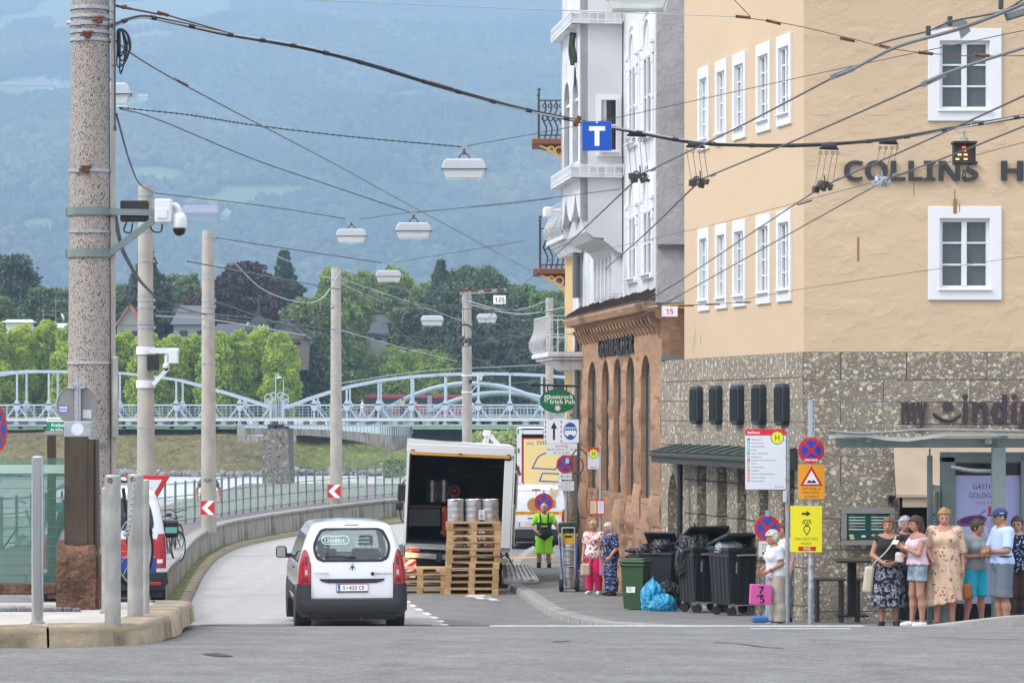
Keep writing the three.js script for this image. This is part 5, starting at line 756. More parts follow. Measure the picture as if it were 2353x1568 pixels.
{// green mesh fence panel on the bridge head
const d = 23.4,t = thing('mesh_fence','green mesh fence panel with a pale top rail at the front left','fence',V(PX(60,d),EYE - 1.4,-d)),x0 = PX(-60,d),x1 = PX(150,d),yt = PY(1052,d),yb = PY(1342,d);
const bars = [];for (let i = 0;i <= 95;i++) {const x = lerp(x0,x1,i / 95);bars.push(box(0.0032,yt - yb,0.005,x,(yt + yb) / 2,-d));} M('vertical_bars',bars,S(0.10,0.24,0.19,0.5),t);t.children[0].userData.kind = 'stuff';
const hor = [];for (let i = 0;i <= 12;i++) hor.push(box(x1 - x0,0.005,0.005,(x0 + x1) / 2,lerp(yb,yt - 0.09,i / 12),-d - 0.004));M('horizontal_bars',hor,S(0.10,0.28,0.22,0.5),t);
M('top_rail',[box(x1 - x0,0.07,0.03,(x0 + x1) / 2,PY(1077,d),-d - 0.01)],S(0.36,0.52,0.44,0.5),t);M('bottom_rail',[box(x1 - x0,0.012,0.02,(x0 + x1) / 2,yb,-d)],S(0.5,0.6,0.58,0.5),t);
M('netting',box(x1 - x0,yt - yb - 0.10,0.003,(x0 + x1) / 2,(yt + yb) / 2 - 0.05,-d - 0.03),new THREE.MeshStandardMaterial({roughness: 0.9,transparent: true,opacity: 0.24,map: tiled(field(256,(u,v) => {const f = fbm(u * 5,v * 5,5,5,501),st = Math.abs(fbm(u * 3 + v * 2,v * 5 - u * 3,3,0,503) - 0.5) < 0.012 ? 0.3 : 0;const b = 0.36 + 0.3 * (f - 0.5) + st;return [b * 0.72,b * 1.08,b * 0.95];}),0.9)}),t);
const r = RNG(41);for (const [px,py,w,h,a,c] of [[45,1240,16,30,0.7,'#cfe4dc'],[48,1152,22,5,0.4,'#e8efe9'],[22,1235,4,60,0.6,'#3f8c3a'],[134,1165,16,22,0,'#9fd0cf'],[140,1135,5,14,0,'#3b86c4'],[58,1330,6,26,-0.2,'#b8d4cc'],[64,1190,5,40,-0.3,'#bcd8cf']]) M('paint_mark',box(w * d / F,h * d / F,0.002,PX(px,d),PY(py,d),-d - 0.027,0,0,-a),new THREE.MeshStandardMaterial({color: c,roughness: 0.8}),t);
// setts at its foot
const ks = thing('sett_edging','row of worn dark grey setts at the foot of the green mesh fence','setts',V(PX(60,23.9),EYE - 1.6,-22.9));for (let i = 0;i < 11;i++) {const x = PX(-40,22.6) + i * 0.072;const g = rbox(0.066,0.05,0.13,0.014,x,EYE - 1.575 + 0.006 * Math.sin(i * 5),-22.7,0.2 + 0.05 * Math.sin(i * 3));M('sett',g,S(0.10 + 0.03 * hash(i,1),0.105 + 0.03 * hash(i,1),0.115 + 0.03 * hash(i,1),0.8),ks);}
tag(M('low_wall',rbox(0.72,0.09,0.12,0.02,PX(50,23.2),PY(1352,23.2),-23.2),mat.redStone,scene),'low red stone sill below the green mesh fence','sill');
}
{// no stopping sign turned almost edge-on at the left margin
const d = 25,t = thing('no_stopping_sign','red and blue no stopping sign turned edge on at the left picture edge','sign',P(-6,1120,d)),r = 0.195,g = new THREE.CylinderGeometry(r,r,0.01,40);put(g,0,0,0,Math.PI / 2);g.rotateY(1.36).translate(PX(-6,d),PY(986,d),-d);M('disc',g,mat.galv,t);
M('face',put(new THREE.CircleGeometry(r,40),0,0,0.008).rotateY(1.36).translate(PX(-6,d),PY(986,d),-d),new THREE.MeshStandardMaterial({roughness: 0.4,map: noStopMap()}),t,{keep: true});M('post',tube(P(-8,1010,25.05),P(-8,1110,25.05),0.03),mat.galv,t);
}
function noStopMap() {return noStopMap.t ??= canvas(256,256,(x) => {x.fillStyle = '#c8202a';x.fillRect(0,0,256,256);x.fillStyle = '#1f4fae';x.beginPath();x.arc(128,128,100,0,7);x.fill();x.strokeStyle = '#c8202a';x.lineWidth = 26;x.beginPath();x.moveTo(56,56);x.lineTo(200,200);x.moveTo(200,56);x.lineTo(56,200);x.stroke();});}
{// yield sign seen past the van
const d = 55,t = thing('yield_sign','red rimmed white yield triangle standing behind the police van','sign',P(352,1180,d)),tri = (k) => [[-0.42 * k,0.24 * k],[0.42 * k,0.24 * k],[0,-0.48 * k]].map(([x,y]) => [x,y]);
const c = P(338,1121,d);M('rim',put(ext(tri(1),0.02,{bevel: 0.02}),c.x,c.y,c.z),S(0.52,0.02,0.03,0.4),t);M('face',put(ext(tri(0.68),0.01),c.x,c.y,c.z + 0.045),S(0.68,0.68,0.69,0.4),t);M('post',tube(V(c.x,c.y,c.z - 0.05),V(c.x,EYE - 3.4,c.z - 0.05),0.03),mat.galv,t);
}
// riverside fence: posts, rails and pale netting
{
const FC2 = [[-13.2,72],[-11.8,80],[-10.6,87.5],[-10.05,91],[-9.77,94.3],[-8.8,102],[-7.1,110.5],[-4.6,120],[-3.2,126],[0,136]],c = crv(FC2),L = c.getLength(),n = Math.round(L / 1.12),t = thing('riverside_fence','grey steel post and rail fence with pale green netting along the river promenade','fence',V(-9,EYE - 3.5,-100)),yb = EYE - 3.5,h = 1.3;
const netM = new THREE.MeshStandardMaterial({roughness: 0.9,transparent: true,opacity: 0.5,side: THREE.DoubleSide,map: tiled(field(128,(u,v) => {const f = fbm(u * 6,v * 6,4,6,511),s = Math.sin(v * 160) * 0.04 + Math.sin(u * 160) * 0.03;const b = 0.86 + 0.2 * (f - 0.5) + s;return [b * 0.9,b * 0.98,b * 0.87];}),0.8)});
for (let i = 0;i < n;i++) {
const p = c.getPointAt(i / n),q = c.getPointAt((i + 1) / n),A = V(p.x,yb,-p.z),B = V(q.x,yb,-q.z),up2 = (v,y) => v.clone().setY(yb + y);
M('post',[bar(A,up2(A,h),0.07,0.05),box(0.06,0.05,0.06,A.x,yb + h + 0.02,A.z)],S(0.17,0.19,0.20,0.5),t);
M('rail',[0.12,0.5,0.88,h - 0.03].map((y) => bar(up2(A,y),up2(B,y),0.03)),S(0.19,0.22,0.22,0.5),t);
const sag = 0.05 * hash(i,5),top = 0.86 - 0.1 * hash(i,6);if (hash(i,8) > 0.12) M('net',sheet(4,4,(u,v) => A.clone().lerp(B,u).setY(yb + lerp(0.13,top - sag * Math.sin(u * 3.1),v)).add(V(0.02 * Math.sin(u * 7 + v * 5),0,0))),netM,t);
}
t.position.y += 0;struct('quay_wall',sheet(60,1,(u,v) => {const p = c.getPointAt(u);return V(p.x - 0.25,yb - 0.02 - v * 5.5,-p.z);}),mat.concrete);
}
// ---------- vehicles: local axes x right, y up, z towards the viewer (rear face at z = 0) ----------
const cr = (pts,x) => {if (x <= pts[0][0]) return pts[0][1];const n = pts.length;if (x >= pts[n - 1][0]) return pts[n - 1][1];let i = 0;while (x > pts[i + 1][0]) i++;const [x1,y1] = pts[i],[x2,y2] = pts[i + 1],m = (k) => {const a = pts[Math.max(0,k - 1)],b = pts[Math.min(n - 1,k + 1)];return (b[1] - a[1]) / (b[0] - a[0]);},h = x2 - x1,t = (x - x1) / h,t2 = t * t,t3 = t2 * t;return (2 * t3 - 3 * t2 + 1) * y1 + (t3 - 2 * t2 + t) * h * m(i) + (-2 * t3 + 3 * t2) * y2 + (t3 - t2) * h * m(i + 1);};
// rounded-rectangle plan slices stacked over y; skip(x,y,z) leaves window openings
function sliced(P0,y0,y1,nv,skip) {
const outline = (y) => {const w = cr(P0.w,y),zr = cr(P0.zr,y),zf = cr(P0.zf,y),rc = Math.min(cr(P0.rc,y),w * 0.98),rf = Math.min(cr(P0.rf ?? P0.rc,y),w * 0.98),cv = P0.crown ?? 0.03,o = [];const half = [];for (let i = 0;i <= 14;i++) half.push([(w - rc) * i / 14,zr - cv * Math.pow((w - rc) * i / 14 / w,2)]);const zc = zr - cv * Math.pow((w - rc) / w,2);for (let i = 1;i <= 10;i++) {const a = i / 10 * Math.PI / 2;half.push([w - rc + Math.sin(a) * rc,zc - rc + Math.cos(a) * rc]);} for (let i = 1;i <= 40;i++) half.push([w,lerp(zc - rc,zf + rf,i / 40)]);for (let i = 1;i <= 8;i++) {const a = i / 8 * Math.PI / 2;half.push([w - rf + Math.cos(a) * rf,zf + rf - Math.sin(a) * rf]);} for (let i = 1;i <= 14;i++) half.push([(w - rf) * (1 - i / 14),zf]);for (const p of half) o.push(p);for (let i = half.length - 2;i > 0;i--) o.push([-half[i][0],half[i][1]]);return o;};
const rows = [];for (let j = 0;j <= nv;j++) {const y = lerp(y0,y1,j / nv);rows.push([y,outline(y)]);}
const n = rows[0][1].length,pos = [],idx = [];for (const [y,o] of rows) for (const [x,z] of o) pos.push(x,y,z);
for (let j = 0;j < nv;j++) for (let i = 0;i < n;i++) {const a = j * n + i,b = j * n + (i + 1) % n,c = a + n,e = b + n;if (skip) {const x = (pos[3 * a] + pos[3 * e]) / 2,y = (pos[3 * a + 1] + pos[3 * e + 1]) / 2,z = (pos[3 * a + 2] + pos[3 * e + 2]) / 2;if (skip(x,y,z)) continue;} idx.push(a,e,b,a,c,e);}
const top = pos.length / 3;pos.push(0,y1,(rows[nv][1][0][1] + rows[nv][1][n / 2][1]) / 2);for (let i = 0;i < n;i++) idx.push(nv * n + i,top,nv * n + (i + 1) % n);
const g = new THREE.BufferGeometry();g.setAttribute('position',new THREE.Float32BufferAttribute(pos,3));g.setIndex(idx);g.computeVertexNormals();return g;
}
const rearZ = (P0,x,y) => {const w = cr(P0.w,y),zr = cr(P0.zr,y),rc = cr(P0.rc,y),a = Math.abs(x),cv = P0.crown ?? 0.03;if (a < w - rc) return zr - cv * (a / w) ** 2;const q = clamp((a - w + rc) / rc,0,1);return zr - cv * ((w - rc) / w) ** 2 - rc + rc * Math.sqrt(1 - q * q);};
// panel hugging the rear: rows of [y, xl, xr]
const hug = (P0,rows,lift,nu = 24,nv = 24) => {const y0 = rows[0][0],y1 = rows[rows.length - 1][0],L = rows.map((r) => [r[0],r[1]]),Rr = rows.map((r) => [r[0],r[2]]);return sheet(nu,nv,(u,v) => {const y = lerp(y0,y1,v),x = lerp(cr(L,y),cr(Rr,y),u);return V(x,y,rearZ(P0,x,y) + lift);});};
function wheel(t,x,y,z,r,w,rimM = mat.galv,spokes = 6) {
const s = Math.sign(x) || 1,tyre = M('wheel',put(lathe([[r * 0.62,-w / 2],[r * 0.9,-w / 2],[r * 0.985,-w * 0.38],[r,-w * 0.2],[r,w * 0.2],[r * 0.985,w * 0.38],[r * 0.9,w / 2],[r * 0.62,w / 2]],40),x,y,z,0,0,-Math.PI / 2),mat.tyre,t);
const sp = [put(new THREE.CylinderGeometry(r * 0.64,r * 0.64,w * 0.5,28),x,y,z,0,0,Math.PI / 2)];for (let i = 0;i < spokes;i++) {const a = i / spokes * 6.283;sp.push(bar(V(x + s * w * 0.3,y,z),V(x + s * w * 0.28,y + Math.sin(a) * r * 0.6,z + Math.cos(a) * r * 0.6),r * 0.16,0.03));} M('rim',sp,rimM,tyre);
const tr = [];for (let i = -2;i <= 2;i++) tr.push(tor(r + 0.001,0.004,x + i * w * 0.16,y,z,0,Math.PI / 2,0,4,40));M('tread',tr,mat.black,tyre);return tyre;
}
const plate = (text,w = 0.52,h = 0.115) => new THREE.MeshStandardMaterial({roughness: 0.4,map: canvas(512,116,(x) => {x.fillStyle = '#eeeeee';x.fillRect(0,0,512,116);x.fillStyle = '#c92a32';x.fillRect(0,0,512,5);x.fillRect(0,111,512,5);x.fillStyle = '#2457b8';x.fillRect(14,8,40,100);x.fillStyle = '#fff';x.font = 'bold 26px sans-serif';x.fillText('A',24,98);x.fillStyle = '#151515';x.font = 'bold 84px sans-serif';x.textAlign = 'center';x.fillText(text[0],118,88);x.fillText(text[1],330,88);x.fillStyle = '#b0483c';x.fillRect(160,38,26,34);x.fillStyle = '#eee';x.fillRect(166,46,14,8);})});
{// white small van in the left lane
const t = local('small_van','white compact van with tall red tail lamps, driving away in the left lane','van',V(PX(808,48.4),roadY(49.5),-48.5),R(7.2));
const B = {w: [[0.30,0.86],[0.5,0.915],[0.8,0.92],[1.05,0.905],[1.2,0.875],[1.45,0.80],[1.66,0.72],[1.76,0.66],[1.80,0.58],[1.83,0.4],[1.84,0.25]],zr: [[0.3,-0.06],[0.5,0.0],[0.85,0.0],[1.12,-0.03],[1.4,-0.09],[1.66,-0.155],[1.75,-0.20],[1.8,-0.30],[1.83,-0.55],[1.84,-0.9]],zf: [[0.3,-4.3],[0.5,-4.4],[0.8,-4.36],[1.0,-4.1],[1.12,-3.55],[1.3,-3.2],[1.55,-2.75],[1.74,-2.4],[1.8,-2.2],[1.84,-1.7]],rc: [[0.3,0.16],[0.8,0.17],[1.1,0.16],[1.6,0.13],[1.75,0.15],[1.84,0.2]],rf: [[0.3,0.4],[1.0,0.4],[1.2,0.2],[1.84,0.2]],crown: 0.05};
const rw = [[1.155,-0.50,0.50],[1.19,-0.585,0.585],[1.28,-0.635,0.635],[1.42,-0.655,0.655],[1.55,-0.615,0.615],[1.66,-0.555,0.555],[1.705,-0.52,0.52],[1.725,-0.45,0.45]],inner = rw.map(([y,a,b]) => [1.44 + (y - 1.44) * 0.86,a * 0.93,b * 0.93]);
const inR = (x,y) => y > inner[0][0] && y < inner[7][0] && Math.abs(x) < cr(inner.map((q) => [q[0],q[2]]),y) * 0.99;
M('body',sliced(B,0.34,1.84,60,(x,y,z) => (z > -0.6 && inR(x,y)) || (z < -2.2 && y > 1.16 && y < 1.66 && Math.abs(x) < cr(B.w,y) - 0.14) || (y > 1.12 && y < 1.58 && Math.abs(x) > cr(B.w,y) - 0.03 && z < -0.45 && z > -2.9 - (1.6 - y) && !(z < -1.62 && z > -1.78))),mat.carWhite,t);
const dark = S(0.01,0.012,0.014,0.25),ring = (a,b) => {const f = (rows,s) => rows;const n = 64,P2 = (rows,k) => {// closed outline
const Rr = rows.map((q) => [q[0],q[2]]),y0 = rows[0][0],y1 = rows[rows.length - 1][0];const h = n / 4 | 0;const seq = [];for (let i = 0;i < h;i++) seq.push([lerp(-Rr[0][1],Rr[0][1],i / h),y0]);for (let i = 0;i < h;i++) {const y = lerp(y0,y1,i / h);seq.push([cr(Rr,y),y]);} for (let i = 0;i < h;i++) seq.push([lerp(Rr[7][1],-Rr[7][1],i / h),y1]);for (let i = 0;i < h;i++) {const y = lerp(y1,y0,i / h);seq.push([-cr(Rr,y),y]);} return seq;};const A = P2(a),C = P2(b);return sheet(A.length,3,(u,v) => {const i = Math.round(u * A.length) % A.length,x = lerp(A[i][0],C[i][0],v),y = lerp(A[i][1],C[i][1],v);return V(x,y,rearZ(B,x,y) + 0.006);});};
const win = M('rear_window',ring(rw,inner),dark,t);
M('glass',hug(B,inner,0.0045),new THREE.MeshPhysicalMaterial({color: new THREE.Color().setRGB(0.62,0.72,0.71),transmission: 0.9,thickness: 0,roughness: 0.02,ior: 1.5}),win);
{const mk = hug(B,[[1.27,-0.58,0.60],[1.66,-0.5,0.6]].map(([y],i) => [y,-0.56,0.56]),0.008,30,12);M('lettering',mk,new THREE.MeshStandardMaterial({roughness: 0.7,transparent: true,map: canvas(1024,352,(x) => {x.clearRect(0,0,1024,352);x.strokeStyle = x.fillStyle = 'rgba(205,235,226,0.95)';x.lineWidth = 12;x.beginPath();x.roundRect(48,62,420,122,60);x.stroke();x.font = 'bold 78px sans-serif';x.fillText('LamBErt',84,162);x.font = 'italic 26px serif';x.fillText('Sanitätshaus',180,92);x.font = '34px sans-serif';x.fillText('Gesund werden.',545,110);x.fillText('Gesund bleiben.',545,168);x.fillText('Wir helfen dabei.',560,226);x.font = '26px sans-serif';x.fillText('Gm',80,236);})}),win,{keep: true});}
M('wiper',[pipe([V(-0.05,1.235,rearZ(B,0,1.23) + 0.05),V(-0.25,1.25,rearZ(B,-0.2,1.25) + 0.04),V(-0.46,1.245,rearZ(B,-0.46,1.24) + 0.03)],0.011,10,6),rbox(0.12,0.035,0.04,0.012,0.0,1.235,rearZ(B,0,1.23) + 0.03),bar(V(-0.42,1.33,rearZ(B,-0.42,1.33) + 0.012),V(-0.425,1.17,rearZ(B,-0.42,1.17) + 0.012),0.018)],mat.black,t);
M('brake_lamp',hug(B,[[1.764,-0.12,0.12],[1.784,-0.12,0.12]],0.012,8,2),mat.redLens,t);
for (const s of [-1,1]) {// tall tail lamps
const rows = [[0.775,0.70,0.915],[0.80,0.695,0.925],[0.98,0.70,0.91],[1.12,0.705,0.90],[1.25,0.725,0.865],[1.33,0.755,0.83],[1.365,0.775,0.80]].map(([y,a,b]) => [y,s > 0 ? a : -b,s > 0 ? b : -a]);
const clampW = rows.map(([y,a,b]) => {const w = cr(B.w,y) - 0.004;return [y,clamp(a,-w,w),clamp(b,-w,w)];});
const L = M('tail_lamp',hug(B,clampW,0.014,12,30),mat.redLens,t);
const pt = (a,b,y0,y1,m,lift) => M('reflector',hug(B,[[y0,s > 0 ? a : -b,s > 0 ? b : -a],[y1,s > 0 ? a : -b,s > 0 ? b : -a]],lift,6,6),m,L);
pt(0.75,0.795,0.94,1.02,S(0.4,0.4,0.42,0.15),0.018);pt(0.75,0.80,1.1,1.25,S(0.12,0.004,0.008,0.2),0.017);pt(0.735,0.83,0.81,0.90,S(0.2,0.006,0.01,0.15),0.017);
}
const bp = {...B,w: [[0.2,0.86],[0.34,0.93],[0.55,0.945],[0.82,0.935]],zr: [[0.2,-0.12],[0.3,0.02],[0.42,0.06],[0.52,0.05],[0.82,0.012]],rc: [[0.2,0.2],[0.8,0.2]]};
M('bumper',[hug(bp,[[0.24,-0.86,0.86],[0.32,-0.93,0.93],[0.47,-0.945,0.945],[0.515,-0.945,0.945],[0.53,-0.945,0.945]],0.012,60,12),hug(bp,[[0.5,-0.944,-0.70],[0.785,-0.934,-0.70]],0.008,14,10),hug(bp,[[0.5,0.70,0.944],[0.785,0.70,0.934]],0.008,14,10),...[-1,1].map((s) => box(0.03,0.25,0.7,s * 0.925,0.45,-0.5))],mat.carPlastic,t);
M('underbody',[box(1.5,0.2,3.9,0,0.27,-2.1),box(1.7,0.06,0.5,0,0.26,-0.3),cyl(0.06,0.06,1.4,0,0.3,-0.9,10,0,0,1.57),cyl(0.03,0.03,0.2,0.15,0.2,-0.1,10,1.57)],mat.black,t);
M('handle',hug(B,[[0.80,-0.40,0.40],[0.83,-0.52,0.52],[0.872,-0.555,0.555]],0.012,20,6),mat.carPlastic,t);
M('seam',[0.698,-0.698].map((s) => hug(B,[[0.535,s - 0.006,s + 0.006],[1.14,s - 0.006,s + 0.006]],0.003,2,12)).concat([hug(B,[[0.532,-0.7,0.7],[0.544,-0.7,0.7]],0.003,20,2)]),mat.black,t);
M('number_plate',rbox(0.535,0.145,0.02,0.004,0,0.715,0.012),mat.black,t);M('plate_face',put(new THREE.PlaneGeometry(0.52,0.118),0,0.722,0.0235),plate(['S','432 CE']),t,{keep: true});
const badge = (txt,x,y,sz,m) => M('badge',put(T3(txt,sz,0.006,font,{}).scale(1.5,1,1),x,y,0.0),m,t);
badge('CITROEN',-0.65,0.945,0.03,mat.steelWorn);badge('BERLINGO',0.385,0.94,0.03,mat.greyMetal);M('badge',put(new THREE.CylinderGeometry(0.032,0.032,0.01,20),0.345,0.955,-0.002,Math.PI / 2),S(0.02,0.03,0.028,0.3),t);
{const q = shape([[0,0.1],[0.055,0],[0,-0.1],[-0.055,0]]);hole(q,[[0,0.088],[-0.048,0],[0,-0.088],[0.048,0]]);M('emblem',[put(ext(q,0.004),0.005,1.035,-0.018),put(ext([[-0.02,0.045],[0.008,0.06],[0.025,0.02],[0.0,0.0],[0.02,-0.03],[0,-0.07],[-0.018,-0.03],[-0.008,0.0],[-0.025,0.02]],0.004),0.005,1.035,-0.018)],S(0.05,0.045,0.07,0.4),t);}
for (const s of [-1,1]) for (const z of [-0.86,-3.64]) {wheel(t,s * 0.80,0.325,z,0.325,0.205);M('wheel_arch',tor(0.37,0.035,s * 0.90,0.345,z,0,Math.PI / 2,0,8,24,Math.PI),mat.carPlastic,t);M('arch_lining',put(new THREE.CylinderGeometry(0.365,0.365,0.28,24),s * 0.795,0.345,z,0,0,Math.PI / 2),mat.black,t);}
for (const s of [-1,1]) {
M('side_glass',sheet(20,8,(u,v) => {const y = lerp(1.12,1.6,v);return V(s * (cr(B.w,y) + 0.002),y,lerp(-0.45,-3.05 + (y - 1.1) * 0.9,u));}),new THREE.MeshPhysicalMaterial({color: new THREE.Color().setRGB(0.25,0.28,0.28),transmission: 0.6,thickness: 0,roughness: 0.03}),t);
M('door_trim',[box(0.02,0.16,1.9,s * 0.925,0.62,-2.2),box(0.02,0.03,0.14,s * 0.92,1.0,-1.5)],mat.carPlastic,t);
const mr = M('mirror',[rbox(0.20,0.21,0.12,0.05,s * 1.06,1.19,-2.98),bar(V(s * 0.86,1.12,-3.0),V(s * 1.0,1.13,-2.99),0.08)],mat.carPlastic,t);M('mirror_glass',rbox(0.155,0.165,0.01,0.004,s * 1.065,1.19,-2.918),new THREE.MeshStandardMaterial({color: 0xaab4b4,metalness: 1,roughness: 0.06}),mr);
}
M('windscreen',sheet(10,8,(u,v) => {const y = lerp(1.15,1.68,v),w = cr(B.w,y) - 0.1;return V(lerp(-w,w,u),y,cr(B.zf,y));}),new THREE.MeshPhysicalMaterial({color: 0xdfeae6,transmission: 0.9,thickness: 0,roughness: 0.02}),t);
M('seat',[rbox(0.5,0.62,0.16,0.06,0.38,0.98,-2.1,0,0.15),rbox(0.5,0.62,0.16,0.06,-0.38,0.98,-2.1,0,0.15),rbox(1.2,0.5,0.14,0.05,0,0.95,-1.05)],mat.black,t);M('headrest',[rbox(0.26,0.2,0.1,0.05,0.38,1.42,-2.05),rbox(0.26,0.18,0.1,0.05,-0.38,1.36,-2.05),rbox(0.24,0.16,0.1,0.05,0.33,1.26,-1.0)],mat.black,t);M('dashboard',rbox(1.5,0.25,0.5,0.08,0,1.02,-3.1),mat.black,t);M('inner_floor',box(1.6,0.05,3.2,0,0.6,-1.7),mat.black,t);
}
// ---------- delivery truck with open box ----------
{
const d = 66.5,X0 = PX(1044,d),t = thing('delivery_truck','delivery truck with open dark cargo box, white frame and orange strip, leaning towards the pavement','truck',V(X0,roadY(d),-d));LOCAL.add(t);t.rotation.set(0,R(1.2),R(-2.6));
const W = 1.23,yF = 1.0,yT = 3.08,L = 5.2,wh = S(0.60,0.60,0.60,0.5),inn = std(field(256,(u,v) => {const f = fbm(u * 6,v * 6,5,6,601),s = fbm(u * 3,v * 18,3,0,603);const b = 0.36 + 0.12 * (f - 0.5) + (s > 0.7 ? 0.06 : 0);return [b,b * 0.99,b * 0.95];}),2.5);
M('box_wall',[box(0.05,yT - yF,L,-W + 0.03,(yT + yF) / 2,-L / 2),box(0.05,yT - yF,L,W - 0.03,(yT + yF) / 2,-L / 2),box(2 * W,yT - yF,0.05,0,(yT + yF) / 2,-L)],wh,t);
M('roof',box(2 * W,0.06,L,0,yT + 0.24,-L / 2),wh,t);
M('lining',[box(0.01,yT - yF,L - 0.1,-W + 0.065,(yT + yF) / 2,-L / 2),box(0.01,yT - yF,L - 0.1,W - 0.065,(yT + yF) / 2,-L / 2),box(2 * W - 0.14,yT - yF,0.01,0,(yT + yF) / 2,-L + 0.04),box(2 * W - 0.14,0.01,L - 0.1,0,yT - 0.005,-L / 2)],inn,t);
M('floor',[box(2 * W,0.07,L,0,yF - 0.035,-L / 2)],S(0.12,0.115,0.105,0.7),t);
M('frame',[rbox(2 * W + 0.04,0.20,0.10,0.02,0,yT + 0.14,0.0,0,0,0.0),put(ext([[-W - 0.02,yT + 0.2],[W + 0.02,yT + 0.2],[W + 0.02,yT + 0.26],[-W - 0.02,yT + 0.36]],0.09),0,0,-0.05),box(0.055,yT - yF + 0.1,0.08,-W + 0.02,(yT + yF) / 2,0.0),rbox(0.21,yT - yF - 0.06,0.10,0.015,W - 0.1,(yT + yF) / 2 - 0.03,-0.02),box(0.03,yT - yF + 0.2,0.1,W + 0.03,(yT + yF) / 2,-0.0)],mat.whitePaint,t);
M('frame_seal',box(0.02,yT - yF,0.04,-W + 0.06,(yT + yF) / 2,0.02),mat.black,t);
M('orange_strip',box(2 * W - 0.18,0.06,0.012,0.0,yT + 0.015,0.055,0,0,-0.0),S(0.62,0.32,0.03,0.6),t);
M('marker_lamp',[rbox(0.1,0.03,0.02,0.008,-W + 0.12,yT + 0.09,0.055),rbox(0.1,0.03,0.02,0.008,W - 0.12,yT + 0.07,0.055)],mat.redLens,t);M('camera_lamp',rbox(0.08,0.03,0.03,0.008,0,yT + 0.045,0.07),mat.black,t);
M('sill',[box(2 * W - 0.02,0.09,0.08,0,yF - 0.06,0.02),box(2 * W - 0.02,0.02,0.1,0,yF + 0.0,0.03)],mat.galv,t);
M('chassis',[box(0.12,0.22,L + 1.8,-0.4,0.72,-L / 2 - 0.8),box(0.12,0.22,L + 1.8,0.4,0.72,-L / 2 - 0.8),box(2.2,0.06,0.1,0,0.82,-0.1),box(2.1,0.5,1.2,0,0.6,-2.8)],mat.black,t);
M('underrun_beam',rbox(2 * W - 0.06,0.12,0.08,0.01,0,0.72,0.0,0,0,-0.02),std(field(64,(u,v) => g3(0.62 + 0.25 * (fbm(u * 6,v * 6,4,6,611) - 0.5))),0.8,{metalness: 0.3}),t);
M('tail_lamp',[rbox(0.32,0.05,0.03,0.01,-W + 0.24,0.86,0.02),rbox(0.3,0.05,0.03,0.01,W - 0.24,0.83,0.02)],mat.redLens,t);
const fl = M('indicator_lamp',ball(0.03,-W + 0.16,0.755,0.05),new THREE.MeshStandardMaterial({color: 0xff9a2a,emissive: new THREE.Color(1,0.42,0.06),emissiveIntensity: 3}),t);const pl = new THREE.PointLight(new THREE.Color(1,0.5,0.1),0.25);pl.position.set(-W + 0.16,0.755,0.1);pl.castShadow = true;t.add(pl);
const chev = new THREE.MeshStandardMaterial({roughness: 0.5,map: canvas(64,128,(x) => {x.fillStyle = '#d8d4cc';x.fillRect(0,0,64,128);x.fillStyle = '#c2262c';for (let i = -2;i < 4;i++) {x.beginPath();x.moveTo(0,60 + i * 62);x.lineTo(64,i * 62 - 4);x.lineTo(64,i * 62 + 28);x.lineTo(0,92 + i * 62);x.fill();}})});
M('warning_board',put(new THREE.BoxGeometry(0.27,0.42,0.012),-(W - 0.18),0.43,0.03),chev,t,{keep: true});
M('mudguard',[box(0.5,0.4,0.02,-0.7,0.45,-0.5),box(0.5,0.4,0.02,0.7,0.45,-0.5)],mat.black,t);
for (const s of [-1,1]) {wheel(t,s * 0.95,0.42,-1.4,0.42,0.3,mat.whitePaint);wheel(t,s * 1.0,0.42,-5.9,0.42,0.25,mat.whitePaint);}
M('cab',[rbox(2.1,2.1,1.7,0.12,0,1.65,-6.2)],mat.carWhite,t);
M('mirror_arm',[pipe([V(-1.05,2.25,-5.9),V(-1.35,2.32,-5.85),V(-1.38,1.3,-5.85),V(-1.05,1.2,-5.9)],0.02,24)],mat.black,t);
M('mirror',[rbox(0.2,0.42,0.1,0.04,-1.42,2.02,-5.8),rbox(0.2,0.2,0.1,0.04,-1.46,1.66,-5.8)],mat.blackGloss,t);
const door = M('open_cab_door',[rbox(0.34,1.0,0.06,0.02,1.29,1.35,-5.1,0.1),rbox(0.05,0.95,0.06,0.02,1.46,2.2,-5.1),rbox(0.34,0.06,0.06,0.02,1.30,2.66,-5.1)],mat.whitePaint,t);M('door_lining',box(0.26,0.9,0.02,1.28,1.35,-5.06),mat.black,door);M('glass',box(0.3,0.9,0.02,1.3,2.2,-5.1),mat.glassDark,door);
// folding crane on the roof
const cz = -4.9,k = (x,y) => V(PX(x,71.4) - X0 + 0.08,PY(y,71.4) - roadY(d),cz);M('loader_crane',[bar(k(1106,990),k(1168,1052),0.11),bar(k(1104,992),k(1098,1045),0.07),bar(k(1103,1000),k(1083,1048),0.05),bar(k(1108,1000),k(1103,1050),0.07),rbox(0.2,0.16,0.15,0.03,k(1106,992).x,k(1106,992).y,cz)],mat.whitePaint,t);
M('red_reflector',bar(V(1.29,2.95,-0.6),V(1.42,2.68,-0.6),0.06),mat.redLens,t);
}
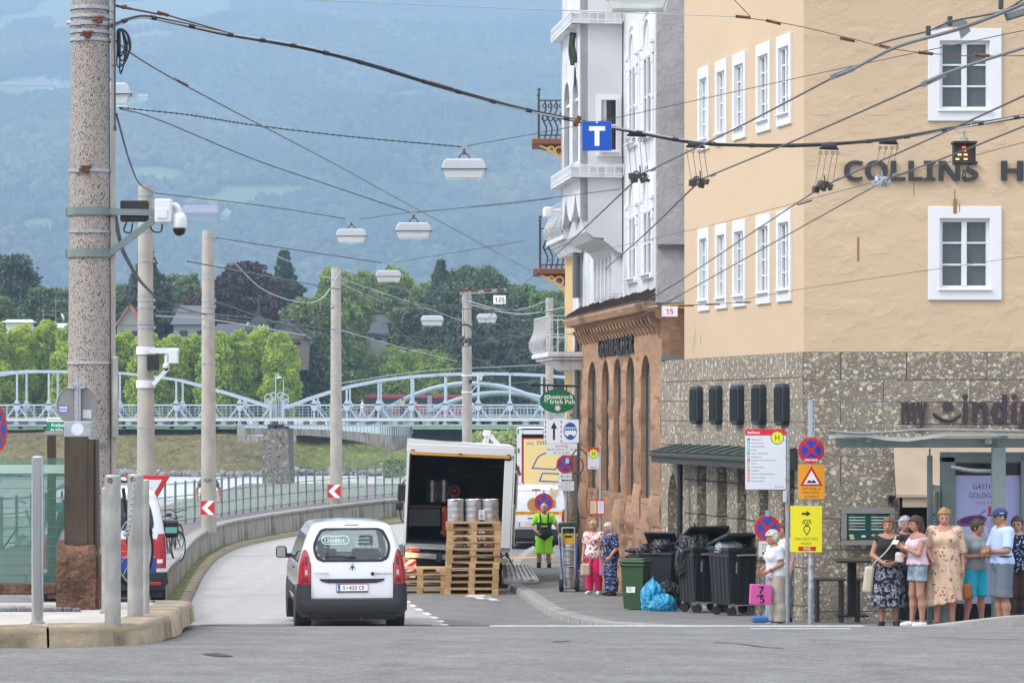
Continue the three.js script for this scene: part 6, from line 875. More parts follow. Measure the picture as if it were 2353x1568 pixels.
// ---------- pallets, kegs, pallet jack ----------
function makePallet(label,pos,ry,tone) {
const t = local('pallet',label,'pallet',pos,ry,'wooden pallets around the delivery truck'),m = mat.wood[tone],b = (w,h,dd,x,y,z,n) => M(n,box(w - 0.002,h,dd,x,y,z),m,t);
for (const z of [-0.35,0,0.35]) {b(1.2,0.022,z ? 0.10 : 0.145,0,0.011,z,'bottom_board');for (const x of [-0.527,0,0.527]) b(x ? 0.145 : 0.145,0.078,z ? 0.10 : 0.145,x,0.061,z,'block');}
for (const x of [-0.527,0,0.527]) b(0.145,0.022,0.8,x,0.111,0,'cross_board');
for (const [z,w] of [[-0.327,0.145],[-0.16,0.1],[0,0.145],[0.16,0.1],[0.327,0.145]]) b(1.2,0.022,w,0,0.133,z,'deck_board');
return t;
}
const NTH = ['lowest','second from the bottom','third from the bottom','fourth from the bottom','fifth from the bottom','sixth from the bottom','seventh from the bottom','eighth from the bottom','ninth from the bottom','tenth from the bottom','topmost'];
{
const pal = [makePallet('wooden pallet, lowest of the tall stack behind the truck',V(PX(1082,64),roadY(64),-64),0.03,0)];
const copyP = (label,pos,ry) => {const c = copyOf(pal[0],pos,ry,label);c.traverse((o) => {if (o.isMesh && hash(Math.round(pos.y * 997),Math.round(pos.x * 77)) > 0.55) o.material = mat.wood[1];});return c;};
for (let i = 1;i < 11;i++) copyP(`wooden pallet, ${NTH[i]} in the tall stack behind the truck`,V(PX(1082 + 0.7 * i,64) + 0.02 * (hash(i,3) - 0.5),roadY(64) + i * 0.1455,-64 + 0.03 * (hash(i,4) - 0.5)),0.03 + 0.05 * (hash(i,5) - 0.5));
for (let i = 0;i < 4;i++) copyP(`wooden pallet, ${NTH[i === 3 ? 10 : i]} in the low stack beside the tall stack`,V(PX(975,64.3) - 0.1,roadY(64.3) + i * 0.1455,-64.4),0.02 + 0.04 * (hash(i,15) - 0.5));
copyP('single wooden pallet lying on the ground beyond the loading ramp',V(PX(1222,80),roadY(80),-80),0.25);
const back = (i) => V(PX(1085,65.2),roadY(65.2) + i * 0.1455,-65.1);for (let i = 0;i < 7;i++) copyP(`wooden pallet in the rear pile under the kegs, ${NTH[i]}`,back(i),0.01);
copyP('wooden pallet between the two layers of steel kegs',back(0).setY(roadY(65.2) + 7 * 0.1455 + 0.42),0.01);
const keg0 = (label,pos) => {const t = local('keg',label,'keg',pos,0,'steel kegs around the delivery truck');M('shell',lathe([[0.02,0.03],[0.15,0.03],[0.19,0.0],[0.192,0.05],[0.185,0.1],[0.197,0.13],[0.185,0.15],[0.188,0.26],[0.2,0.28],[0.188,0.3],[0.186,0.38],[0.196,0.4],[0.186,0.43],[0.192,0.5],[0.188,0.535],[0.175,0.535],[0.17,0.48],[0.02,0.49]].map(([r,y]) => [r * 1.0,y]),32),mat.keg,t);M('valve',cyl(0.035,0.04,0.05,0,0.5,0),mat.steelWorn,t);M('grip_slot',[rbox(0.09,0.03,0.02,0.008,0,0.505,0.186)],mat.black,t);return t;};
const yTop = roadY(65.2) + 8 * 0.1455 + 0.42,K = keg0('steel keg, left of the three on top of the pile',V(PX(1047,65),yTop,-64.95));
K.scale.y = 0.98;[[1088,'middle'],[1126,'right']].forEach(([px,w]) => copyOf(K,V(PX(px,65),yTop,-64.95),px,`steel keg, ${w} of the three on top of the pile`));
[[1047,'left'],[1088,'middle'],[1126,'right']].forEach(([px,w]) => {const c = copyOf(K,V(PX(px,65),roadY(65.2) + 7 * 0.1455,-64.98),px * 2,`steel keg, ${w} of those standing behind the upper pallets`);c.scale.y = 0.76;});
for (const [py,y,l] of [[1190,yTop + 0.06,'white paper label stuck to the keg top row'],[1262,yTop - 0.42,'white paper label stuck on a keg behind the pallets']]) tag(M('paper_label',put(new THREE.PlaneGeometry(0.13,0.22),PX(1106,64.7),y + 0.12,-64.72),new THREE.MeshStandardMaterial({roughness: 0.8,map: canvas(64,108,(x) => {x.fillStyle = '#e9eaf2';x.fillRect(0,0,64,108);x.fillStyle = '#3a3a48';for (let i = 0;i < 5;i++) x.fillRect(8,8 + i * 8,30 + (i * 13) % 20,3);for (let i = 0;i < 14;i++) x.fillRect(10 + i * 3,52,1 + (i % 3),24);for (let i = 0;i < 12;i++) x.fillRect(10 + i * 3.5,82,1 + (i * 2 % 3),18);})}),scene,{keep: true}),l,'label');
// inside the box: two slim kegs, grey crate, red pallet jack
const q = (px,py,d) => P(px,py,d);
[[992,'left'],[1019,'right']].forEach(([px,w]) => {const c = copyOf(K,V(PX(px,69.5),PY(1155,69.5),-69.5),1,`steel keg inside the truck, ${w} of the pair`);c.scale.set(0.75,1.05,0.75);});
const cr0 = thing('crate','grey crate with a wooden lid inside the dark truck box','crate',q(970,1215,69));M('body',rbox(0.86,0.42,0.8,0.02,PX(970,69),PY(1188,69),-69.3),S(0.24,0.26,0.27,0.6),cr0);M('lid',rbox(0.92,0.06,0.86,0.01,PX(970,69),PY(1163,69),-69.3),mat.wood[1],cr0);M('rib',box(0.88,0.02,0.01,PX(970,69),PY(1190,69),-68.89),S(0.18,0.2,0.2,0.6),cr0);
const pj = thing('pallet_jack','red electric pallet jack standing in the truck box','pallet jack',q(1025,1225,68)),red = S(0.48,0.035,0.02,0.45);M('body',[rbox(0.2,0.72,0.3,0.04,PX(1024,68),PY(1197,68),-68.1)],red,pj);M('handle',[bar(q(1042,1150,68),q(1042,1135,68),0.08),tor(0.12,0.03,q(1043,1128,68).x,q(1043,1128,68).y,-68,0,0,0,8,20),bar(q(1043,1215,68),q(1043,1145,68),0.06),rbox(0.12,0.1,0.08,0.02,q(1043,1126,68).x,q(1043,1126,68).y,-67.98)],S(0.22,0.03,0.025,0.5),pj);M('decal',[box(0.05,0.07,0.01,PX(1018,68),PY(1170,68),-67.94),box(0.04,0.06,0.01,PX(1014,68),PY(1222,68),-67.94)],S(0.6,0.42,0.03),pj);
// aluminium ramp on the kerb
const rp = thing('loading_ramp','aluminium loading ramp plate with an arm, resting on the kerb right of the truck','ramp',P(1195,1330,66.5)),c = [P(1152,1296,68.5),P(1212,1298,68.5),P(1236,1334,66.2),P(1158,1336,66.2)];M('plate',[sheet(2,2,(u,v) => c[0].clone().lerp(c[1],u).lerp(c[3].clone().lerp(c[2],u),v)),sheet(2,1,(u,v) => c[3].clone().lerp(c[2],u).add(V(0,-0.05 * v,0.001))),sheet(1,1,(u,v) => c[1].clone().lerp(c[2],u).add(V(0,-0.05 * v,0)))],mat.steelWorn,rp);for (let i = 1;i < 7;i++) {const a = c[0].clone().lerp(c[1],i / 7).add(V(0,0.02,0)),b = c[3].clone().lerp(c[2],i / 7).add(V(0,0.02,0));M('rib',bar(a,b,0.03,0.02),mat.galv,rp);} M('edge',[bar(c[3],c[2],0.05),bar(c[1],c[2],0.04)],mat.galv,rp);M('arm',[bar(P(1137,1165,67.5),P(1166,1280,67.2),0.07),bar(P(1160,1265,67.2),P(1196,1332,66.4),0.045),ball(0.05,...P(1196,1332,66.3).toArray())],mat.greyMetal,rp);M('end_cap',rbox(0.1,0.03,0.04,0.01,...P(1222,1331,66.1).toArray()),S(0.7,0.22,0.03),rp);
}
// ---------- white van facing away beyond the worker, yellow trailer behind it ----------
function busVan(t,o) {// boxy panel van, rear at z = 0
const B = {w: [[0.35,0.9],[0.55,0.96],[1.05,0.955],[1.3,0.92],[1.7,0.84],[1.88,0.76],[1.94,0.66],[1.97,0.4]],zr: [[0.35,0],[1.1,0],[1.4,-0.02],[1.75,-0.08],[1.9,-0.14],[1.97,-0.5]],zf: [[0.35,-4.85],[0.9,-4.8],[1.1,-4.4],[1.4,-3.9],[1.8,-3.3],[1.97,-3.0]],rc: [[0.35,0.14],[1.9,0.13],[1.97,0.2]],crown: 0.03};
M('body',sliced(B,0.38,1.97,44,null),o.paint,t);M('bumper',[hug({...B,w: B.w.map(([y,w]) => [y,w + 0.02])},[[0.34,-0.93,0.93],[0.46,-0.975,0.975],[0.62,-0.97,0.97]],0.04,40,6),box(1.8,0.2,4.4,0,0.32,-2.3)],mat.carPlastic,t);M('brake_lamp',hug(B,[[1.80,-0.13,0.13],[1.84,-0.13,0.13]],0.012,6,2),mat.redLens,t);
for (const s of [-1,1]) {const a = M('tail_lamp',hug(B,[[0.68,s > 0 ? 0.80 : -0.955,s > 0 ? 0.955 : -0.80],[1.02,s > 0 ? 0.79 : -0.95,s > 0 ? 0.95 : -0.79],[1.22,s > 0 ? 0.83 : -0.93,s > 0 ? 0.93 : -0.83]],0.012,8,14),mat.redLens,t);M('reflector',hug(B,[[0.76,s > 0 ? 0.81 : -0.9,s > 0 ? 0.9 : -0.81],[0.82,s > 0 ? 0.81 : -0.9,s > 0 ? 0.9 : -0.81]],0.016,6,3),mat.lens,a);for (const z of [-0.95,-3.9]) wheel(t,s * 0.85,0.34,z,0.34,0.22,mat.greyMetal,5);}
M('seam',[hug(B,[[0.5,-0.006,0.006],[1.86,-0.006,0.006]],0.004,2,20)],mat.black,t);M('handle',hug(B,[[0.93,-0.25,-0.02],[0.965,-0.25,-0.02]],0.03,6,2),mat.carPlastic,t);
return B;
}
{
const d = 88,t = local('panel_van','white panel van with plate S 270 WZ parked beyond the worker in green','van',V(PX(1231,d),roadY(d),-d),R(-2)),B = busVan(t,{paint: mat.carWhite});
M('number_plate',rbox(0.66,0.19,0.02,0.01,-0.27,0.765,0.015),S(0.55,0.55,0.56),t);M('plate_face',put(new THREE.PlaneGeometry(0.52,0.118),-0.27,0.76,0.028),plate(['S','270WZ']),t,{keep: true});
M('lettering',hug(B,[[1.06,-0.9,0.92],[1.16,-0.9,0.92]],0.008,30,2),new THREE.MeshStandardMaterial({roughness: 0.5,map: canvas(1024,64,(x) => {x.fillStyle = '#e8a51c';x.fillRect(0,0,1024,64);x.fillStyle = '#17110a';x.font = 'bold 50px sans-serif';x.fillText('GÜNTHER SCHMIDHUBER BÄCKER',90,50);})}),t,{keep: true});
M('logo',[put(new THREE.CircleGeometry(0.22,24),-0.05,1.36,0.0),put(ext([[0,0],[0.34,0.1],[0.34,0.36],[0.0,0.2]],0.01),0.26,1.18,-0.02)],S(0.45,0.22,0.06,0.6),t);M('logo',[put(ext([[0.3,0.3],[0.36,0.35],[0.42,0.8],[0.34,0.8]],0.012),0.1,1.1,-0.05),put(ext([[0.3,0.3],[0.38,0.33],[0.62,0.7],[0.52,0.74]],0.012),0.08,1.1,-0.05)],S(0.62,0.5,0.25,0.6),t);
}
{
const d = 100,t = local('lorry','white lorry with cream yellow rear door and red edging behind the white van','lorry',V(PX(1274,d),roadY(d),-d));const W = 1.25,y0 = 1.1,y1 = PY(985,d) - roadY(d);
M('body',[box(2 * W + 0.08,0.2,0.12,0,y1 - 0.08,-0.06),box(2 * W,y1 - y0,0.06,0,(y0 + y1) / 2,-8),box(2 * W,0.08,8,0,y0,-4),box(0.06,y1 - y0,8,-W - 0.02,(y0 + y1) / 2,-4),box(0.06,y1 - y0,8,W + 0.02,(y0 + y1) / 2,-4),box(2 * W,0.06,8,0,y1,-4)],mat.whitePaint,t);
M('rear_door',put(new THREE.BoxGeometry(1.3,y1 - y0 - 0.32,0.03),-0.5,(y0 + y1) / 2 - 0.14,0.02),new THREE.MeshStandardMaterial({roughness: 0.5,map: canvas(384,640,(x) => {x.fillStyle = '#ecd08d';x.fillRect(0,0,384,640);x.fillStyle = '#a01e22';x.fillRect(0,0,384,14);x.fillRect(0,0,22,640);x.fillStyle = '#2a4b93';x.font = 'bold 52px sans-serif';x.fillText('7314',150,72);x.font = 'bold 34px sans-serif';x.fillText('1012',46,72);x.strokeStyle = '#1e4fa0';x.lineWidth = 13;x.beginPath();x.moveTo(384,160);x.lineTo(240,160);x.quadraticCurveTo(170,180,150,230);x.lineTo(110,310);x.lineTo(350,322);x.lineTo(384,230);x.moveTo(384,368);x.lineTo(215,362);x.lineTo(185,440);x.lineTo(384,450);x.stroke();x.fillStyle = '#5b4a2a';x.font = 'bold 27px sans-serif';x.fillText('www.nagel-group.com',46,560);})}),t,{keep: true});
M('door_frame',[box(0.09,y1 - y0,0.05,0.2,(y0 + y1) / 2,0.03),box(0.1,y1 - y0,0.05,-1.2,(y0 + y1) / 2,0.02)],mat.whitePaint,t);M('hinge',[0.2,0.45,0.7].map((f) => box(0.05,0.16,0.05,-1.25,lerp(y0,y1,f),0.03)),mat.black,t);M('marker_lamp',[rbox(0.2,0.06,0.03,0.01,-0.35,y1 - 0.07,0.02),rbox(0.2,0.06,0.03,0.01,0.5,y1 - 0.07,0.02)],mat.lens,t);M('chassis',[box(2.3,0.5,8,0,0.8,-4)],mat.black,t);for (const s of [-1,1]) wheel(t,s * 1.0,0.48,-1.8,0.48,0.4,mat.greyMetal);
}
{// police van on the left, behind the bollards
const d = 45,t = local('police_van','white van with red and blue side band, parked behind the steel bollards','van',V(-6.38,promY(d + 1),-d),R(8.5)),B = busVan(t,{paint: mat.carWhite});
M('red_band',[hug(B,[[0.86,-0.8,0.8],[1.14,-0.8,0.8]],0.006,20,3),sheet(20,3,(u,v) => V(0.962,lerp(0.86,1.14,v),lerp(-0.2,-4,u)))],S(0.55,0.02,0.03,0.4),t);M('blue_band',[hug(B,[[0.62,-0.8,0.8],[0.85,-0.8,0.8]],0.006,20,3),sheet(20,3,(u,v) => V(0.966,lerp(0.62,0.85,v),lerp(-0.2,-4,u)))],S(0.02,0.06,0.24,0.4),t);
M('rear_window',hug(B,[[1.28,-0.72,0.72],[1.34,-0.76,0.76],[1.6,-0.72,0.72],[1.76,-0.66,0.66]],0.006,24,12),mat.glassDark,t);M('side_window',sheet(14,6,(u,v) => {const y = lerp(1.28,1.74,v);return V(cr(B.w,y) + 0.006,y,lerp(-0.35,-3.2,u));}),mat.glassDark,t);
const mr = M('mirror',[rbox(0.26,0.3,0.14,0.06,1.13,1.16,-3.4),bar(V(0.9,1.12,-3.4),V(1.05,1.12,-3.4),0.08)],mat.blackGloss,t);M('mirror_glass',rbox(0.2,0.1,0.01,0.004,1.13,1.14,-3.325),new THREE.MeshStandardMaterial({color: 0x7fc4c0,metalness: 1,roughness: 0.1}),mr);M('reflector',rbox(0.3,0.05,0.03,0.01,0.72,0.44,0.05),mat.redLens,t);
}
// ---------- bicycles ----------
function bicycle(label,pos,ry,colour) {
const t = local('bicycle',label,'bicycle',pos,ry,'bicycles parked beside the promenade'),r = 0.34,fm = S(...colour,0.4);
for (const x of [-0.52,0.52]) {const w = M('wheel',tor(r,0.02,x,r,0,0,0,0,8,36),mat.rubber,t);M('rim',[tor(r - 0.03,0.012,x,r,0,0,0,0,6,36),...Array.from({length: 14},(_,i) => tube(V(x,r,0.02 * (i % 2 ? 1 : -1)),V(x + Math.cos(i * 0.449) * (r - 0.03),r + Math.sin(i * 0.449) * (r - 0.03),0),0.0025,4)),cyl(0.025,0.025,0.1,x,r,0,10,1.57)],mat.galv,w);M('mudguard',tor(r + 0.03,0.012,x,r,0,0,0,0.4,6,24,2.3),mat.black,t);}
const bb = V(0.02,0.3,0),st = V(-0.17,0.86,0),hd = V(0.36,0.84,0),h2 = V(0.39,0.7,0);M('frame',[tube(bb,st,0.016),tube(st.clone().add(V(0.02,-0.1,0)),hd,0.016),tube(bb,h2,0.019),tube(hd.clone().add(V(-0.02,0.1,0)),h2,0.018),tube(V(-0.52,r,0.05),bb,0.01),tube(V(-0.52,r,0.05),st,0.009),tube(h2,V(0.52,r,0.06),0.013),tube(h2,V(0.52,r,-0.06),0.013)],fm,t);
M('saddle',put(new THREE.SphereGeometry(0.13,12,8).scale(1,0.35,0.6),-0.2,0.96,0),mat.black,t);M('handlebar',pipe([V(0.22,1.05,-0.28),V(0.35,1.06,-0.16),V(0.36,1.0,0),V(0.35,1.06,0.16),V(0.22,1.05,0.28)],0.013,20),mat.black,t);M('crank',[put(new THREE.CylinderGeometry(0.09,0.09,0.01,20),0.02,0.3,0.05,1.57),bar(V(0.02,0.3,0.07),V(0.14,0.2,0.07),0.02),bar(V(0.02,0.3,-0.07),V(-0.1,0.4,-0.07),0.02)],mat.greyMetal,t);M('carrier',[box(0.34,0.015,0.13,-0.55,0.76,0),tube(V(-0.6,0.76,0.05),V(-0.53,r,0.05),0.006)],mat.black,t);return t;
}
const bk = bicycle('black bicycle leaning behind the red stone foot and the bollards',V(PX(238,27),promY(27) + 0.12,-27),1.15,[0.02,0.02,0.022]);
[[404,66,1.2,'dark bicycle in the rack beside the police van, nearest of the two'],[412,71,1.35,'dark bicycle in the rack beside the police van, farther of the two']].forEach(([px,d,a,l]) => copyOf(bk,V(PX(px,d) - 0.2,promY(d),-d),a,l));
{const t = thing('bicycle_rack','steel hoop bicycle rack between the police van and the curved wall','rack',V(PX(408,64),promY(64),-64));for (let i = 0;i < 5;i++) {const d = 62 + i * 2.2,x = at(wallL,d) - 0.75 - 0.1 * i,y = promY(d);M('hoop',pipe([V(x - 0.25,y,-d),V(x - 0.25,y + 0.6,-d),V(x - 0.15,y + 0.78,-d),V(x + 0.15,y + 0.78,-d),V(x + 0.25,y + 0.6,-d),V(x + 0.25,y,-d)],0.025,24,8),mat.steel,t);}}
// ---------- overhead wires: each cable an object of its own ----------
const cable = (label,pts,r,m = mat.wire,name = 'overhead_wire',extra) => {const v = pts.map(([x,y,d]) => P(x,y,d)),gs = [v.length === 2 ? tube(v[0],v[1],r,6) : pipe(v,r,Math.max(24,v.length * 12),6)];if (extra) gs.push(...extra);return tag(M(name,gs,m,scene),label,'wire');};
const knots = (pts,n,r,d0) => {const c = new THREE.CatmullRomCurve3(pts.map(([x,y,d]) => P(x,y,d)));return Array.from({length: n},(_,i) => {const p = c.getPointAt((i + 0.5) / n);return put(new THREE.CylinderGeometry(r,r,r * 0.8,6),p.x,p.y,p.z,0.3,0,1.4);});};
{
const main = [[256,60,25.4],[290,46,25.6],[330,38,25.8],[395,50,26],[520,78,26.3],[700,110,27],[860,152,27.5],[1010,198,28],[1180,245,28.4],[1330,278,28.6],[1450,301,28.8],[1600,327,29],[1750,334,29],[1900,331,29],[2050,318,28.8],[2200,292,28.5],[2380,262,28]];
const b = thing('cable_bundle','thick black bundle of cables sweeping from the speckled pole across the facades','cable',P(1176,245,28)),c = new THREE.CatmullRomCurve3(main.map(([x,y,d]) => P(x,y,d)));
for (let k = 0;k < 4;k++) {const pts = [];for (let i = 0;i <= 90;i++) {const p = c.getPointAt(i / 90),a = i * 0.16 + k * 1.57;pts.push(p.add(V(0,Math.sin(a) * 0.011,Math.cos(a) * 0.012)));} M('strand',pipe(pts,0.0088,220,6),k === 3 ? mat.wireLight : mat.cable,b);}
const tape = [];for (let i = 0;i < 26;i++) {const p = c.getPointAt((i + 0.5) / 26),q = c.getTangentAt((i + 0.5) / 26);tape.push(tube(p.clone().addScaledVector(q,-0.03),p.clone().addScaledVector(q,0.03),0.022,8));} M('tape',tape,mat.cable,b);
M('turnbuckle',[tube(P(262,12,25.4),P(300,20,25.5),0.012),tube(P(300,20,25.5),P(372,34,25.8),0.009),rbox(0.05,0.035,0.03,0.008,...P(285,16,25.5).toArray()),tube(P(362,28,25.7),P(385,35,25.8),0.016),tube(P(385,35,25.8),P(520,74,26.2),0.007)],mat.rust,b);
M('splice',[tube(P(985,190,28),P(1040,206,28.1),0.024,8)],mat.rust,b);
// four hangers with the insulators that carry the trolley wires
[[1462,304,1468,402,'leftmost'],[1598,330,1606,414,'second from the left'],[1905,334,1892,424,'third from the left'],[2042,322,2024,413,'rightmost']].forEach(([x,y,x2,y2,w]) => {
const d = 28.9,h = thing('wire_hanger',`trolley wire hanger with metal clamp block, ${w} of four`,'hanger',P(x2,y2,d),'trolley wire hangers under the cable bundle');
M('saddle',[rbox(0.16,0.05,0.06,0.015,...P(x,y + 2,d).toArray()),tube(P(x - 22,y + 6,d),P(x + 22,y + 8,d),0.012)],mat.cable,h);
M('eye',[-14,0,14,26].map((k) => tor(0.014,0.005,...P(x - 6 + k,y + 17,d).toArray())),mat.greyMetal,h);
M('rod',[-14,0,14,26].map((k,i) => tube(P(x - 6 + k,y + 19,d),P(x2 - 18 + i * 13,y2 - 4,d - 0.2 + 0.1 * i),0.003,5)),mat.wire,h);
const r = RNG(x),blk = [];for (let i = 0;i < 12;i++) blk.push(rbox(0.03 + 0.05 * r(),0.025 + 0.04 * r(),0.04,0.006,...P(x2 - 18 + 36 * r(),y2 - 2 + 14 * r(),d - 0.2 + 0.4 * r()).toArray(),r(),0,r() - 0.5));blk.push(tube(P(x2 + 2,y2 - 22,d),P(x2 + 4,y2,d),0.007),tor(0.03,0.008,...P(x2 - 6,y2 - 2,d).toArray()),tor(0.012,0.004,...P(x2 - 20,y2 + 4,d).toArray()),tor(0.012,0.004,...P(x2 + 20,y2 + 2,d).toArray()));
M('clamp_block',blk,w === 'rightmost' ? mat.galv : S(0.09,0.075,0.065,0.6,{metalness: 0.3}),h);M('end_fitting',rbox(0.06,0.025,0.03,0.006,...P(x2 + 32,y2 - 12,d - 0.3).toArray(),0,0,0.35),mat.greyMetal,h);
});
cable('trolley wire through the leftmost hanger, running down to the arcade front',[[1478,398,28.7],[1440,432,33],[1330,536,48],[1200,655,78],[1130,722,105],[1060,790,128]],0.011);
cable('trolley wire rising right from the leftmost hanger to the long grey splice',[[1478,398,28.7],[1700,290,24],[1914,178,20.5]],0.008);
cable('thick grey contact rail rising to the upper right corner',[[1914,178,20.5],[1960,158,20],[2070,104,18.6],[2210,64,17.6],[2370,2,16.5]],0.012,mat.greyMetal);
cable('catenary above the thick contact rail in the upper right corner',[[2010,103,19.4],[2070,86,18.8],[2130,72,18.2],[2190,48,17.6],[2300,26,17],[2370,-14,16.4]],0.0065,mat.wire,'overhead_wire',[[2133,70],[2183,48],[2300,10]].map(([x,y]) => rbox(0.03,0.06,0.03,0.006,...P(x,y,17.9).toArray())));
cable('trolley wire through the second hanger, running down across the white house',[[1612,411,28.7],[1578,444,33],[1470,548,48],[1330,668,80],[1240,740,110],[1180,785,128]],0.011);
cable('trolley wire rising right from the second hanger to the lower grey splice',[[1612,411,28.7],[1860,308,24],[2122,193,20.5]],0.008);
cable('grey contact rail from the lower splice to the right edge',[[2122,193,20.5],[2170,170,20],[2250,142,19],[2370,104,18]],0.011,mat.greyMetal);
cable('trolley wire through the third hanger, rising to the right edge',[[1560,646,44],[1875,438,30.5],[1909,420,28.5],[2130,322,24],[2370,212,20]],0.008);
cable('far run of the third trolley wire towards the junction',[[1560,646,44],[1400,740,75],[1180,822,128]],0.012);
cable('trolley wire through the rightmost hanger, rising to the right edge',[[1558,680,44],[2002,432,30.5],[2044,410,28.5],[2200,351,25],[2370,283,22]],0.008);
cable('far run of the rightmost trolley wire towards the junction',[[1558,680,44],[1380,770,78],[1190,835,128]],0.012);
for (const [a,b2,y0,y1,d,l] of [[1909,1962,178,157,20.4,'long grey splice plate on the upper contact rail'],[2118,2172,195,171,20.4,'long grey splice plate on the lower contact rail']]) tag(M('splice_plate',bar(P(a,y0,d),P(b2,y1,d),0.035,0.03),mat.greyMetal,scene),l,'splice');
tag(M('guide_bracket',[put(ext([[-0.09,0],[0.0,0.07],[0.12,0.07],[0.15,0.0],[0.09,-0.05],[0.07,0.03],[-0.0,0.03]],0.02),...P(2176,72,18.4).toArray()),rbox(0.16,0.05,0.05,0.01,...P(2340,30,17).toArray(),0,0,0.3)],mat.greyMetal,scene),'grey folded bracket on the contact rail above the upper window','bracket');
const sp = (l,pts,r,m,ins) => cable(l,pts,r,m,'span_wire',ins?.map(([x,y,d,a]) => {const p = P(x,y,d),e = P(x + 34,y + 34 * a,d);return tube(p,e,0.014,8);}));
sp('thin span wire high on the yellow wall with rusty insulators',[[1690,38,26],[1795,52,26],[1985,96,25],[2035,110,24.5],[2180,126,24],[2370,128,23]],0.004,mat.rust,[[1690,37,26,0.1],[1760,46,26,0.25],[1930,87,25.3,0.2],[2020,104,24.6,0.25],[2110,120,24.2,0.1],[2240,126,23.5,0.05]]);
sp('pale thin wire crossing the top of the white house',[[640,-4,24],[1250,22,26],[1690,38,26]],0.0035,mat.wireLight);sp('short dark wire dropping from the top edge onto the yellow wall',[[1680,-8,25],[1724,38,26]],0.004,mat.wire);
sp('dark span wire from the first lamp to the right, above the yellow windows',[[1072,335,50],[1330,288,50],[1558,239,48],[1896,165,44],[2370,66,38]],0.007);
sp('thin wire between the window rows of the yellow building',[[1250,603,70],[1643,515,50],[1850,460,44],[2370,322,36]],0.005,mat.wire,[[1832,470,44.5,-0.3]]);
sp('thin wire rising past the lower right window',[[1700,690,46],[1790,672,45.5],[2370,586,44]],0.004);sp('short stay with insulators under the lower yellow windows',[[1540,703,48],[1600,700,48],[1728,693,48.4]],0.006,mat.rust,[[1560,702,48,-0.02],[1620,699,48,-0.02],[1690,694,48,0]]);
const W3 = [[272,247,45],[420,262,46],[589,288,48],[800,313,49],[1060,337,50]];sp('knotted span wire holding the first hanging lamp',W3,0.009,mat.cable);tag(M('wire_binding',knots(W3,60,0.02),mat.cable,scene),'row of binding clips on the wire to the first hanging lamp','clips',null,'stuff');
sp('knotted span wire falling to the second hanging lamp',[[275,250,45],[330,263,46],[589,368,53],[780,433,58],[940,487,62]],0.010,mat.cable);sp('span wire from the second hanging lamp to the white oriel house',[[955,488,62],[1200,462,60],[1424,434,58]],0.008);
sp('diagonal span wire from the speckled pole down to the arcade roof',[[262,92,25.4],[300,122,27],[405,185,31],[760,372,52],[930,465,66],[1220,622,88]],0.009,mat.wire,[[398,180,31,0.5]]);
sp('knotted span wire from the second pole to the third hanging lamp',[[352,443,62],[600,472,67],[792,502,73]],0.010,mat.cable);sp('span wire between the third hanging lamp and the white house',[[826,503,73],[940,488,72],[1186,466,70],[1270,455,70]],0.008);
sp('span wire from the third pole to the fourth hanging lamp',[[490,545,83],[700,577,84],[876,603,86]],0.012,mat.cable);sp('span wire from the fourth hanging lamp towards the dark balcony',[[906,603,86],[1060,577,82],[1203,553,80]],0.010);
sp('sagging cable between the third and fourth pole',[[490,549,83],[540,605,88],[610,668,95],[690,694,100],[740,684,104],[782,622,108]],0.018,mat.wireLight);sp('black cable dropping from the speckled pole bracket to the second pole',[[266,262,27],[298,374,38],[325,427,55],[351,441,62]],0.012,mat.cable);
sp('spiral bound cable sagging behind the speckled pole past three poles',[[263,490,26.5],[276,560,29],[300,612,33],[330,655,42],[380,692,62],[470,722,83],[560,738,92],[660,738,100],[768,706,107]],0.022,mat.cable);
[[[355,714,62],[560,728,84],[770,757,108],[1060,782,130]],[[355,725,62],[500,736,83],[700,770,100]],[[490,690,83],[620,735,95],[720,762,104],[860,800,120],[960,826,130]],[[782,640,108],[930,690,118],[1070,740,130]],[[782,628,108],[900,660,116],[1060,672,130]],[[782,758,108],[930,800,120],[1050,830,130]],[[840,640,106],[870,700,112],[960,790,124],[1040,800,130]],[[496,547,83],[640,590,95],[870,690,112]],[[430,600,65],[700,650,85],[1000,705,105]],[[1080,700,130],[1180,720,110],[1330,700,72]],[[1085,820,130],[1180,860,140]],[[780,880,108],[1000,850,128],[1240,838,138]],[[1000,862,128],[1150,880,138],[1260,872,145]],[[1070,690,130],[1160,712,120],[1262,690,145]],[[820,800,112],[900,812,118],[1040,800,128],[1200,770,120],[1330,738,72]]].forEach((pts,i) => sp(`${i % 2 ? 'pale' : 'dark'} wire in the tangle, ${['from the second pole to the fifth','short one from the second pole','falling right from the third pole','from the top of the fourth pole','to the cross arm of the fifth pole','low, from the fourth to the fifth pole','looping down to the junction','from the third pole to the park','long and low across three poles','from the fifth pole to the arcade roof','short, below the junction','over the round trees','lowest, behind the fifth pole','between fifth and sixth pole','under the junction to the arcade cornice'][i]}`,pts,0.017,i % 2 ? mat.wireLight : mat.wire));
sp('black feeder cable carrying the fifth hanging lamp',[[815,690,100],[1000,706,98],[1160,712,92],[1330,718,72]],0.014,mat.cable);sp('feeder wire under the arcade roof edge',[[1240,842,120],[1330,745,72],[1420,716,60],[1512,702,56]],0.012,mat.wireLight);
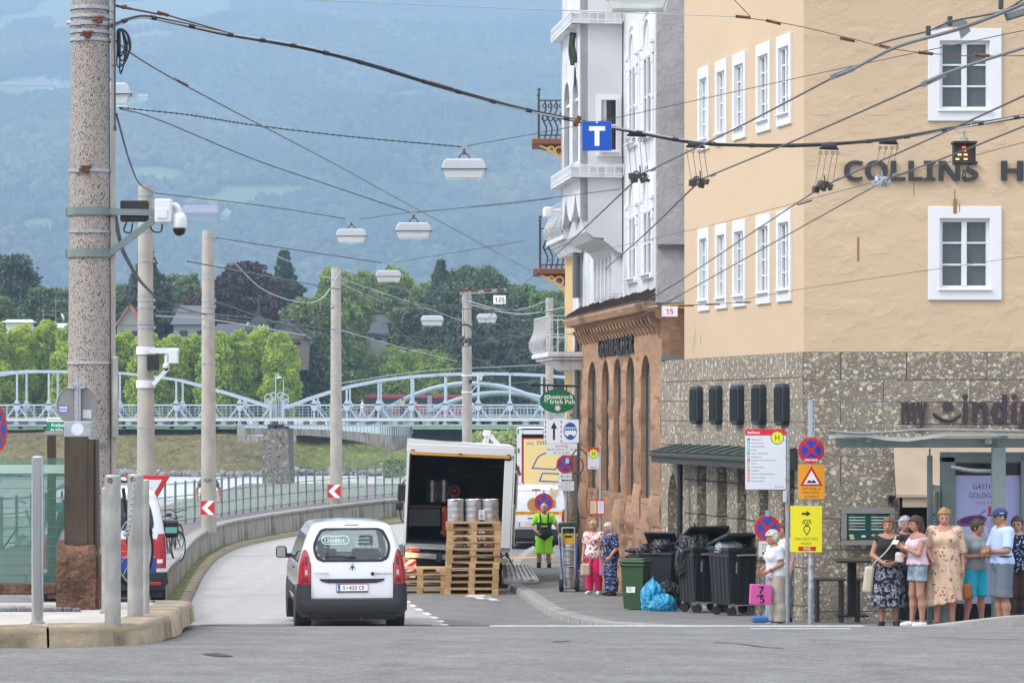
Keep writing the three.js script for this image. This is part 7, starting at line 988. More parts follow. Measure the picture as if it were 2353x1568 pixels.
// junction frogs
for (const [x,y,w,l] of [[1060,785,46,'dark cluster of trolley wire frogs left of the fifth pole'],[1185,765,44,'dark cluster of trolley wire frogs right of the fifth pole'],[1130,785,40,'dark trolley wire crossing in the middle of the tangle']]) {const r = RNG(x),g = [];for (let i = 0;i < 16;i++) g.push(rbox(0.1 + 0.25 * r(),0.06 + 0.1 * r(),0.1,0.01,...P(x - w / 2 + w * r(),y - 8 + 16 * r(),127 + 2 * r()).toArray(),r(),0,0.3));g.push(tor(0.35,0.05,...P(x + 8,y - 22,128).toArray(),0,0,0,6,16,3.1));for (const k of [-10,8]) g.push(tube(P(x + k,y,128),P(x + k * 0.4,y - 90,129),0.014,5));tag(M('wire_junction',g,mat.wire,scene),l,'wire fitting');}
const ca = thing('cross_arm','rusty cross arm on top of the fifth concrete pole','cross arm',P(1110,668,129.5));M('beam',[bar(P(1056,672,129.5),P(1162,664,129.5),0.09),bar(P(1056,676,129.5),P(1162,669,129.5),0.05)],mat.steelWorn,ca);M('insulator',[1066,1090,1120,1150].map((x) => rbox(0.35,0.12,0.12,0.03,...P(x,666,129.4).toArray())),mat.rust,ca);
}
// ---------- hanging street lamps ----------
{
const proto = (() => {const t = local('hanging_lamp','','street lamp',V(),0,'street lamps hung from the span wires'),w = 0.36;
const hs = shape([[-w,0.12],[-w * 0.93,0.2],[-w * 0.82,0.245],[w * 0.82,0.245],[w * 0.93,0.2],[w,0.12],[w,0.105],[-w,0.105]]);M('housing',put(ext(hs,0.26,{bevel: 0.03,bs: 3}),0,0,-0.13),S(0.50,0.53,0.56,0.45),t);
const gs = shape([[-w * 0.98,0.095],[w * 0.98,0.095],[w * 0.84,-0.05],[-w * 0.84,-0.05]]);M('glass_bowl',put(ext(gs,0.24,{bevel: 0.02}),0,0,-0.12),new THREE.MeshPhysicalMaterial({color: 0xf0f4f2,transmission: 0.55,thickness: 0,roughness: 0.12}),t);M('reflector',put(ext(shape([[-w * 0.8,0.09],[w * 0.8,0.09],[w * 0.6,0.03],[-w * 0.6,0.03]]),0.16),0,0,-0.08),S(0.62,0.63,0.63,0.35),t);
M('clip',[rbox(0.03,0.05,0.03,0.006,-w - 0.025,0.1,0.05),rbox(0.03,0.05,0.03,0.006,w + 0.025,0.1,0.05),box(2 * w + 0.07,0.014,0.32,0,0.1,0)],mat.black,t);M('suspension',[pipe([V(-0.1,0.25,0),V(-0.08,0.33,0),V(-0.02,0.38,0)],0.014,10),pipe([V(0.1,0.25,0),V(0.08,0.33,0),V(0.02,0.38,0)],0.014,10),rbox(0.06,0.05,0.05,0.01,0,0.39,0),rbox(0.05,0.03,0.05,0.008,0,0.44,0)],mat.rust,t);return t;})();
[[1066,402,50,'first hanging street lamp, above the delivery truck, alone on its wire'],[950,541,62,'second hanging street lamp, right one of the close pair'],[807,551,73,'third hanging street lamp, left one of the close pair'],[892,642,86,'fourth hanging street lamp, over the bright park trees'],[993,743,98,'fifth hanging street lamp, low in front of the park trees'],[1118,737,110,'farthest hanging street lamp, beside the number plate'],[1466,12,35,'hanging street lamp cut off by the top picture edge'],[243,232,45,'hanging street lamp half hidden by the thick speckled pole']].forEach(([px,py,d,l],i) => {const c = i ? copyOf(proto,P(px,py,d),0,l) : proto;c.position.copy(P(px,py,d));c.userData.label = l;c.rotation.y = 0.1 * Math.sin(i * 3);});
}
// ---------- signs ----------
const flat = (map,o = {}) => new THREE.MeshStandardMaterial({map,roughness: 0.45,...o});
function board(parent,px0,py0,px1,py1,d,draw,o = {}) {// a plate with printed face; one canvas unit = one picture unit times k
const w = (px1 - px0) * d / F,h = (py1 - py0) * d / F,c = P((px0 + px1) / 2,(py0 + py1) / 2,d),k = o.k ?? 6;
const b = M(o.name ?? 'board',put(ext(roundRect(-w / 2,-h / 2,w,h,o.r ?? 0.02),0.016),c.x,c.y,c.z - 0.016),mat.galv,parent);
M('face',put(new THREE.ShapeGeometry(roundRect(-w / 2 + 0.002,-h / 2 + 0.002,w - 0.004,h - 0.004,o.r ?? 0.02)),c.x,c.y,c.z + 0.003),flat(canvas(Math.round((px1 - px0) * k),Math.round((py1 - py0) * k),(x,W,H) => {x.scale(k,k);draw(x,px1 - px0,py1 - py0);})),b,{keep: true});
const g = b.children[0].geometry,p = g.attributes.position,uv = g.attributes.uv;const r0 = rootOf(parent).position;for (let i = 0;i < p.count;i++) uv.setXY(i,(p.getX(i) + r0.x - c.x) / w + 0.5,(p.getY(i) + r0.y - c.y) / h + 0.5);return b;
}
function disc(parent,px,py,r,d,map,name = 'disc') {const R0 = r * d / F,c = P(px,py,d),b = M(name,put(new THREE.CylinderGeometry(R0,R0,0.012,48),c.x,c.y,c.z - 0.006,Math.PI / 2),mat.galv,parent);M('face',put(new THREE.CircleGeometry(R0 * 0.985,48),c.x,c.y,c.z + 0.003),flat(map),b,{keep: true});return b;}
const txt = (x,s,size,cx,cy,col,bold = true,align = 'center') => {x.fillStyle = col;x.font = `${bold ? 'bold ' : ''}${size}px sans-serif`;x.textAlign = align;x.fillText(s,cx,cy);};
const busStopH = (x,cx,cy,r) => {x.fillStyle = '#1c9a48';x.beginPath();x.arc(cx,cy,r,0,7);x.fill();x.fillStyle = '#f5e02c';x.beginPath();x.arc(cx,cy,r * 0.86,0,7);x.fill();txt(x,'H',r * 1.25,cx,cy + r * 0.45,'#1c9a48');};
{
let t = thing('tram_sign','blue square sign with white T hanging on the black cable bundle','sign',P(1371,346,28.4));board(t,1337,278,1405,346,28.4,(x,w,h) => {x.fillStyle = '#0d4fb4';x.fillRect(0,0,w,h);x.fillStyle = '#f4f6f8';x.fillRect(16,12,37,10);x.fillRect(29,12,11,45);x.beginPath();x.arc(34,3,2,0,7);x.fill();},{r: 0.004});
M('clamp',rbox(0.05,0.11,0.04,0.01,...P(1326,278,28.5).toArray(),0,0,-0.5),mat.rust,t);
t = thing('number_sign','white sign with red 15 and red border hanging before the stub wall','sign',P(1538,728,54.5));board(t,1519,701,1558,728,54.5,(x,w,h) => {x.fillStyle = '#c8202c';x.fillRect(0,0,w,h);x.fillStyle = '#efeff2';x.fillRect(1.3,1.3,w - 2.6,h - 2.6);txt(x,'15',17,w / 2,20,'#c8202c');},{r: 0.01,k: 8});
t = thing('number_sign','small white sign with black 125 near the fifth pole','sign',P(1147,698,127));board(t,1133,678,1162,698,127,(x,w,h) => {x.fillStyle = '#eff0f0';x.fillRect(0,0,w,h);txt(x,'125',14,w / 2,15.5,'#1b1b1b');},{r: 0.05,k: 8});
// pub sign
t = thing('pub_sign','green oval pub sign lettered Shamrock Irish Pub on a black bracket','sign',P(1281,948,66.6));{const d = 66.6,c = P(1281,921,d),a = 41 * d / F,b = 27.5 * d / F;M('oval',put(new THREE.CylinderGeometry(1,1,0.06,48).scale(a,1,b),c.x,c.y,c.z - 0.03,Math.PI / 2),mat.black,t);M('face',put(new THREE.CircleGeometry(1,48).scale(a * 0.975,b * 0.965,1),c.x,c.y,c.z + 0.004),flat(canvas(656,440,(x) => {x.fillStyle = '#0d6b3c';x.fillRect(0,0,656,440);x.fillStyle = x.strokeStyle = '#f2f2ea';x.font = 'bold 150px serif';x.fillText('S',70,210);x.font = 'bold 104px serif';x.fillText('hamrock',150,176);x.fillText('Irish Pub',178,270);x.lineWidth = 6;x.beginPath();x.moveTo(70,215);x.quadraticCurveTo(120,262,172,226);x.stroke();x.beginPath();x.arc(328,352,54,0,7);x.fill();x.strokeStyle = '#b3262b';x.lineWidth = 8;x.beginPath();x.arc(328,352,44,0,7);x.stroke();x.fillStyle = '#8e8f8c';x.font = 'bold 22px sans-serif';x.fillText('STOUT',292,346);x.fillText('BEER',300,372);}),{roughness: 0.5}),t,{keep: true});M('bracket',[tube(P(1222,883,d),P(1332,887,d),0.025),ball(0.05,...P(1222,883,d).toArray()),tube(P(1258,884,d),P(1258,898,d),0.015),tube(P(1301,885,d),P(1301,898,d),0.015)],mat.black,t);}
// traffic signs on the pole by the arcade
const d = 66;t = thing('traffic_sign','sign pole by the arcade with bus lane board and small no stopping sign','sign',V(PX(1301,d),paveY(d),-d));M('post',tube(V(PX(1301,d),paveY(d),-d - 0.05),P(1301,965,d).add(V(0,0,-0.05)),0.035),mat.galv,t);
board(t,1249,963,1330,1017,d,(x,w,h) => {x.fillStyle = '#eceef1';x.fillRect(0,0,w,h);x.fillStyle = '#17191c';for (let i = 0;i < 5;i++) {x.fillRect(3,3 + i * 11,2,6);x.fillRect(39,3 + i * 11,2,6);} x.fillRect(21,18,5,29);x.beginPath();x.moveTo(23.5,6);x.lineTo(31,21);x.lineTo(16,21);x.fill();x.fillStyle = '#1b56a8';x.beginPath();x.ellipse(61,27,15.5,20,0,0,7);x.fill();x.fillStyle = '#eef1f4';x.fillRect(48,18,27,17);x.fillStyle = '#1b56a8';for (let i = 0;i < 6;i++) x.fillRect(49 + i * 4.4,20,3.4,6);x.fillStyle = '#eef1f4';for (const q of [54,69]) {x.beginPath();x.arc(q,35.5,3.2,0,7);x.fill();}});
board(t,1255,1018,1326,1045,d,(x,w,h) => {x.fillStyle = '#e6e7ea';x.fillRect(0,0,w,h);txt(x,'werktags',7.5,w / 2,8.5,'#444',0);txt(x,'Mo-Fr 6-8h u. 11-19.30',6.6,w / 2,16.5,'#444',0);txt(x,'Sa 11-19.30h',6.6,w / 2,24,'#444',0);});
disc(t,1299,1066,21,d,noStopMap());board(t,1286,1087,1313,1101,d,(x,w,h) => {x.fillStyle = '#e6e7ea';x.fillRect(0,0,w,h);txt(x,'Ende',10,w / 2,10.5,'#333',0);});board(t,1282,1105,1319,1127,d,(x,w,h) => {x.fillStyle = '#dfe0e3';x.fillRect(0,0,w,h);txt(x,'7-20h Sa',6,w / 2,7,'#555',0);txt(x,'ausgenommen Taxi',4.2,w / 2,13,'#555',0);txt(x,'Anfang',5.5,w / 2,19.5,'#555',0);});
M('paper_sticker',box(0.08,0.12,0.004,PX(1303,d),PY(1058,d),-d + 0.008),S(0.5,0.6,0.75),t);
{const sp = [];for (let i = 0;i <= 40;i++) {const a = i / 40 * 9.4,r = 0.05 + 0.03 * a;sp.push(P(1329,1066,65.4).add(V(-Math.cos(a) * r * 0.7,Math.sin(a) * r * 1.2,0)));} tag(M('iron_scroll',[pipe(sp,0.018,90,6)],mat.rust,scene),'rusty wrought iron scroll hanging beside the arcade, behind the traffic sign','ornament');}
// small bus stop pole
t = thing('bus_stop_sign','small bus stop sign with green H on yellow and a red framed timetable','sign',V(PX(1379,61.3),paveY(61.3),-61.3));{const d = 61.3;M('post',tube(V(PX(1379,d),paveY(d),-d),P(1380,1022,d),0.028),mat.galv,t);board(t,1350,1027,1377,1077,d,(x,w,h) => {x.fillStyle = '#d9dadf';x.fillRect(0,0,w,h);x.fillStyle = '#cf2229';x.fillRect(0,0,w,11);busStopH(x,13.5,15,11.5);x.fillStyle = '#b03a3a';x.fillRect(6,45,14,1.5);},{k: 10});board(t,1354,1147,1389,1182,d - 0.1,(x,w,h) => {x.fillStyle = '#cf2229';x.fillRect(0,0,w,h);x.fillStyle = '#d6cf9a';x.fillRect(2,3,14,29);x.fillStyle = '#e8eaf4';x.fillRect(19,3,14,29);x.fillStyle = '#8e8ba8';for (let i = 0;i < 8;i++) {x.fillRect(4,6 + i * 3,9,0.8);x.fillRect(21,6 + i * 3,10,0.8);}},{k: 8});M('clamp',[box(0.05,0.03,0.05,PX(1378,d),PY(1032,d),-d),box(0.05,0.03,0.05,PX(1378,d),PY(1072,d),-d)],mat.steelWorn,t);}
// big stop board
t = thing('bus_stop_board','large white stop board headed Rathaus with a list of bus lines','sign',V(PX(1810,47),paveY(47),-47));{const d = 47;M('post',tube(V(PX(1810,d),paveY(d) - 0.1,-d - 0.04),P(1810,983,d).add(V(0,0,-0.04)),0.036,14),mat.galv,t);board(t,1712,985,1806,1124,d,(x,w,h) => {x.fillStyle = '#dcdde2';x.fillRect(0,0,w,h);x.fillStyle = '#d3252b';x.fillRect(0,0,w,15);txt(x,'Rathaus',7.4,5,10.5,'#fff',1,'left');busStopH(x,74,20,15.5);const L = [['3','Salzburg Süd','#6b5b4a'],['1','Birkensiedlung','#3aaee0'],['5','Untersbergbahn','#3aaee0'],['6','Parsch','#5cb53c'],['7','Aigen · Salzburg Süd','#1d9e97'],['8','Salzburg Süd','#e58a2b'],['9','Josefiau u. Kommunalfriedhof','#3d3a8a'],['10','Lehen','#d9832c'],['14','Polizeidirektion','#5cb53c'],['21','Ursulinen','#d3252b'],['22','Josefiau · Kommunalfriedhof','#d3252b'],['27','Lehrerk. Himmel','#d3252b'],['28','Untersbergbahn','#d3252b']];L.forEach(([n,s,c],i) => {const y = 24 + i * 7.9;x.fillStyle = c;if (i > 8) {x.beginPath();x.arc(8,y,3.2,0,7);x.fill();} else x.fillRect(5,y - 3,6,6);txt(x,n,4,8,y + 1.5,'#fff');txt(x,s,3.9,14,y + 1.5,'#55565c',1,'left');});txt(x,'SALZBURG',3.4,82,134,'#777',1);x.fillStyle = '#d3252b';x.beginPath();x.arc(71,133,1.6,0,7);x.fill();},{k: 8,r: 0.012});M('clamp',[990,1010,1050,1100].map((y) => box(0.08,0.022,0.06,PX(1809,d),PY(y,d),-d - 0.02)),mat.steelWorn,t);M('info_box',rbox(0.065,0.19,0.04,0.01,PX(1803,d),PY(1140,d),-d + 0.02),S(0.6,0.6,0.61),t);M('orange_band',put(new THREE.CylinderGeometry(0.038,0.038,0.06,14),PX(1810,d),PY(1167,d),-d - 0.04),S(0.6,0.25,0.08),t);}
// anfang pole
t = thing('warning_signs','pole with no stopping, orange road damage and yellow fan meeting point signs','sign',V(PX(1863,45.6),paveY(45.6),-45.6));{const d = 45.6;M('post',[tube(V(PX(1863,d),paveY(d) - 0.1,-d - 0.05),P(1863,917,d).add(V(0,0,-0.05)),0.042,16),tube(P(1872,920,d).add(V(0,0,-0.05)),P(1872,995,d).add(V(0,0,-0.05)),0.006),put(new THREE.TorusGeometry(0.044,0.006,6,20),PX(1863,d),PY(920,d),-d - 0.05,1.57)],mat.galv,t);
disc(t,1864,1034,30.5,d,canvas(256,256,(x) => {x.fillStyle = '#c8202a';x.fillRect(0,0,256,256);x.fillStyle = '#1f3fae';x.beginPath();x.arc(128,128,98,0,7);x.fill();x.strokeStyle = '#c8202a';x.lineWidth = 24;x.beginPath();x.moveTo(56,56);x.lineTo(200,200);x.moveTo(200,56);x.lineTo(56,200);x.stroke();x.fillStyle = '#c8202a';x.beginPath();x.moveTo(62,200);x.lineTo(194,200);x.lineTo(194,250);x.lineTo(62,250);x.fill();x.fillStyle = '#fff';x.font = 'bold 32px sans-serif';x.textAlign = 'center';x.fillText('ANFANG',128,234);}));
board(t,1834,1066,1895,1146,d,(x,w,h) => {x.fillStyle = '#f0a017';x.fillRect(0,0,w,h);x.fillStyle = '#c8202a';x.beginPath();x.moveTo(30.5,4);x.lineTo(57,50);x.lineTo(4,50);x.closePath();x.fill();x.fillStyle = '#f2f2f2';x.beginPath();x.moveTo(30.5,14);x.lineTo(48.5,45.5);x.lineTo(12.5,45.5);x.closePath();x.fill();x.fillStyle = '#16161a';x.beginPath();x.moveTo(19,43);x.quadraticCurveTo(25,32,30.5,40);x.quadraticCurveTo(36,32,42,43);x.fill();txt(x,'Gehsteig u.',9,w / 2,59,'#3b2a08',0);txt(x,'Fahrbahn-',9,w / 2,68,'#3b2a08',0);txt(x,'schäden',9,w / 2,77,'#3b2a08',0);},{k: 8});
board(t,1816,1161,1889,1268,d + 0.0,(x,w,h) => {x.fillStyle = '#f2e51c';x.fillRect(0,0,w,h);x.fillStyle = '#2b2b22';x.fillRect(26,16,12,5);x.beginPath();x.moveTo(37,11.5);x.lineTo(47,18.5);x.lineTo(37,25.5);x.fill();x.strokeStyle = '#1d1d16';x.lineWidth = 1.6;x.beginPath();x.moveTo(31,33);x.lineTo(45,33);x.lineTo(43,42);x.lineTo(33,42);x.closePath();x.stroke();x.beginPath();x.arc(38,38,2,0,7);x.fill();x.beginPath();x.moveTo(31,34);x.lineTo(27,42);x.moveTo(45,34);x.lineTo(49,42);x.moveTo(33,45);x.lineTo(43,45);x.stroke();x.lineWidth = 2.2;x.beginPath();x.arc(38,54,7,2.6,6.8);x.lineTo(38,67);x.closePath();x.stroke();txt(x,'FAN MEETING',8.4,w / 2,79,'#22221a',0);txt(x,'POINT',8.4,w / 2,90,'#22221a',0);x.fillStyle = '#c9231d';x.fillRect(18,94,41,10);txt(x,'PSG',9,w / 2 + 2,102.2,'#f4f0d8');},{k: 8,r: 0.005,name: 'yellow_board'});
M('sticker',[[1200 + 90,0.07,0.1],[1320,0.06,0.16],[1345,0.05,0.08]].map(([y,w,h]) => put(new THREE.CylinderGeometry(0.0435,0.0435,h,16,1,true,0,2.6),PX(1863,d),PY(y,d),-d - 0.05,0,-0.6)),S(0.55,0.56,0.57,0.7),t);}
// two portable no stopping signs
const portable = (label,px,py,r,d,base,colour) => {const t2 = thing('portable_sign',label,'sign',V(PX(px,d),base,-d));disc(t2,px,py,r,d,noStopMap());M('post',[tube(V(PX(px,d),base + 0.05,-d - 0.03),P(px,py - r - 6,d).add(V(0,0,-0.03)),0.028),rbox(0.06,0.1,0.05,0.01,...P(px,py - r - 3,d).toArray())],S(0.25,0.42,0.58,0.5),t2);M('foot',[rbox(0.62,0.1,0.32,0.03,PX(px + 8,d),base + 0.055,-d)],colour,t2);return t2;};
t = portable('portable no stopping sign with a tow truck panel behind the white haired woman',1763,1213,30.5,47.2,paveY(47.2),S(0.04,0.13,0.36,0.6));board(t,1743,1242,1777,1278,47.15,(x,w,h) => {x.fillStyle = '#d9d8cc';x.fillRect(0,0,w,h);txt(x,'19.08. 6h',5,w / 2,10,'#444');txt(x,'- 18:30 Uhr',5,w / 2,17,'#444');x.fillStyle = '#17171a';x.fillRect(8,26,18,4);x.beginPath();x.arc(12,31,2.4,0,7);x.arc(23,31,2.4,0,7);x.fill();x.fillRect(14,21,8,3);},{k: 8});
portable('portable no stopping sign standing behind the worker in green',1249,1154,22,78,roadY(78),S(0.16,0.06,0.05,0.7));
// signal display under the bundle
t = thing('signal_display','black square trolley signal with glowing orange dashes below the cable bundle','signal',P(2215,380,28.4));{const d = 28.4;M('case',[rbox(50 * d / F,50 * d / F,0.14,0.012,...P(2215,353,d).toArray()),box(54 * d / F,0.02,0.2,...P(2215,328,d - 0.05).toArray())],mat.black,t);M('cap',[cyl(0.04,0.05,0.05,...P(2215,322,d).toArray()),cyl(0.035,0.02,0.05,...P(2215,384,d).toArray()),tube(P(2215,318,d),P(2216,300,d),0.012)],S(0.3,0.31,0.24,0.6),t);M('bracket',[pipe([P(2196,290,d),P(2197,300,d),P(2216,303,d),P(2232,298,d),P(2232,282,d)],0.007,20)],mat.galv,t);M('tail',pipe([P(2214,390,d),P(2212,410,d),P(2218,418,d),P(2217,392,d)],0.006,16),mat.cable,t);
const em = (c) => new THREE.MeshStandardMaterial({color: 0x221100,emissive: new THREE.Color(...c),emissiveIntensity: 1.6});[[2215,338,[1,0.1,0.05]],[2216,346,[1,0.25,0.06]],[2205,355,[1,0.5,0.12]],[2219,355,[1,0.5,0.12]],[2200,365,[1,0.5,0.12]],[2219,365,[1,0.5,0.12]]].forEach(([x,y,c]) => M('lamp',put(new THREE.CapsuleGeometry(0.007,0.024,4,8),...P(x,y,d - 0.073).toArray(),0,0,1.57),em(c),t));const l = new THREE.PointLight(new THREE.Color(1,0.4,0.1),0.02);l.position.set(0,PY(355,d) - PY(380,d),0.2);l.castShadow = true;t.add(l);}
}
// ---------- bus shelter, poster, menu, tables ----------
{
const d = 44.2,t = thing('bus_shelter','grey green steel bus shelter with a folded glass roof and posts','shelter',V(PX(2200,d),paveY(d),-d)),y0 = paveY(d),X = (p,dd = d) => PX(p,dd),Y = (p,dd = d) => PY(p,dd);
M('roof',[sheet(12,4,(u,v) => V(lerp(X(1896),X(2430),u),Y(996) + (u < 0.42 ? 0.04 * Math.sin(u * 15) - 0.02 : 0.03) - 0.12 * v,lerp(-d + 0.5,-d - 1.3,v))),sheet(12,1,(u,v) => V(lerp(X(1896),X(2430),u),Y(996) + (u < 0.42 ? 0.04 * Math.sin(u * 15) - 0.02 : 0.03) - 0.055 * v,-d + 0.5))],new THREE.MeshPhysicalMaterial({color: 0xcfd8d2,transmission: 0.3,thickness: 0,roughness: 0.25,side: THREE.DoubleSide}),t);
M('roof_edge',[pipe([V(X(1896),Y(989),-d + 0.52),V(X(1960),Y(994),-d + 0.52),V(X(2000),Y(993),-d + 0.52),V(X(2060),Y(990),-d + 0.52),V(X(2084),Y(987),-d + 0.52),V(X(2250),Y(988),-d + 0.52),V(X(2430),Y(991),-d + 0.52)],0.022,40)],mat.kerbGrey,t);
M('beam',[rbox(X(2430) - X(1918),0.14,0.12,0.01,(X(1918) + X(2430)) / 2,Y(1017),-d + 0.1),box(0.1,0.09,1.4,X(2295),Y(1012),-d - 0.2,-0.35),box(0.08,0.08,1.4,X(1990),Y(1010),-d - 0.3)],mat.shelter,t);
for (const [a,b,top,dd] of [[2131,2142,1046,d + 0.6],[2279,2310,1028,d - 0.3],[2345,2359,1056,d + 0.4]]) M('post',[rbox(X(b,dd) - X(a,dd),Y(top,dd) - paveY(dd) + 0.1,0.12,0.01,(X(a,dd) + X(b,dd)) / 2,(Y(top,dd) + paveY(dd)) / 2 - 0.05,-dd),tube(V((X(a,dd) + X(b,dd)) / 2,Y(top - 16,dd),-dd),V((X(a,dd) + X(b,dd)) / 2,Y(top,dd),-dd),0.014)],mat.shelter,t);
M('glass_wall',box(0.012,1.9,1.2,X(2147,d + 0.8),y0 + 1.2,-d - 0.8),new THREE.MeshPhysicalMaterial({color: 0xb9c9c4,transmission: 0.8,thickness: 0,roughness: 0.05}),t);M('glass_post',rbox(0.05,2.0,0.05,0.01,X(2153,d + 0.4),y0 + 1.05,-d - 0.4),S(0.12,0.15,0.14,0.5),t);
const ad = thing('poster_case','tall grey poster case with a lilac restaurant poster under the shelter','poster case',V(PX(2260,d + 0.5),y0,-d - 0.5)),e = d + 0.5;M('case',[rbox(X(2194,e) - X(2162,e),Y(1048,e) - y0,0.2,0.012,(X(2162,e) + X(2194,e)) / 2,(Y(1048,e) + y0) / 2,-e - 0.02),rbox(X(2375,e) - X(2162,e),0.16,0.2,0.012,(X(2162,e) + X(2375,e)) / 2,Y(1050,e),-e - 0.02),box(X(2375,e) - X(2190,e),Y(1055,e) - y0 - 0.1,0.1,(X(2190,e) + X(2375,e)) / 2,(Y(1055,e) + y0) / 2,-e - 0.06)],mat.shelter,ad);M('header',box(X(2375,e) - X(2194,e),0.18,0.02,(X(2194,e) + X(2375,e)) / 2,Y(1078,e),-e + 0.0),mat.blackGloss,ad);M('plinth',box(X(2375,e) - X(2194,e),0.3,0.02,(X(2194,e) + X(2375,e)) / 2,Y(1408,e),-e + 0.0),mat.blackGloss,ad);M('poster',put(new THREE.PlaneGeometry(X(2345,e) - X(2193,e),Y(1091,e) - Y(1386,e)),(X(2193,e) + X(2345,e)) / 2,(Y(1091,e) + Y(1386,e)) / 2,-e + 0.005),flat(canvas(608,1180,(x) => {x.fillStyle = '#b3b4de';x.fillRect(0,0,608,1180);x.fillStyle = '#2a2838';x.font = '62px sans-serif';x.textAlign = 'center';x.fillText('GASTHOF',300,128);x.fillText('GOLDGASSE',300,208);x.font = '24px sans-serif';x.fillText('F E I N E   K Ü C H E',300,262);x.fillStyle = '#8a4a8a';x.beginPath();x.ellipse(160,420,140,50,-0.15,0,7);x.fill();x.fillStyle = '#5e2b63';x.beginPath();x.ellipse(160,410,110,32,-0.15,0,7);x.fill();x.strokeStyle = '#6a6580';x.lineWidth = 10;x.beginPath();x.moveTo(170,410);x.lineTo(290,320);x.stroke();x.fillStyle = '#cdd0ea';x.beginPath();x.moveTo(20,470);x.lineTo(300,470);x.lineTo(340,720);x.lineTo(120,720);x.fill();x.strokeStyle = '#a883b4';x.lineWidth = 3;for (let i = 0;i < 9;i++) {x.beginPath();x.moveTo(80 + i * 18,470);x.lineTo(120 + i * 25,600);x.stroke();} x.fillStyle = '#c23a3a';x.fillRect(310,288,60,90);x.fillStyle = '#2a2838';x.font = 'italic 60px serif';x.fillText('Zeit',120,1010);x.font = '30px sans-serif';x.fillText('Feine Küche',150,1090);}),{roughness: 0.25}),ad,{keep: true});
const rp = thing('rolled_cover','rolled grey cover hanging above the lilac poster','cover',P(2230,1080,44));M('roll',pipe([P(2185,1072,44.1),P(2230,1080,44.1),P(2280,1082,44.1)],0.035,20,8),mat.galv,rp);
const mb = thing('menu_board','green menu board in a grey wooden frame on the stone wall','menu',P(1995,1250,48.3));{const e = 48.35;M('frame',[box(X(2056,e) - X(1934,e),0.10,0.08,X(1995,e),Y(1172,e),-e),box(X(2056,e) - X(1934,e),0.08,0.08,X(1995,e),Y(1246,e),-e),box(0.075,0.42,0.076,X(1940,e),Y(1209,e),-e),box(0.075,0.42,0.076,X(2050,e),Y(1209,e),-e)],S(0.24,0.23,0.22,0.85),mb);M('panel',put(new THREE.PlaneGeometry(X(2046,e) - X(1944,e),0.46),X(1995,e),Y(1210,e),-e + 0.01),flat(canvas(512,320,(x) => {x.fillStyle = '#17473f';x.fillRect(0,0,512,320);for (const [a,n] of [[30,5],[290,5]]) for (let i = 0;i < n;i++) {x.fillStyle = i === 3 ? '#c98f80' : '#cfd8d4';x.fillRect(a,40 + i * 36,190,10);x.fillStyle = '#8aa39c';x.fillRect(a,26 + i * 36,70 + 20 * (i % 3),5);} for (const [a,b,c] of [[60,260,'#d9c48a'],[70,290,'#c5c58a'],[200,268,'#d7cfae'],[320,256,'#d0a36a'],[400,250,'#d9c48a']]) {x.fillStyle = c;x.beginPath();x.ellipse(a,b,30,14,0,0,7);x.fill();}}),{roughness: 0.35}),mb,{keep: true});}
const tb = thing('bar_table','high bar table with a dark square leg below the menu board','table',V(PX(1957,46.6),paveY(46.6),-46.6)),e3 = 46.6;M('tabletop',rbox(X(1998,e3) - X(1917,e3),0.05,0.6,0.02,X(1957,e3),Y(1287,e3),-e3),mat.rustDark,tb);M('leg',[rbox(0.14,Y(1290,e3) - paveY(e),0.14,0.01,X(1957,e3),(Y(1290,e3) + paveY(e)) / 2,-e3),box(0.5,0.03,0.5,X(1957,e3),paveY(e) + 0.02,-e3)],mat.blackGloss,tb);
for (const [px,l] of [[1905,'low dark bench table left of the bar table'],[1998,'low dark bench table right of the bar table']]) {const q = thing('bench_table',l,'bench',V(PX(px,47.4),paveY(47.4),-47.4)),e2 = 47.4;M('top',rbox(0.5,0.04,0.4,0.01,X(px,e2),Y(1330,e2),-e2),mat.rustDark,q);for (const s of [-0.2,0.2]) M('leg',box(0.05,Y(1333,e2) - paveY(e2),0.36,X(px,e2) + s,(Y(1333,e2) + paveY(e2)) / 2,-e2),mat.black,q);}
}
// ---------- bins and rubbish bags ----------
function bag(label,cx,y0,d,w,h,dep,m,seed,o = {}) {// crumpled sack
const g = new THREE.IcosahedronGeometry(1,24),p = g.attributes.position,v = V();for (let i = 0;i < p.count;i++) {v.fromBufferAttribute(p,i).normalize();const cr2 = Math.abs(fbm(v.x * 3 + seed,v.y * 3 + v.z * 2.2,3) - 0.5) * 2,f2 = Math.abs(fbm(v.x * 7 + v.z * 5,v.y * 6 + seed,2) - 0.5) * 2,k = 0.82 + 0.34 * fbm(v.x * 1.6 + seed * 2,v.y * 1.6 + v.z * 1.6,2) - 0.12 * (1 - cr2) * (cr2 < 0.25 ? 1 : 0.3) - 0.05 * (1 - f2);let x = v.x * k,y = v.y * k,z = v.z * k;if (y < 0) {x *= 1 + 0.22 * -y;z *= 1 + 0.22 * -y;y = Math.max(y,-0.72);} if (o.neck && y > 0.45) {const s = 1 - 0.75 * sstep(0.45,0.95,y);x *= s;z *= s;y *= 1 + 0.25 * (y - 0.45);} p.setXYZ(i,x * w / 2,(y + 0.72) * h / 1.72,z * dep / 2);} g.deleteAttribute('normal');const g2 = norm(g);g2.computeVertexNormals();const t = tag(M('rubbish_bag',g2.translate(PX(cx,d),y0,-d),m,scene),label,'rubbish bag');return t;
}
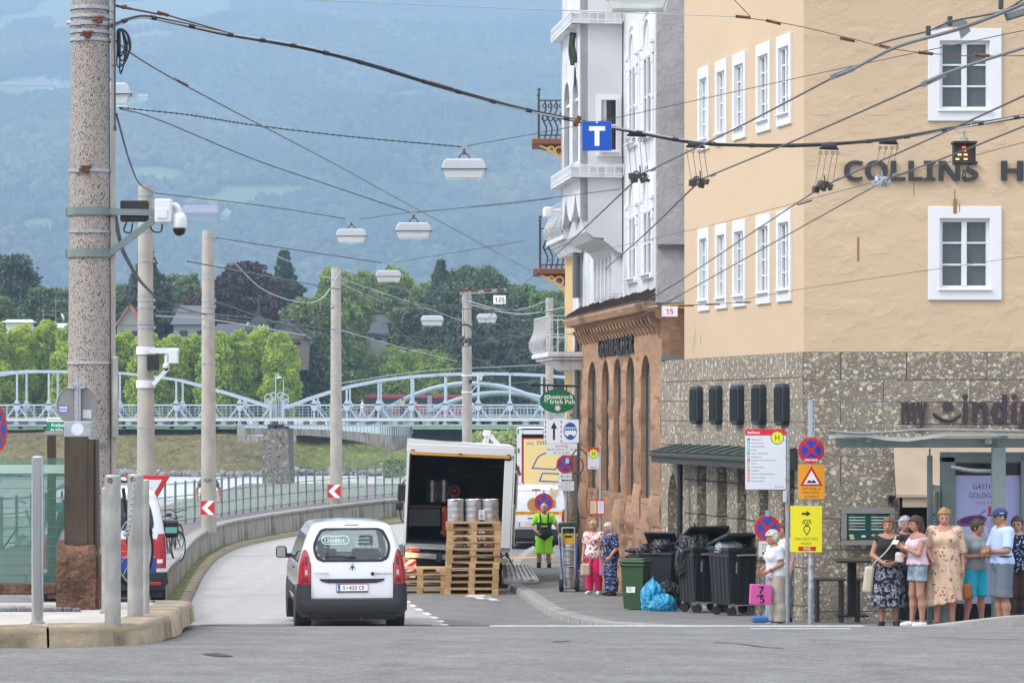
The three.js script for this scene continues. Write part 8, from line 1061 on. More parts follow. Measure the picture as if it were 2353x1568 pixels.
function wheelieBin(name,label,pos,ry,s,m,lidOpen = 0) {// 120 l two-wheeler
const t = local(name,label,'bin',pos,ry),[w,h,dp] = [0.48 * s,0.90 * s,0.54 * s];const g = new THREE.BoxGeometry(w,h,dp,4,6,4),p = g.attributes.position;for (let i = 0;i < p.count;i++) {const k = 0.8 + 0.2 * (p.getY(i) / h + 0.5);p.setX(i,p.getX(i) * k);p.setZ(i,p.getZ(i) * k);} g.computeVertexNormals();M('body',[g.translate(0,h / 2 + 0.03,0),rbox(w + 0.05,0.05,dp + 0.05,0.015,0,h + 0.02,0)],m,t);M('lid',put(mergeGeometries([norm(rbox(w + 0.07,0.05,dp + 0.06,0.02,0,0.03,dp / 2)),norm(rbox(w - 0.05,0.05,dp - 0.08,0.02,0,0.06,dp / 2))]),0,h + 0.05,-dp / 2,-lidOpen),m,t);M('wheel',[-1,1].map((q) => put(new THREE.CylinderGeometry(0.1,0.1,0.05,18),q * w * 0.45,0.1,-dp * 0.45,0,0,1.57)),mat.rubber,t);M('handle',bar(V(-w / 2,h + 0.03,-dp / 2 - 0.05),V(w / 2,h + 0.03,-dp / 2 - 0.05),0.03),m,t);return t;
}
{
const gb = wheelieBin('wheelie_bin','green wheelie bin with a white sticker beside the blue bag',V(PX(1461,54),paveY(54),-54),-0.35,0.92,mat.binGreen);M('sticker',put(new THREE.PlaneGeometry(0.17,0.26),-0.03,0.46,0.222,-0.09),flat(canvas(80,120,(x) => {x.fillStyle = '#5b7a55';x.fillRect(0,0,80,60);x.fillStyle = '#e2e4df';x.fillRect(0,60,80,60);x.fillStyle = '#dfe6da';for (let i = 0;i < 6;i++) x.fillRect(8,8 + i * 8,40 + (i * 11) % 24,3);x.fillStyle = '#555';for (let i = 0;i < 5;i++) x.fillRect(10,68 + i * 9,30 + (i * 17) % 30,3);})),gb,{keep: true});
wheelieBin('wheelie_bin','dark grey wheelie bin with a gaping lid behind the green bin',V(PX(1475,55.8),paveY(55.8) + 0.02,-55.8),-0.3,1.02,mat.binGrey,0.1);wheelieBin('wheelie_bin','dark grey wheelie bin overflowing with black bags, right of the green bin',V(PX(1520,55),paveY(55),-55),-0.3,1.12,mat.binGrey,0.6);
const cont = (label,px,d,ry,lid) => {const t = local('waste_container',label,'bin',V(PX(px,d),paveY(d),-d),ry,'four wheeled waste containers'),W = 0.80,H = 0.98,D = 0.66;const g = new THREE.BoxGeometry(W,H,D,6,8,4),p = g.attributes.position;for (let i = 0;i < p.count;i++) {const k = 0.84 + 0.16 * (p.getY(i) / H + 0.5);p.setX(i,p.getX(i) * k);p.setZ(i,p.getZ(i) * k);} g.computeVertexNormals();const ribs = [];for (let i = -2;i <= 2;i++) {ribs.push(rbox(0.05,H * 0.86,0.03,0.01,i * 0.16,0.2 + H * 0.46,D * 0.455,0,0.055));ribs.push(rbox(0.03,H * 0.86,0.05,0.01,-W * 0.455,0.2 + H * 0.46,i * 0.13,0,0,0.07));} M('body',[g.translate(0,0.2 + H / 2,0),...ribs,rbox(W + 0.06,0.07,D + 0.06,0.02,0,H + 0.2,0),rbox(W + 0.02,0.05,D + 0.02,0.015,0,H + 0.08,0)],mat.binGrey,t);M('lid',put(mergeGeometries([norm(rbox(W + 0.06,0.05,D + 0.04,0.02,0,0.03,D / 2)),norm(rbox(W - 0.1,0.06,D - 0.14,0.03,0,0.07,D / 2))]),0,H + 0.24,-D / 2,-lid),mat.binGrey,t);for (const [x,z] of [[-0.28,0.24],[0.28,0.24],[-0.28,-0.24],[0.28,-0.24]]) {const w = M('caster',put(new THREE.CylinderGeometry(0.09,0.09,0.05,18),x,0.09,z,0,0.6,1.57),mat.rubber,t);M('fork',[rbox(0.1,0.09,0.09,0.02,x,0.19,z),box(0.03,0.12,0.09,x + 0.04,0.13,z)],mat.greyMetal,w);} M('grip',[tube(V(-0.25,H + 0.1,D / 2 + 0.05),V(0.25,H + 0.1,D / 2 + 0.05),0.018),pipe([V(W * 0.44,H + 0.1,0.36),V(W * 0.42,0.5,0.37),V(W * 0.36,0.24,0.4),V(-0.1,0.2,0.42),V(-0.4,0.21,0.42)],0.012,24)],mat.galv,t);M('marking',box(0.03,0.2,0.004,-0.22,0.86,D * 0.478,0,0.06),S(0.4,0.4,0.4),t);return t;};
cont('dark waste container behind, with a wide open lid and black sack',1618,52.6,0.42,0.5);cont('dark waste container in front, with a white cord down its side',1694,51.2,0.5,0.28);
const y = paveY(53.5);bag('bright blue rubbish bag, taller one leaning on the green bin',1500,y,53.4,0.52,0.62,0.45,mat.bagBlue,3,{neck: 1});bag('bright blue rubbish bag, lower one in front of the dark bags',1524,y - 0.01,53.1,0.56,0.36,0.42,mat.bagBlue,8);bag('black rubbish bag behind the blue bags on the ground',1535,y,54.1,0.55,0.6,0.45,mat.bagBlack,5,{neck: 1});
bag('large black rubbish bag topmost on the overflowing grey bin',1530,paveY(55) + 0.98,55,0.75,0.42,0.5,mat.bagBlack,11);bag('black rubbish bag left on the overflowing grey bin',1495,paveY(55) + 0.96,55,0.6,0.28,0.5,mat.bagBlack,17);bag('black sack spilling over the left side of the rear container',1596,paveY(52.6) + 1.0,52.5,0.62,0.6,0.5,mat.bagBlack,21,{neck: 1});bag('black sack hanging down between the grey bin and the rear container',1570,paveY(53) + 0.66,52.6,0.32,0.66,0.35,mat.bagBlack,27);bag('pale translucent bag of plastic waste in the front container',1676,paveY(51.2) + 1.1,51.1,0.6,0.24,0.5,new THREE.MeshPhysicalMaterial({color: 0xaab0b8,roughness: 0.3,transmission: 0.25,thickness: 0}),33);
tag(M('cardboard_box',put(ext([[-0.14,0],[0.16,0],[0.05,0.17]],0.2),PX(1640,52.2),paveY(52.2) + 1.15,-52.3),S(0.03,0.22,0.10,0.6),scene),'green carton corner sticking out of the rear container','carton');
tag(M('crumpled_paper',put(new THREE.IcosahedronGeometry(0.09,2),PX(1651,51.8),paveY(52) + 1.12,-51.8),S(0.5,0.3,0.18,0.8),scene),'crumpled brown paper between the two waste containers','paper');
// hand truck with keg and crates
const d = 62.3,h = thing('hand_truck','blue hand truck with black wheels loaded with a keg and crates','hand truck',V(PX(1305,d),paveY(d),-d)),Q = (px,py,z = 0) => P(px,py,d).add(V(0,0,z)),blue = S(0.03,0.09,0.32,0.45);
M('frame',[tube(Q(1291,1212),Q(1296,1338),0.018),tube(Q(1320,1212),Q(1322,1338),0.018),tube(Q(1293,1262),Q(1321,1262),0.014),tube(Q(1294,1300),Q(1322,1300),0.014),tube(Q(1291,1212),Q(1320,1212),0.018),tube(Q(1283,1228),Q(1287,1262),0.02)],mat.galv,h);M('arm',[tube(Q(1285,1235,0.1),Q(1293,1330,0.05),0.018),tube(Q(1326,1230,0.1),Q(1322,1330,0.05),0.018)],blue,h);M('toe_plate',rbox(0.42,0.02,0.25,0.005,Q(1307,1341).x,paveY(d) + 0.03,-d + 0.1),mat.galv,h);
for (const px of [1289,1325]) {const w = M('wheel',put(lathe([[0.05,-0.045],[0.12,-0.05],[0.14,-0.02],[0.14,0.02],[0.12,0.05],[0.05,0.045]],24),PX(px,d),paveY(d) + 0.145,-d + 0.16,0,0,1.57),mat.rubber,h);M('rim',put(new THREE.CylinderGeometry(0.06,0.06,0.07,16),PX(px,d),paveY(d) + 0.145,-d + 0.16,0,0,1.57),mat.galv,w);}
const kg = scene.getObjectByName('keg');const k1 = copyOf(kg,V(PX(1306,d),paveY(d) + 0.05,-d - 0.2),0.4,'steel keg standing lowest on the blue hand truck');const k2 = copyOf(kg,V(PX(1306,d),paveY(d) + 0.56,-d - 0.2),1.1,'steel keg stacked second on the blue hand truck');k1.scale.set(0.95,0.94,0.95);k2.scale.set(0.95,0.85,0.95);copyOf(kg,V(PX(1337,62.6),paveY(62.6),-62.7),2,'steel keg standing on the pavement behind the hand truck').scale.set(0.9,0.85,0.9);
const crate = (l,px,yb,hh,m,w = 0.42) => {const t = local('bottle_crate',l,'crate',V(PX(px,d),yb,-d - 0.18));M('body',[rbox(w,hh,0.3,0.015,0,hh / 2,0)],m,t);M('slot',[rbox(w * 0.36,hh * 0.22,0.02,0.008,0,hh * 0.72,0.145)],mat.black,t);M('rib',[-0.4,-0.2,0.2,0.4].map((k) => box(0.012,hh * 0.8,0.012,k * w,hh * 0.45,0.153)),m,t);return t;};
crate('yellow bottle crate on the kegs of the hand truck',1306,paveY(d) + 1.02,0.24,S(0.6,0.40,0.02,0.5));const bc = crate('black bottle crate with yellow tools on top of the yellow crate',1301,paveY(d) + 1.27,0.22,S(0.02,0.05,0.035,0.5),0.34);M('bottle',[-0.08,0,0.08].map((x) => cyl(0.03,0.03,0.1,x,0.2,0.05)),S(0.45,0.36,0.02,0.4),bc);crate('green bottle crate beside the black crate on the hand truck',1316,paveY(d) + 1.27,0.24,S(0.02,0.07,0.04,0.5),0.2);
}
// ---------- people: one continuous body surface each, clothing as parts ----------
const smin = (a,b,k) => {const h = Math.max(k - Math.abs(a - b),0) / k;return Math.min(a,b) - h * h * k * 0.25;};
const caps = (p,a,b,r0,r1) => {const bx = b[0] - a[0],by = b[1] - a[1],bz = b[2] - a[2],px = p[0] - a[0],py = p[1] - a[1],pz = p[2] - a[2],t = clamp((px * bx + py * by + pz * bz) / (bx * bx + by * by + bz * bz + 1e-9),0,1);return Math.hypot(px - bx * t,py - by * t,pz - bz * t) - lerp(r0,r1,t);};
const elli = (p,c,r) => {const x = (p[0] - c[0]) / r[0],y = (p[1] - c[1]) / r[1],z = (p[2] - c[2]) / r[2],k = Math.hypot(x,y,z),m = Math.hypot(x / r[0],y / r[1],z / r[2]);return m < 1e-6 ? -Math.min(...r) : k * (k - 1) / m;};
function nets(f,lo,hi,c) {// surface of f = 0 on a grid
const n = [0,1,2].map((k) => Math.ceil((hi[k] - lo[k]) / c) + 1),[nx,ny,nz] = n,val = new Float32Array(nx * ny * nz),p = [0,0,0];let q = 0;
for (let k = 0;k < nz;k++) for (let j = 0;j < ny;j++) for (let i = 0;i < nx;i++) {p[0] = lo[0] + i * c;p[1] = lo[1] + j * c;p[2] = lo[2] + k * c;val[q++] = f(p);}
const id = new Int32Array(nx * ny * nz).fill(-1),pos = [],idx = [],at2 = (i,j,k) => (k * ny + j) * nx + i,E = [[0,1],[2,3],[4,5],[6,7],[0,2],[1,3],[4,6],[5,7],[0,4],[1,5],[2,6],[3,7]];
for (let k = 0;k < nz - 1;k++) for (let j = 0;j < ny - 1;j++) for (let i = 0;i < nx - 1;i++) {const v = [];for (let m = 0;m < 8;m++) v.push(val[at2(i + (m & 1),j + ((m >> 1) & 1),k + (m >> 2))]);let s = 0;for (const x of v) s += x < 0;if (s === 0 || s === 8) continue;let x = 0,y = 0,z = 0,w = 0;for (const [a,b] of E) if ((v[a] < 0) !== (v[b] < 0)) {const t = v[a] / (v[a] - v[b]);x += lerp(a & 1,b & 1,t);y += lerp((a >> 1) & 1,(b >> 1) & 1,t);z += lerp(a >> 2,b >> 2,t);w++;} id[at2(i,j,k)] = pos.length / 3;pos.push(lo[0] + (i + x / w) * c,lo[1] + (j + y / w) * c,lo[2] + (k + z / w) * c);}
const quad = (a,b,d,e,flip) => {if (a < 0 || b < 0 || d < 0 || e < 0) return;flip ? idx.push(a,d,b,a,e,d) : idx.push(a,b,d,a,d,e);};
for (let k = 1;k < nz - 1;k++) for (let j = 1;j < ny - 1;j++) for (let i = 1;i < nx - 1;i++) {const o = val[at2(i,j,k)] < 0;if (o !== val[at2(i + 1,j,k)] < 0) quad(id[at2(i,j - 1,k - 1)],id[at2(i,j,k - 1)],id[at2(i,j,k)],id[at2(i,j - 1,k)],!o);if (o !== val[at2(i,j + 1,k)] < 0) quad(id[at2(i - 1,j,k - 1)],id[at2(i - 1,j,k)],id[at2(i,j,k)],id[at2(i,j,k - 1)],!o);if (o !== val[at2(i,j,k + 1)] < 0) quad(id[at2(i - 1,j - 1,k)],id[at2(i,j - 1,k)],id[at2(i,j,k)],id[at2(i - 1,j,k)],!o);}
const g = new THREE.BufferGeometry();g.setAttribute('position',new THREE.Float32BufferAttribute(pos,3));g.setIndex(idx);g.computeVertexNormals();return g;
}
const skinM = (r,g,b) => new THREE.MeshPhysicalMaterial({color: new THREE.Color().setRGB(r,g,b),roughness: 0.72});
const SK = {pale: skinM(0.50,0.29,0.21),tan: skinM(0.40,0.20,0.13),red: skinM(0.50,0.24,0.18),dark: skinM(0.24,0.115,0.07)};
const hairT = tiled(field(64,(u,v) => g3(0.35 + 0.9 * fbm(u * 32,v * 3,3,32,801))),0.12),hairM = (r,g,b) => S(r * 1.5,g * 1.5,b * 1.5,0.65,{map: hairT});
function person(o) {
const f = o.fat ?? 1,t = local('person',o.label,'person',o.pos,o.ry ?? 0,o.group),sc = o.h / 1.68,L = o.lean ?? 0;t.scale.setScalar(sc);
const hp = o.pitch ?? 0,hy = o.yaw ?? 0,J = {pel: [0,0.93,0],wst: [0,1.08,L * 0.3],chs: [0,1.26,L * 0.7],nb: [0,1.41,L - 0.01],hd: [0.02 * Math.sin(hy),1.555,L + 0.025 + hp * 0.05]};
const legs = o.legs ?? [[[-0.10,0.50,0.01],[-0.105,0.09,-0.02]],[[0.10,0.50,0.015],[0.11,0.09,-0.02]]],arms = o.arms ?? [[[-0.235,1.10,-0.02],[-0.245,0.86,0.06]],[[0.235,1.10,-0.02],[0.245,0.86,0.06]]];
const sw = o.sh ?? 0.165 * (0.7 + 0.3 * f),shd = [-1,1].map((s) => [s * sw,1.355,L - 0.015]),bust = o.bust ?? 0;
const torso = (p,e) => {let d = elli(p,[0,1.24,L * 0.65],[0.145 * f + e,0.20 + e,0.105 * f + e]);d = smin(d,elli(p,[0,1.06,L * 0.3 + 0.012 * f],[0.125 * f + e,0.17 + e,(0.095 + 0.03 * (f - 1) * 2) * f + e]),0.08);d = smin(d,elli(p,[0,0.93,-0.012],[0.165 * f + e,0.135 + e,0.118 * f + e]),0.08);d = smin(d,caps(p,shd[0],shd[1],0.052 + e,0.052 + e),0.09);if (bust) for (const s of [-1,1]) d = smin(d,elli(p,[s * 0.072 * f,1.235,L * 0.65 + 0.085 * f],[0.066 + e,0.062 + e,0.055 + e]),0.05);return d;};
const arm = (p,i,e) => smin(caps(p,shd[i],arms[i][0],0.05 * (0.6 + 0.4 * f) + e,0.038 * (0.6 + 0.4 * f) + e),caps(p,arms[i][0],arms[i][1],0.039 * (0.6 + 0.4 * f) + e,0.026 + e),0.02),leg = (p,i,e,e2 = e) => smin(caps(p,[(i ? 1 : -1) * 0.088 * f,0.89,-0.005],legs[i][0],0.088 * f + e,0.056 * (0.6 + 0.4 * f) + e2),smin(caps(p,legs[i][0],[lerp(legs[i][0][0],legs[i][1][0],0.4),lerp(legs[i][0][1],legs[i][1][1],0.4),lerp(legs[i][0][2],legs[i][1][2],0.4) - 0.018],0.052 * (0.6 + 0.4 * f) + e2,0.057 * (0.6 + 0.4 * f) + e2),caps(p,[lerp(legs[i][0][0],legs[i][1][0],0.4),lerp(legs[i][0][1],legs[i][1][1],0.4),lerp(legs[i][0][2],legs[i][1][2],0.4) - 0.018],legs[i][1],0.056 * (0.6 + 0.4 * f) + e2,0.037 + e2),0.04),0.04);
const foot = (p,i,e) => {const a = legs[i][1],s = (i ? 1 : -1) * 0.03;return smin(caps(p,[a[0],a[1] - 0.045,a[2] - 0.02],[a[0] + s,0.03,a[2] + 0.15],0.038 + e,0.03 + e),caps(p,[a[0],0.04,a[2] - 0.03],[a[0] + s * 0.5,0.032,a[2] + 0.09],0.036 + e,0.034 + e),0.03);};
const cy = Math.cos(hy),sy = Math.sin(hy),cp = Math.cos(hp),sp2 = Math.sin(hp),H = J.hd,toH = (p) => {const x = p[0] - H[0],y = p[1] - H[1],z = p[2] - H[2],x1 = x * cy - z * sy,z1 = x * sy + z * cy;return [x1,y * cp + z1 * sp2,-y * sp2 + z1 * cp];},toW = (q) => {const y = q[1] * cp - q[2] * sp2,z1 = q[1] * sp2 + q[2] * cp;return [H[0] + q[0] * cy + z1 * sy,H[1] + y,H[2] - q[0] * sy + z1 * cy];};
const headD = (p,e = 0) => {const h = toH(p);let d = elli(h,[0,0.022,-0.012],[0.074 + e,0.093 + e,0.092 + e]);d = smin(d,elli(h,[0,-0.045,0.022],[0.055 + e,0.066 + e,0.062 + e]),0.05);d = smin(d,caps(h,[0,0.01,0.082],[0,-0.026,0.099],0.009 + e,0.014 + e),0.018);for (const s of [-1,1]) {d = smin(d,elli(h,[s * 0.076,-0.012,-0.012],[0.012 + e,0.03 + e,0.019 + e]),0.01);d = -smin(-d,elli(h,[s * 0.03,0.008,0.096],[0.015,0.009,0.016]),0.012);} d = smin(d,elli(h,[0,-0.062,0.078],[0.022 + e,0.010 + e,0.012 + e]),0.012);return d;};
const body = (p) => {let d = torso(p,0);d = smin(d,caps(p,[0,1.39,L - 0.02],[H[0],1.50,H[2] - 0.035],0.056,0.05),0.05);d = smin(d,headD(p),0.02);for (const i of [0,1]) {d = smin(d,arm(p,i,0),0.035);d = smin(d,leg(p,i,0),0.03);d = smin(d,foot(p,i,-0.006),0.02);} return d;};
const X = 0.30 * f,ex = arms.flat().concat(legs.flat()),b0 = [Math.min(-X,...ex.map((a) => a[0] - 0.1)),0,Math.min(-0.22 * f,...ex.map((a) => a[2] - 0.12))],b1 = [Math.max(X,...ex.map((a) => a[0] + 0.1)),1.70,Math.max(0.24 * f,...ex.map((a) => a[2] + 0.2),L + 0.2)],cell = o.cell ?? 0.013;
const geos = [nets(body,[b0[0],-0.01,b0[2]],b1,cell)];
if (cell < 0.02) {// a finer head replaces nothing but adds its features; hands with five fingers
for (const i of [0,1]) {const [e,w] = arms[i],dir = V(w[0] - e[0],w[1] - e[1],w[2] - e[2]).normalize(),side = V(i ? -1 : 1,0,0).addScaledVector(dir,-(i ? -dir.x : dir.x)).normalize(),curl = o.curl?.[i] ?? 0.35,nrm = V().crossVectors(dir,side).multiplyScalar(i ? 1 : -1).normalize();if (nrm.z < 0 && Math.abs(dir.y) > 0.5) nrm.multiplyScalar(1);const W = V(...w),pt = (a,b,c) => {const v = W.clone().addScaledVector(dir,a).addScaledVector(nrm,b).addScaledVector(side,c);return [v.x,v.y,v.z];};const fg = [];[[-0.027,0.072],[-0.009,0.08],[0.01,0.075],[0.027,0.06]].forEach(([k,l]) => {const a = pt(0.085,k,0),b = pt(0.085 + l * 0.5 * Math.cos(curl),k * 1.12,l * 0.5 * Math.sin(curl)),c = pt(0.085 + l * (0.5 * Math.cos(curl) + 0.5 * Math.cos(curl * 2.6)),k * 1.12,l * (0.5 * Math.sin(curl) + 0.5 * Math.sin(curl * 2.6)));fg.push([a,b,0.0088,0.0082],[b,c,0.0082,0.0066]);});fg.push([pt(0.03,-0.03,0.008),pt(0.062,-0.052,0.022),0.0115,0.0095],[pt(0.062,-0.052,0.022),pt(0.09,-0.056,0.034),0.0095,0.0075]);const pm = [pt(0.02,-0.012,0),pt(0.085,-0.02,0),pt(0.02,0.012,0),pt(0.08,0.02,0)];const hd = (p) => {let d = smin(caps(p,pm[0],pm[1],0.019,0.0165),caps(p,pm[2],pm[3],0.019,0.0155),0.02);d = smin(d,caps(p,[w[0],w[1],w[2]],pt(0.03,0,0),0.024,0.02),0.02);for (const g of fg) d = smin(d,caps(p,...g),0.006);return d;};const c0 = pt(0.075,0,0.02);geos.push(nets(hd,c0.map((x) => x - 0.115),c0.map((x) => x + 0.115),0.0062));}
geos.push(nets((p) => headD(p,0.0012),[H[0] - 0.12,H[1] - 0.11,H[2] - 0.13],[H[0] + 0.12,H[1] + 0.14,H[2] + 0.15],0.0075));
}
M('body',geos,o.skin,t);
if (cell < 0.02) {const pl = (q) => V(...toW(q));M('eye',[-1,1].map((s) => ball(0.008,...toW([s * 0.03,0.006,0.081]),1.3,0.7,0.7,8,6)),S(0.03,0.022,0.018,0.3),t);M('eyebrow',[-1,1].map((s) => tube(pl([s * 0.016,0.026,0.088]),pl([s * 0.045,0.024,0.078]),0.0042,5)),o.hair ?? SK.dark,t);M('mouth',tube(pl([-0.019,-0.06,0.0875]),pl([0.019,-0.06,0.0875]),0.0055,6),S(0.32,0.10,0.09,0.5),t);}
const cut = (name,fn,m,lo,hi,c = cell) => M(name,nets(fn,lo,hi,c),m,t);
const hem = (y,p) => y + 0.008 * Math.sin(Math.atan2(p[0],p[2]) * 9);
for (const g of o.wear) {
const e = g.e ?? 0.014,wob = (p) => 0.006 * (fbm(p[0] * 9 + p[2] * 7,p[1] * 8 + 3,2) - 0.5);
if (g.kind === 'top') {const sl = g.sleeve ?? 0.55;cut(g.name,(p) => {let d = torso(p,e + wob(p) + 0.012 * sstep(1.1,0.9,p[1]) * (g.loose ?? 1));if (sl > 0) for (const i of [0,1]) {const a = shd[i],b = arms[i][0],q = sl > 1 ? arms[i][1] : b,k = sl > 1 ? (sl - 1) : sl;let ad = smin(caps(p,a,b,0.058 * (0.6 + 0.4 * f) + e,0.048 * (0.6 + 0.4 * f) + e),sl > 1 ? caps(p,b,q,0.045 + e,0.036 + e) : 9,0.02);const s0 = sl > 1 ? b : a,dx = q[0] - s0[0],dy = q[1] - s0[1],dz = q[2] - s0[2],ll = Math.hypot(dx,dy,dz),pr = ((p[0] - s0[0]) * dx + (p[1] - s0[1]) * dy + (p[2] - s0[2]) * dz) / ll;ad = Math.max(ad,pr - ll * k);d = smin(d,ad,0.03);} d = Math.max(d,hem(g.hem ?? 0.9,p) - p[1]);d = Math.max(d,p[1] - (g.neck ?? 1.42) - 0.1 * Math.abs(p[0]) + (g.vee ?? 0.25) * Math.max(0,p[2]) );if (g.strap) d = Math.max(d,Math.min(p[1] - 1.30,0.035 - Math.abs(Math.abs(p[0]) - 0.10) < 0 ? 1 : -1));return d;},g.m,[b0[0],0.7,b0[2]],[b1[0],1.5,b1[2]]);}
if (g.kind === 'legs') cut(g.name,(p) => {let d = elli(p,[0,0.93,-0.012],[0.165 * f + e,0.14 + e,0.118 * f + e]);d = smin(d,elli(p,[0,1.02,0.0],[0.13 * f + e,0.12 + e,0.10 * f + e]),0.06);for (const i of [0,1]) d = smin(d,leg(p,i,e + wob(p),e + (g.wide ?? 0.012) + wob(p) + (g.wide ?? 0.012) * 0.6 * sstep(0.5,0.1,p[1])),0.03);return Math.max(d,(g.hem ?? 0.1) - p[1],p[1] - (g.waist ?? 1.04));},g.m,[b0[0],(g.hem ?? 0.1) - 0.03,b0[2]],[b1[0],1.1,b1[2]]);
if (g.kind === 'skirt') cut(g.name,(p) => {const u = clamp(((g.waist ?? 1.03) - p[1]) / ((g.waist ?? 1.03) - g.hem),0,1),a = Math.atan2(p[2] + 0.005,p[0]),fold = 0.014 * u * Math.sin(a * 11 + 3 * Math.sin(p[1] * 4)),rx = lerp(0.15 * f,g.r ?? 0.22,Math.sqrt(u)) + e + fold,rz = lerp(0.115 * f,(g.r ?? 0.22) * 0.78,Math.sqrt(u)) + e + fold,k = Math.hypot(p[0] / rx,(p[2] + 0.005) / rz);let d = (k - 1) * Math.min(rx,rz);return Math.max(d,hem(g.hem,p) + (g.slant ?? 0) * p[0] - p[1],p[1] - (g.waist ?? 1.03));},g.m,[-0.42,g.hem - 0.08,-0.36],[0.42,(g.waist ?? 1.03) + 0.05,0.36]);
if (g.kind === 'shoes') for (const i of [0,1]) {const a = legs[i][1];cut(g.name,(p) => Math.max(smin(foot(p,i,0.006),g.boot ? caps(p,[a[0],a[1] - 0.03,a[2]],[a[0],g.boot,a[2]],0.052,0.05) : 9,0.02),p[1] - (g.boot ?? 0.085),-p[1]),g.m,[a[0] - 0.12,-0.01,a[2] - 0.12],[a[0] + 0.14,(g.boot ?? 0.09) + 0.03,a[2] + 0.24],0.009);if (g.sock) M('sock',tube(V(a[0],0.07,a[2]),V(a[0],g.sock,a[2] - 0.005),0.047,14,0.045),S(0.66,0.66,0.67,0.9),t);}
}
if (o.hair) {const st = o.style ?? 'short',n = (q) => (st === 'curly' ? 0.04 : 0.028) * (fbm(q[0] * (st === 'curly' ? 55 : 30) + 9,q[1] * (st === 'curly' ? 55 : 12) + q[2] * 40,2) - 0.5);cut('hair',(p) => {const h = toH(p),th = {short: 0.021,crop: 0.003,curly: 0.036,bob: 0.024,long: 0.022,bun: 0.018}[st];let d = elli(h,[0,0.026,-0.014],[0.075 + th,0.095 + th,0.092 + th]) + n(h);const line = st === 'crop' ? 0.045 : st === 'bun' ? 0.052 : 0.036 + 0.02 * Math.abs(h[0]) * 12;d = Math.max(d,Math.min(h[2] - 0.045 + (0.06 - h[1]) * 0.3,0) > -0.0 ? 0 : -9,(h[2] > 0.03 ? line - h[1] + (h[2] - 0.03) * 0.4 : 0.012 - h[1] - 0.06 - (0.0 - h[2]) * (st === 'crop' || st === 'short' || st === 'bun' ? 0.7 : 1.5)) * (st === 'crop' ? 1 : 0.9));if (st === 'bob') d = Math.min(d,Math.max(elli(h,[0,-0.02,-0.035],[0.098,0.10,0.085]) + n(h),h[2] - 0.035));if (st === 'curly') d = smin(d,Math.max(elli(h,[0,0.0,-0.045],[0.105,0.10,0.085]) + n(h),h[2] - 0.03),0.02);if (st === 'long') d = smin(d,Math.max(smin(elli(h,[0,-0.05,-0.055],[0.095,0.17,0.06]),elli(h,[0,-0.15,-0.06],[0.085,0.15,0.045]),0.05) + n(h),h[2] - 0.03),0.02);if (st === 'bun') d = smin(d,elli(h,[0,0.045,-0.118],[0.036,0.036,0.034]),0.02);return d;},o.hair,[H[0] - 0.17,H[1] - (st === 'long' ? 0.36 : 0.2),H[2] - 0.22],[H[0] + 0.17,H[1] + 0.2,H[2] + 0.17],0.009);}
const at3 = (q) => V(...toW(q));t.userData;return {t,toW: at3,arms,sc};
}
const cloth = (r,g,b) => new THREE.MeshPhysicalMaterial({color: new THREE.Color().setRGB(r,g,b),roughness: 0.9,sheen: 0.2});
function print(bg,n,draw,metres = 0.5) {const t = canvas(256,256,(x) => {const r = RNG(n * 7);x.fillStyle = bg;x.fillRect(0,0,256,256);for (let i = 0;i < n;i++) {const px = r() * 256,py = r() * 256,a = r() * 6.3;for (const ox of [-256,0,256]) for (const oy of [-256,0,256]) {if (Math.abs(px + ox - 128) > 170 || Math.abs(py + oy - 128) > 170) continue;x.save();x.translate(px + ox,py + oy);x.rotate(a);const rr = RNG(i * 31 + n);draw(x,rr,i);x.restore();}}});return std(t,metres,{roughness: 0.9});}
const blob = (x,w,h,c) => {x.fillStyle = c;x.beginPath();x.ellipse(0,0,w,h,0,0,7);x.fill();};
const G = (px,d) => V(PX(px,d),paveY(d),-d),WEAR = {shoes: (m,o = {}) => ({kind: 'shoes',name: 'shoe',m,...o})};
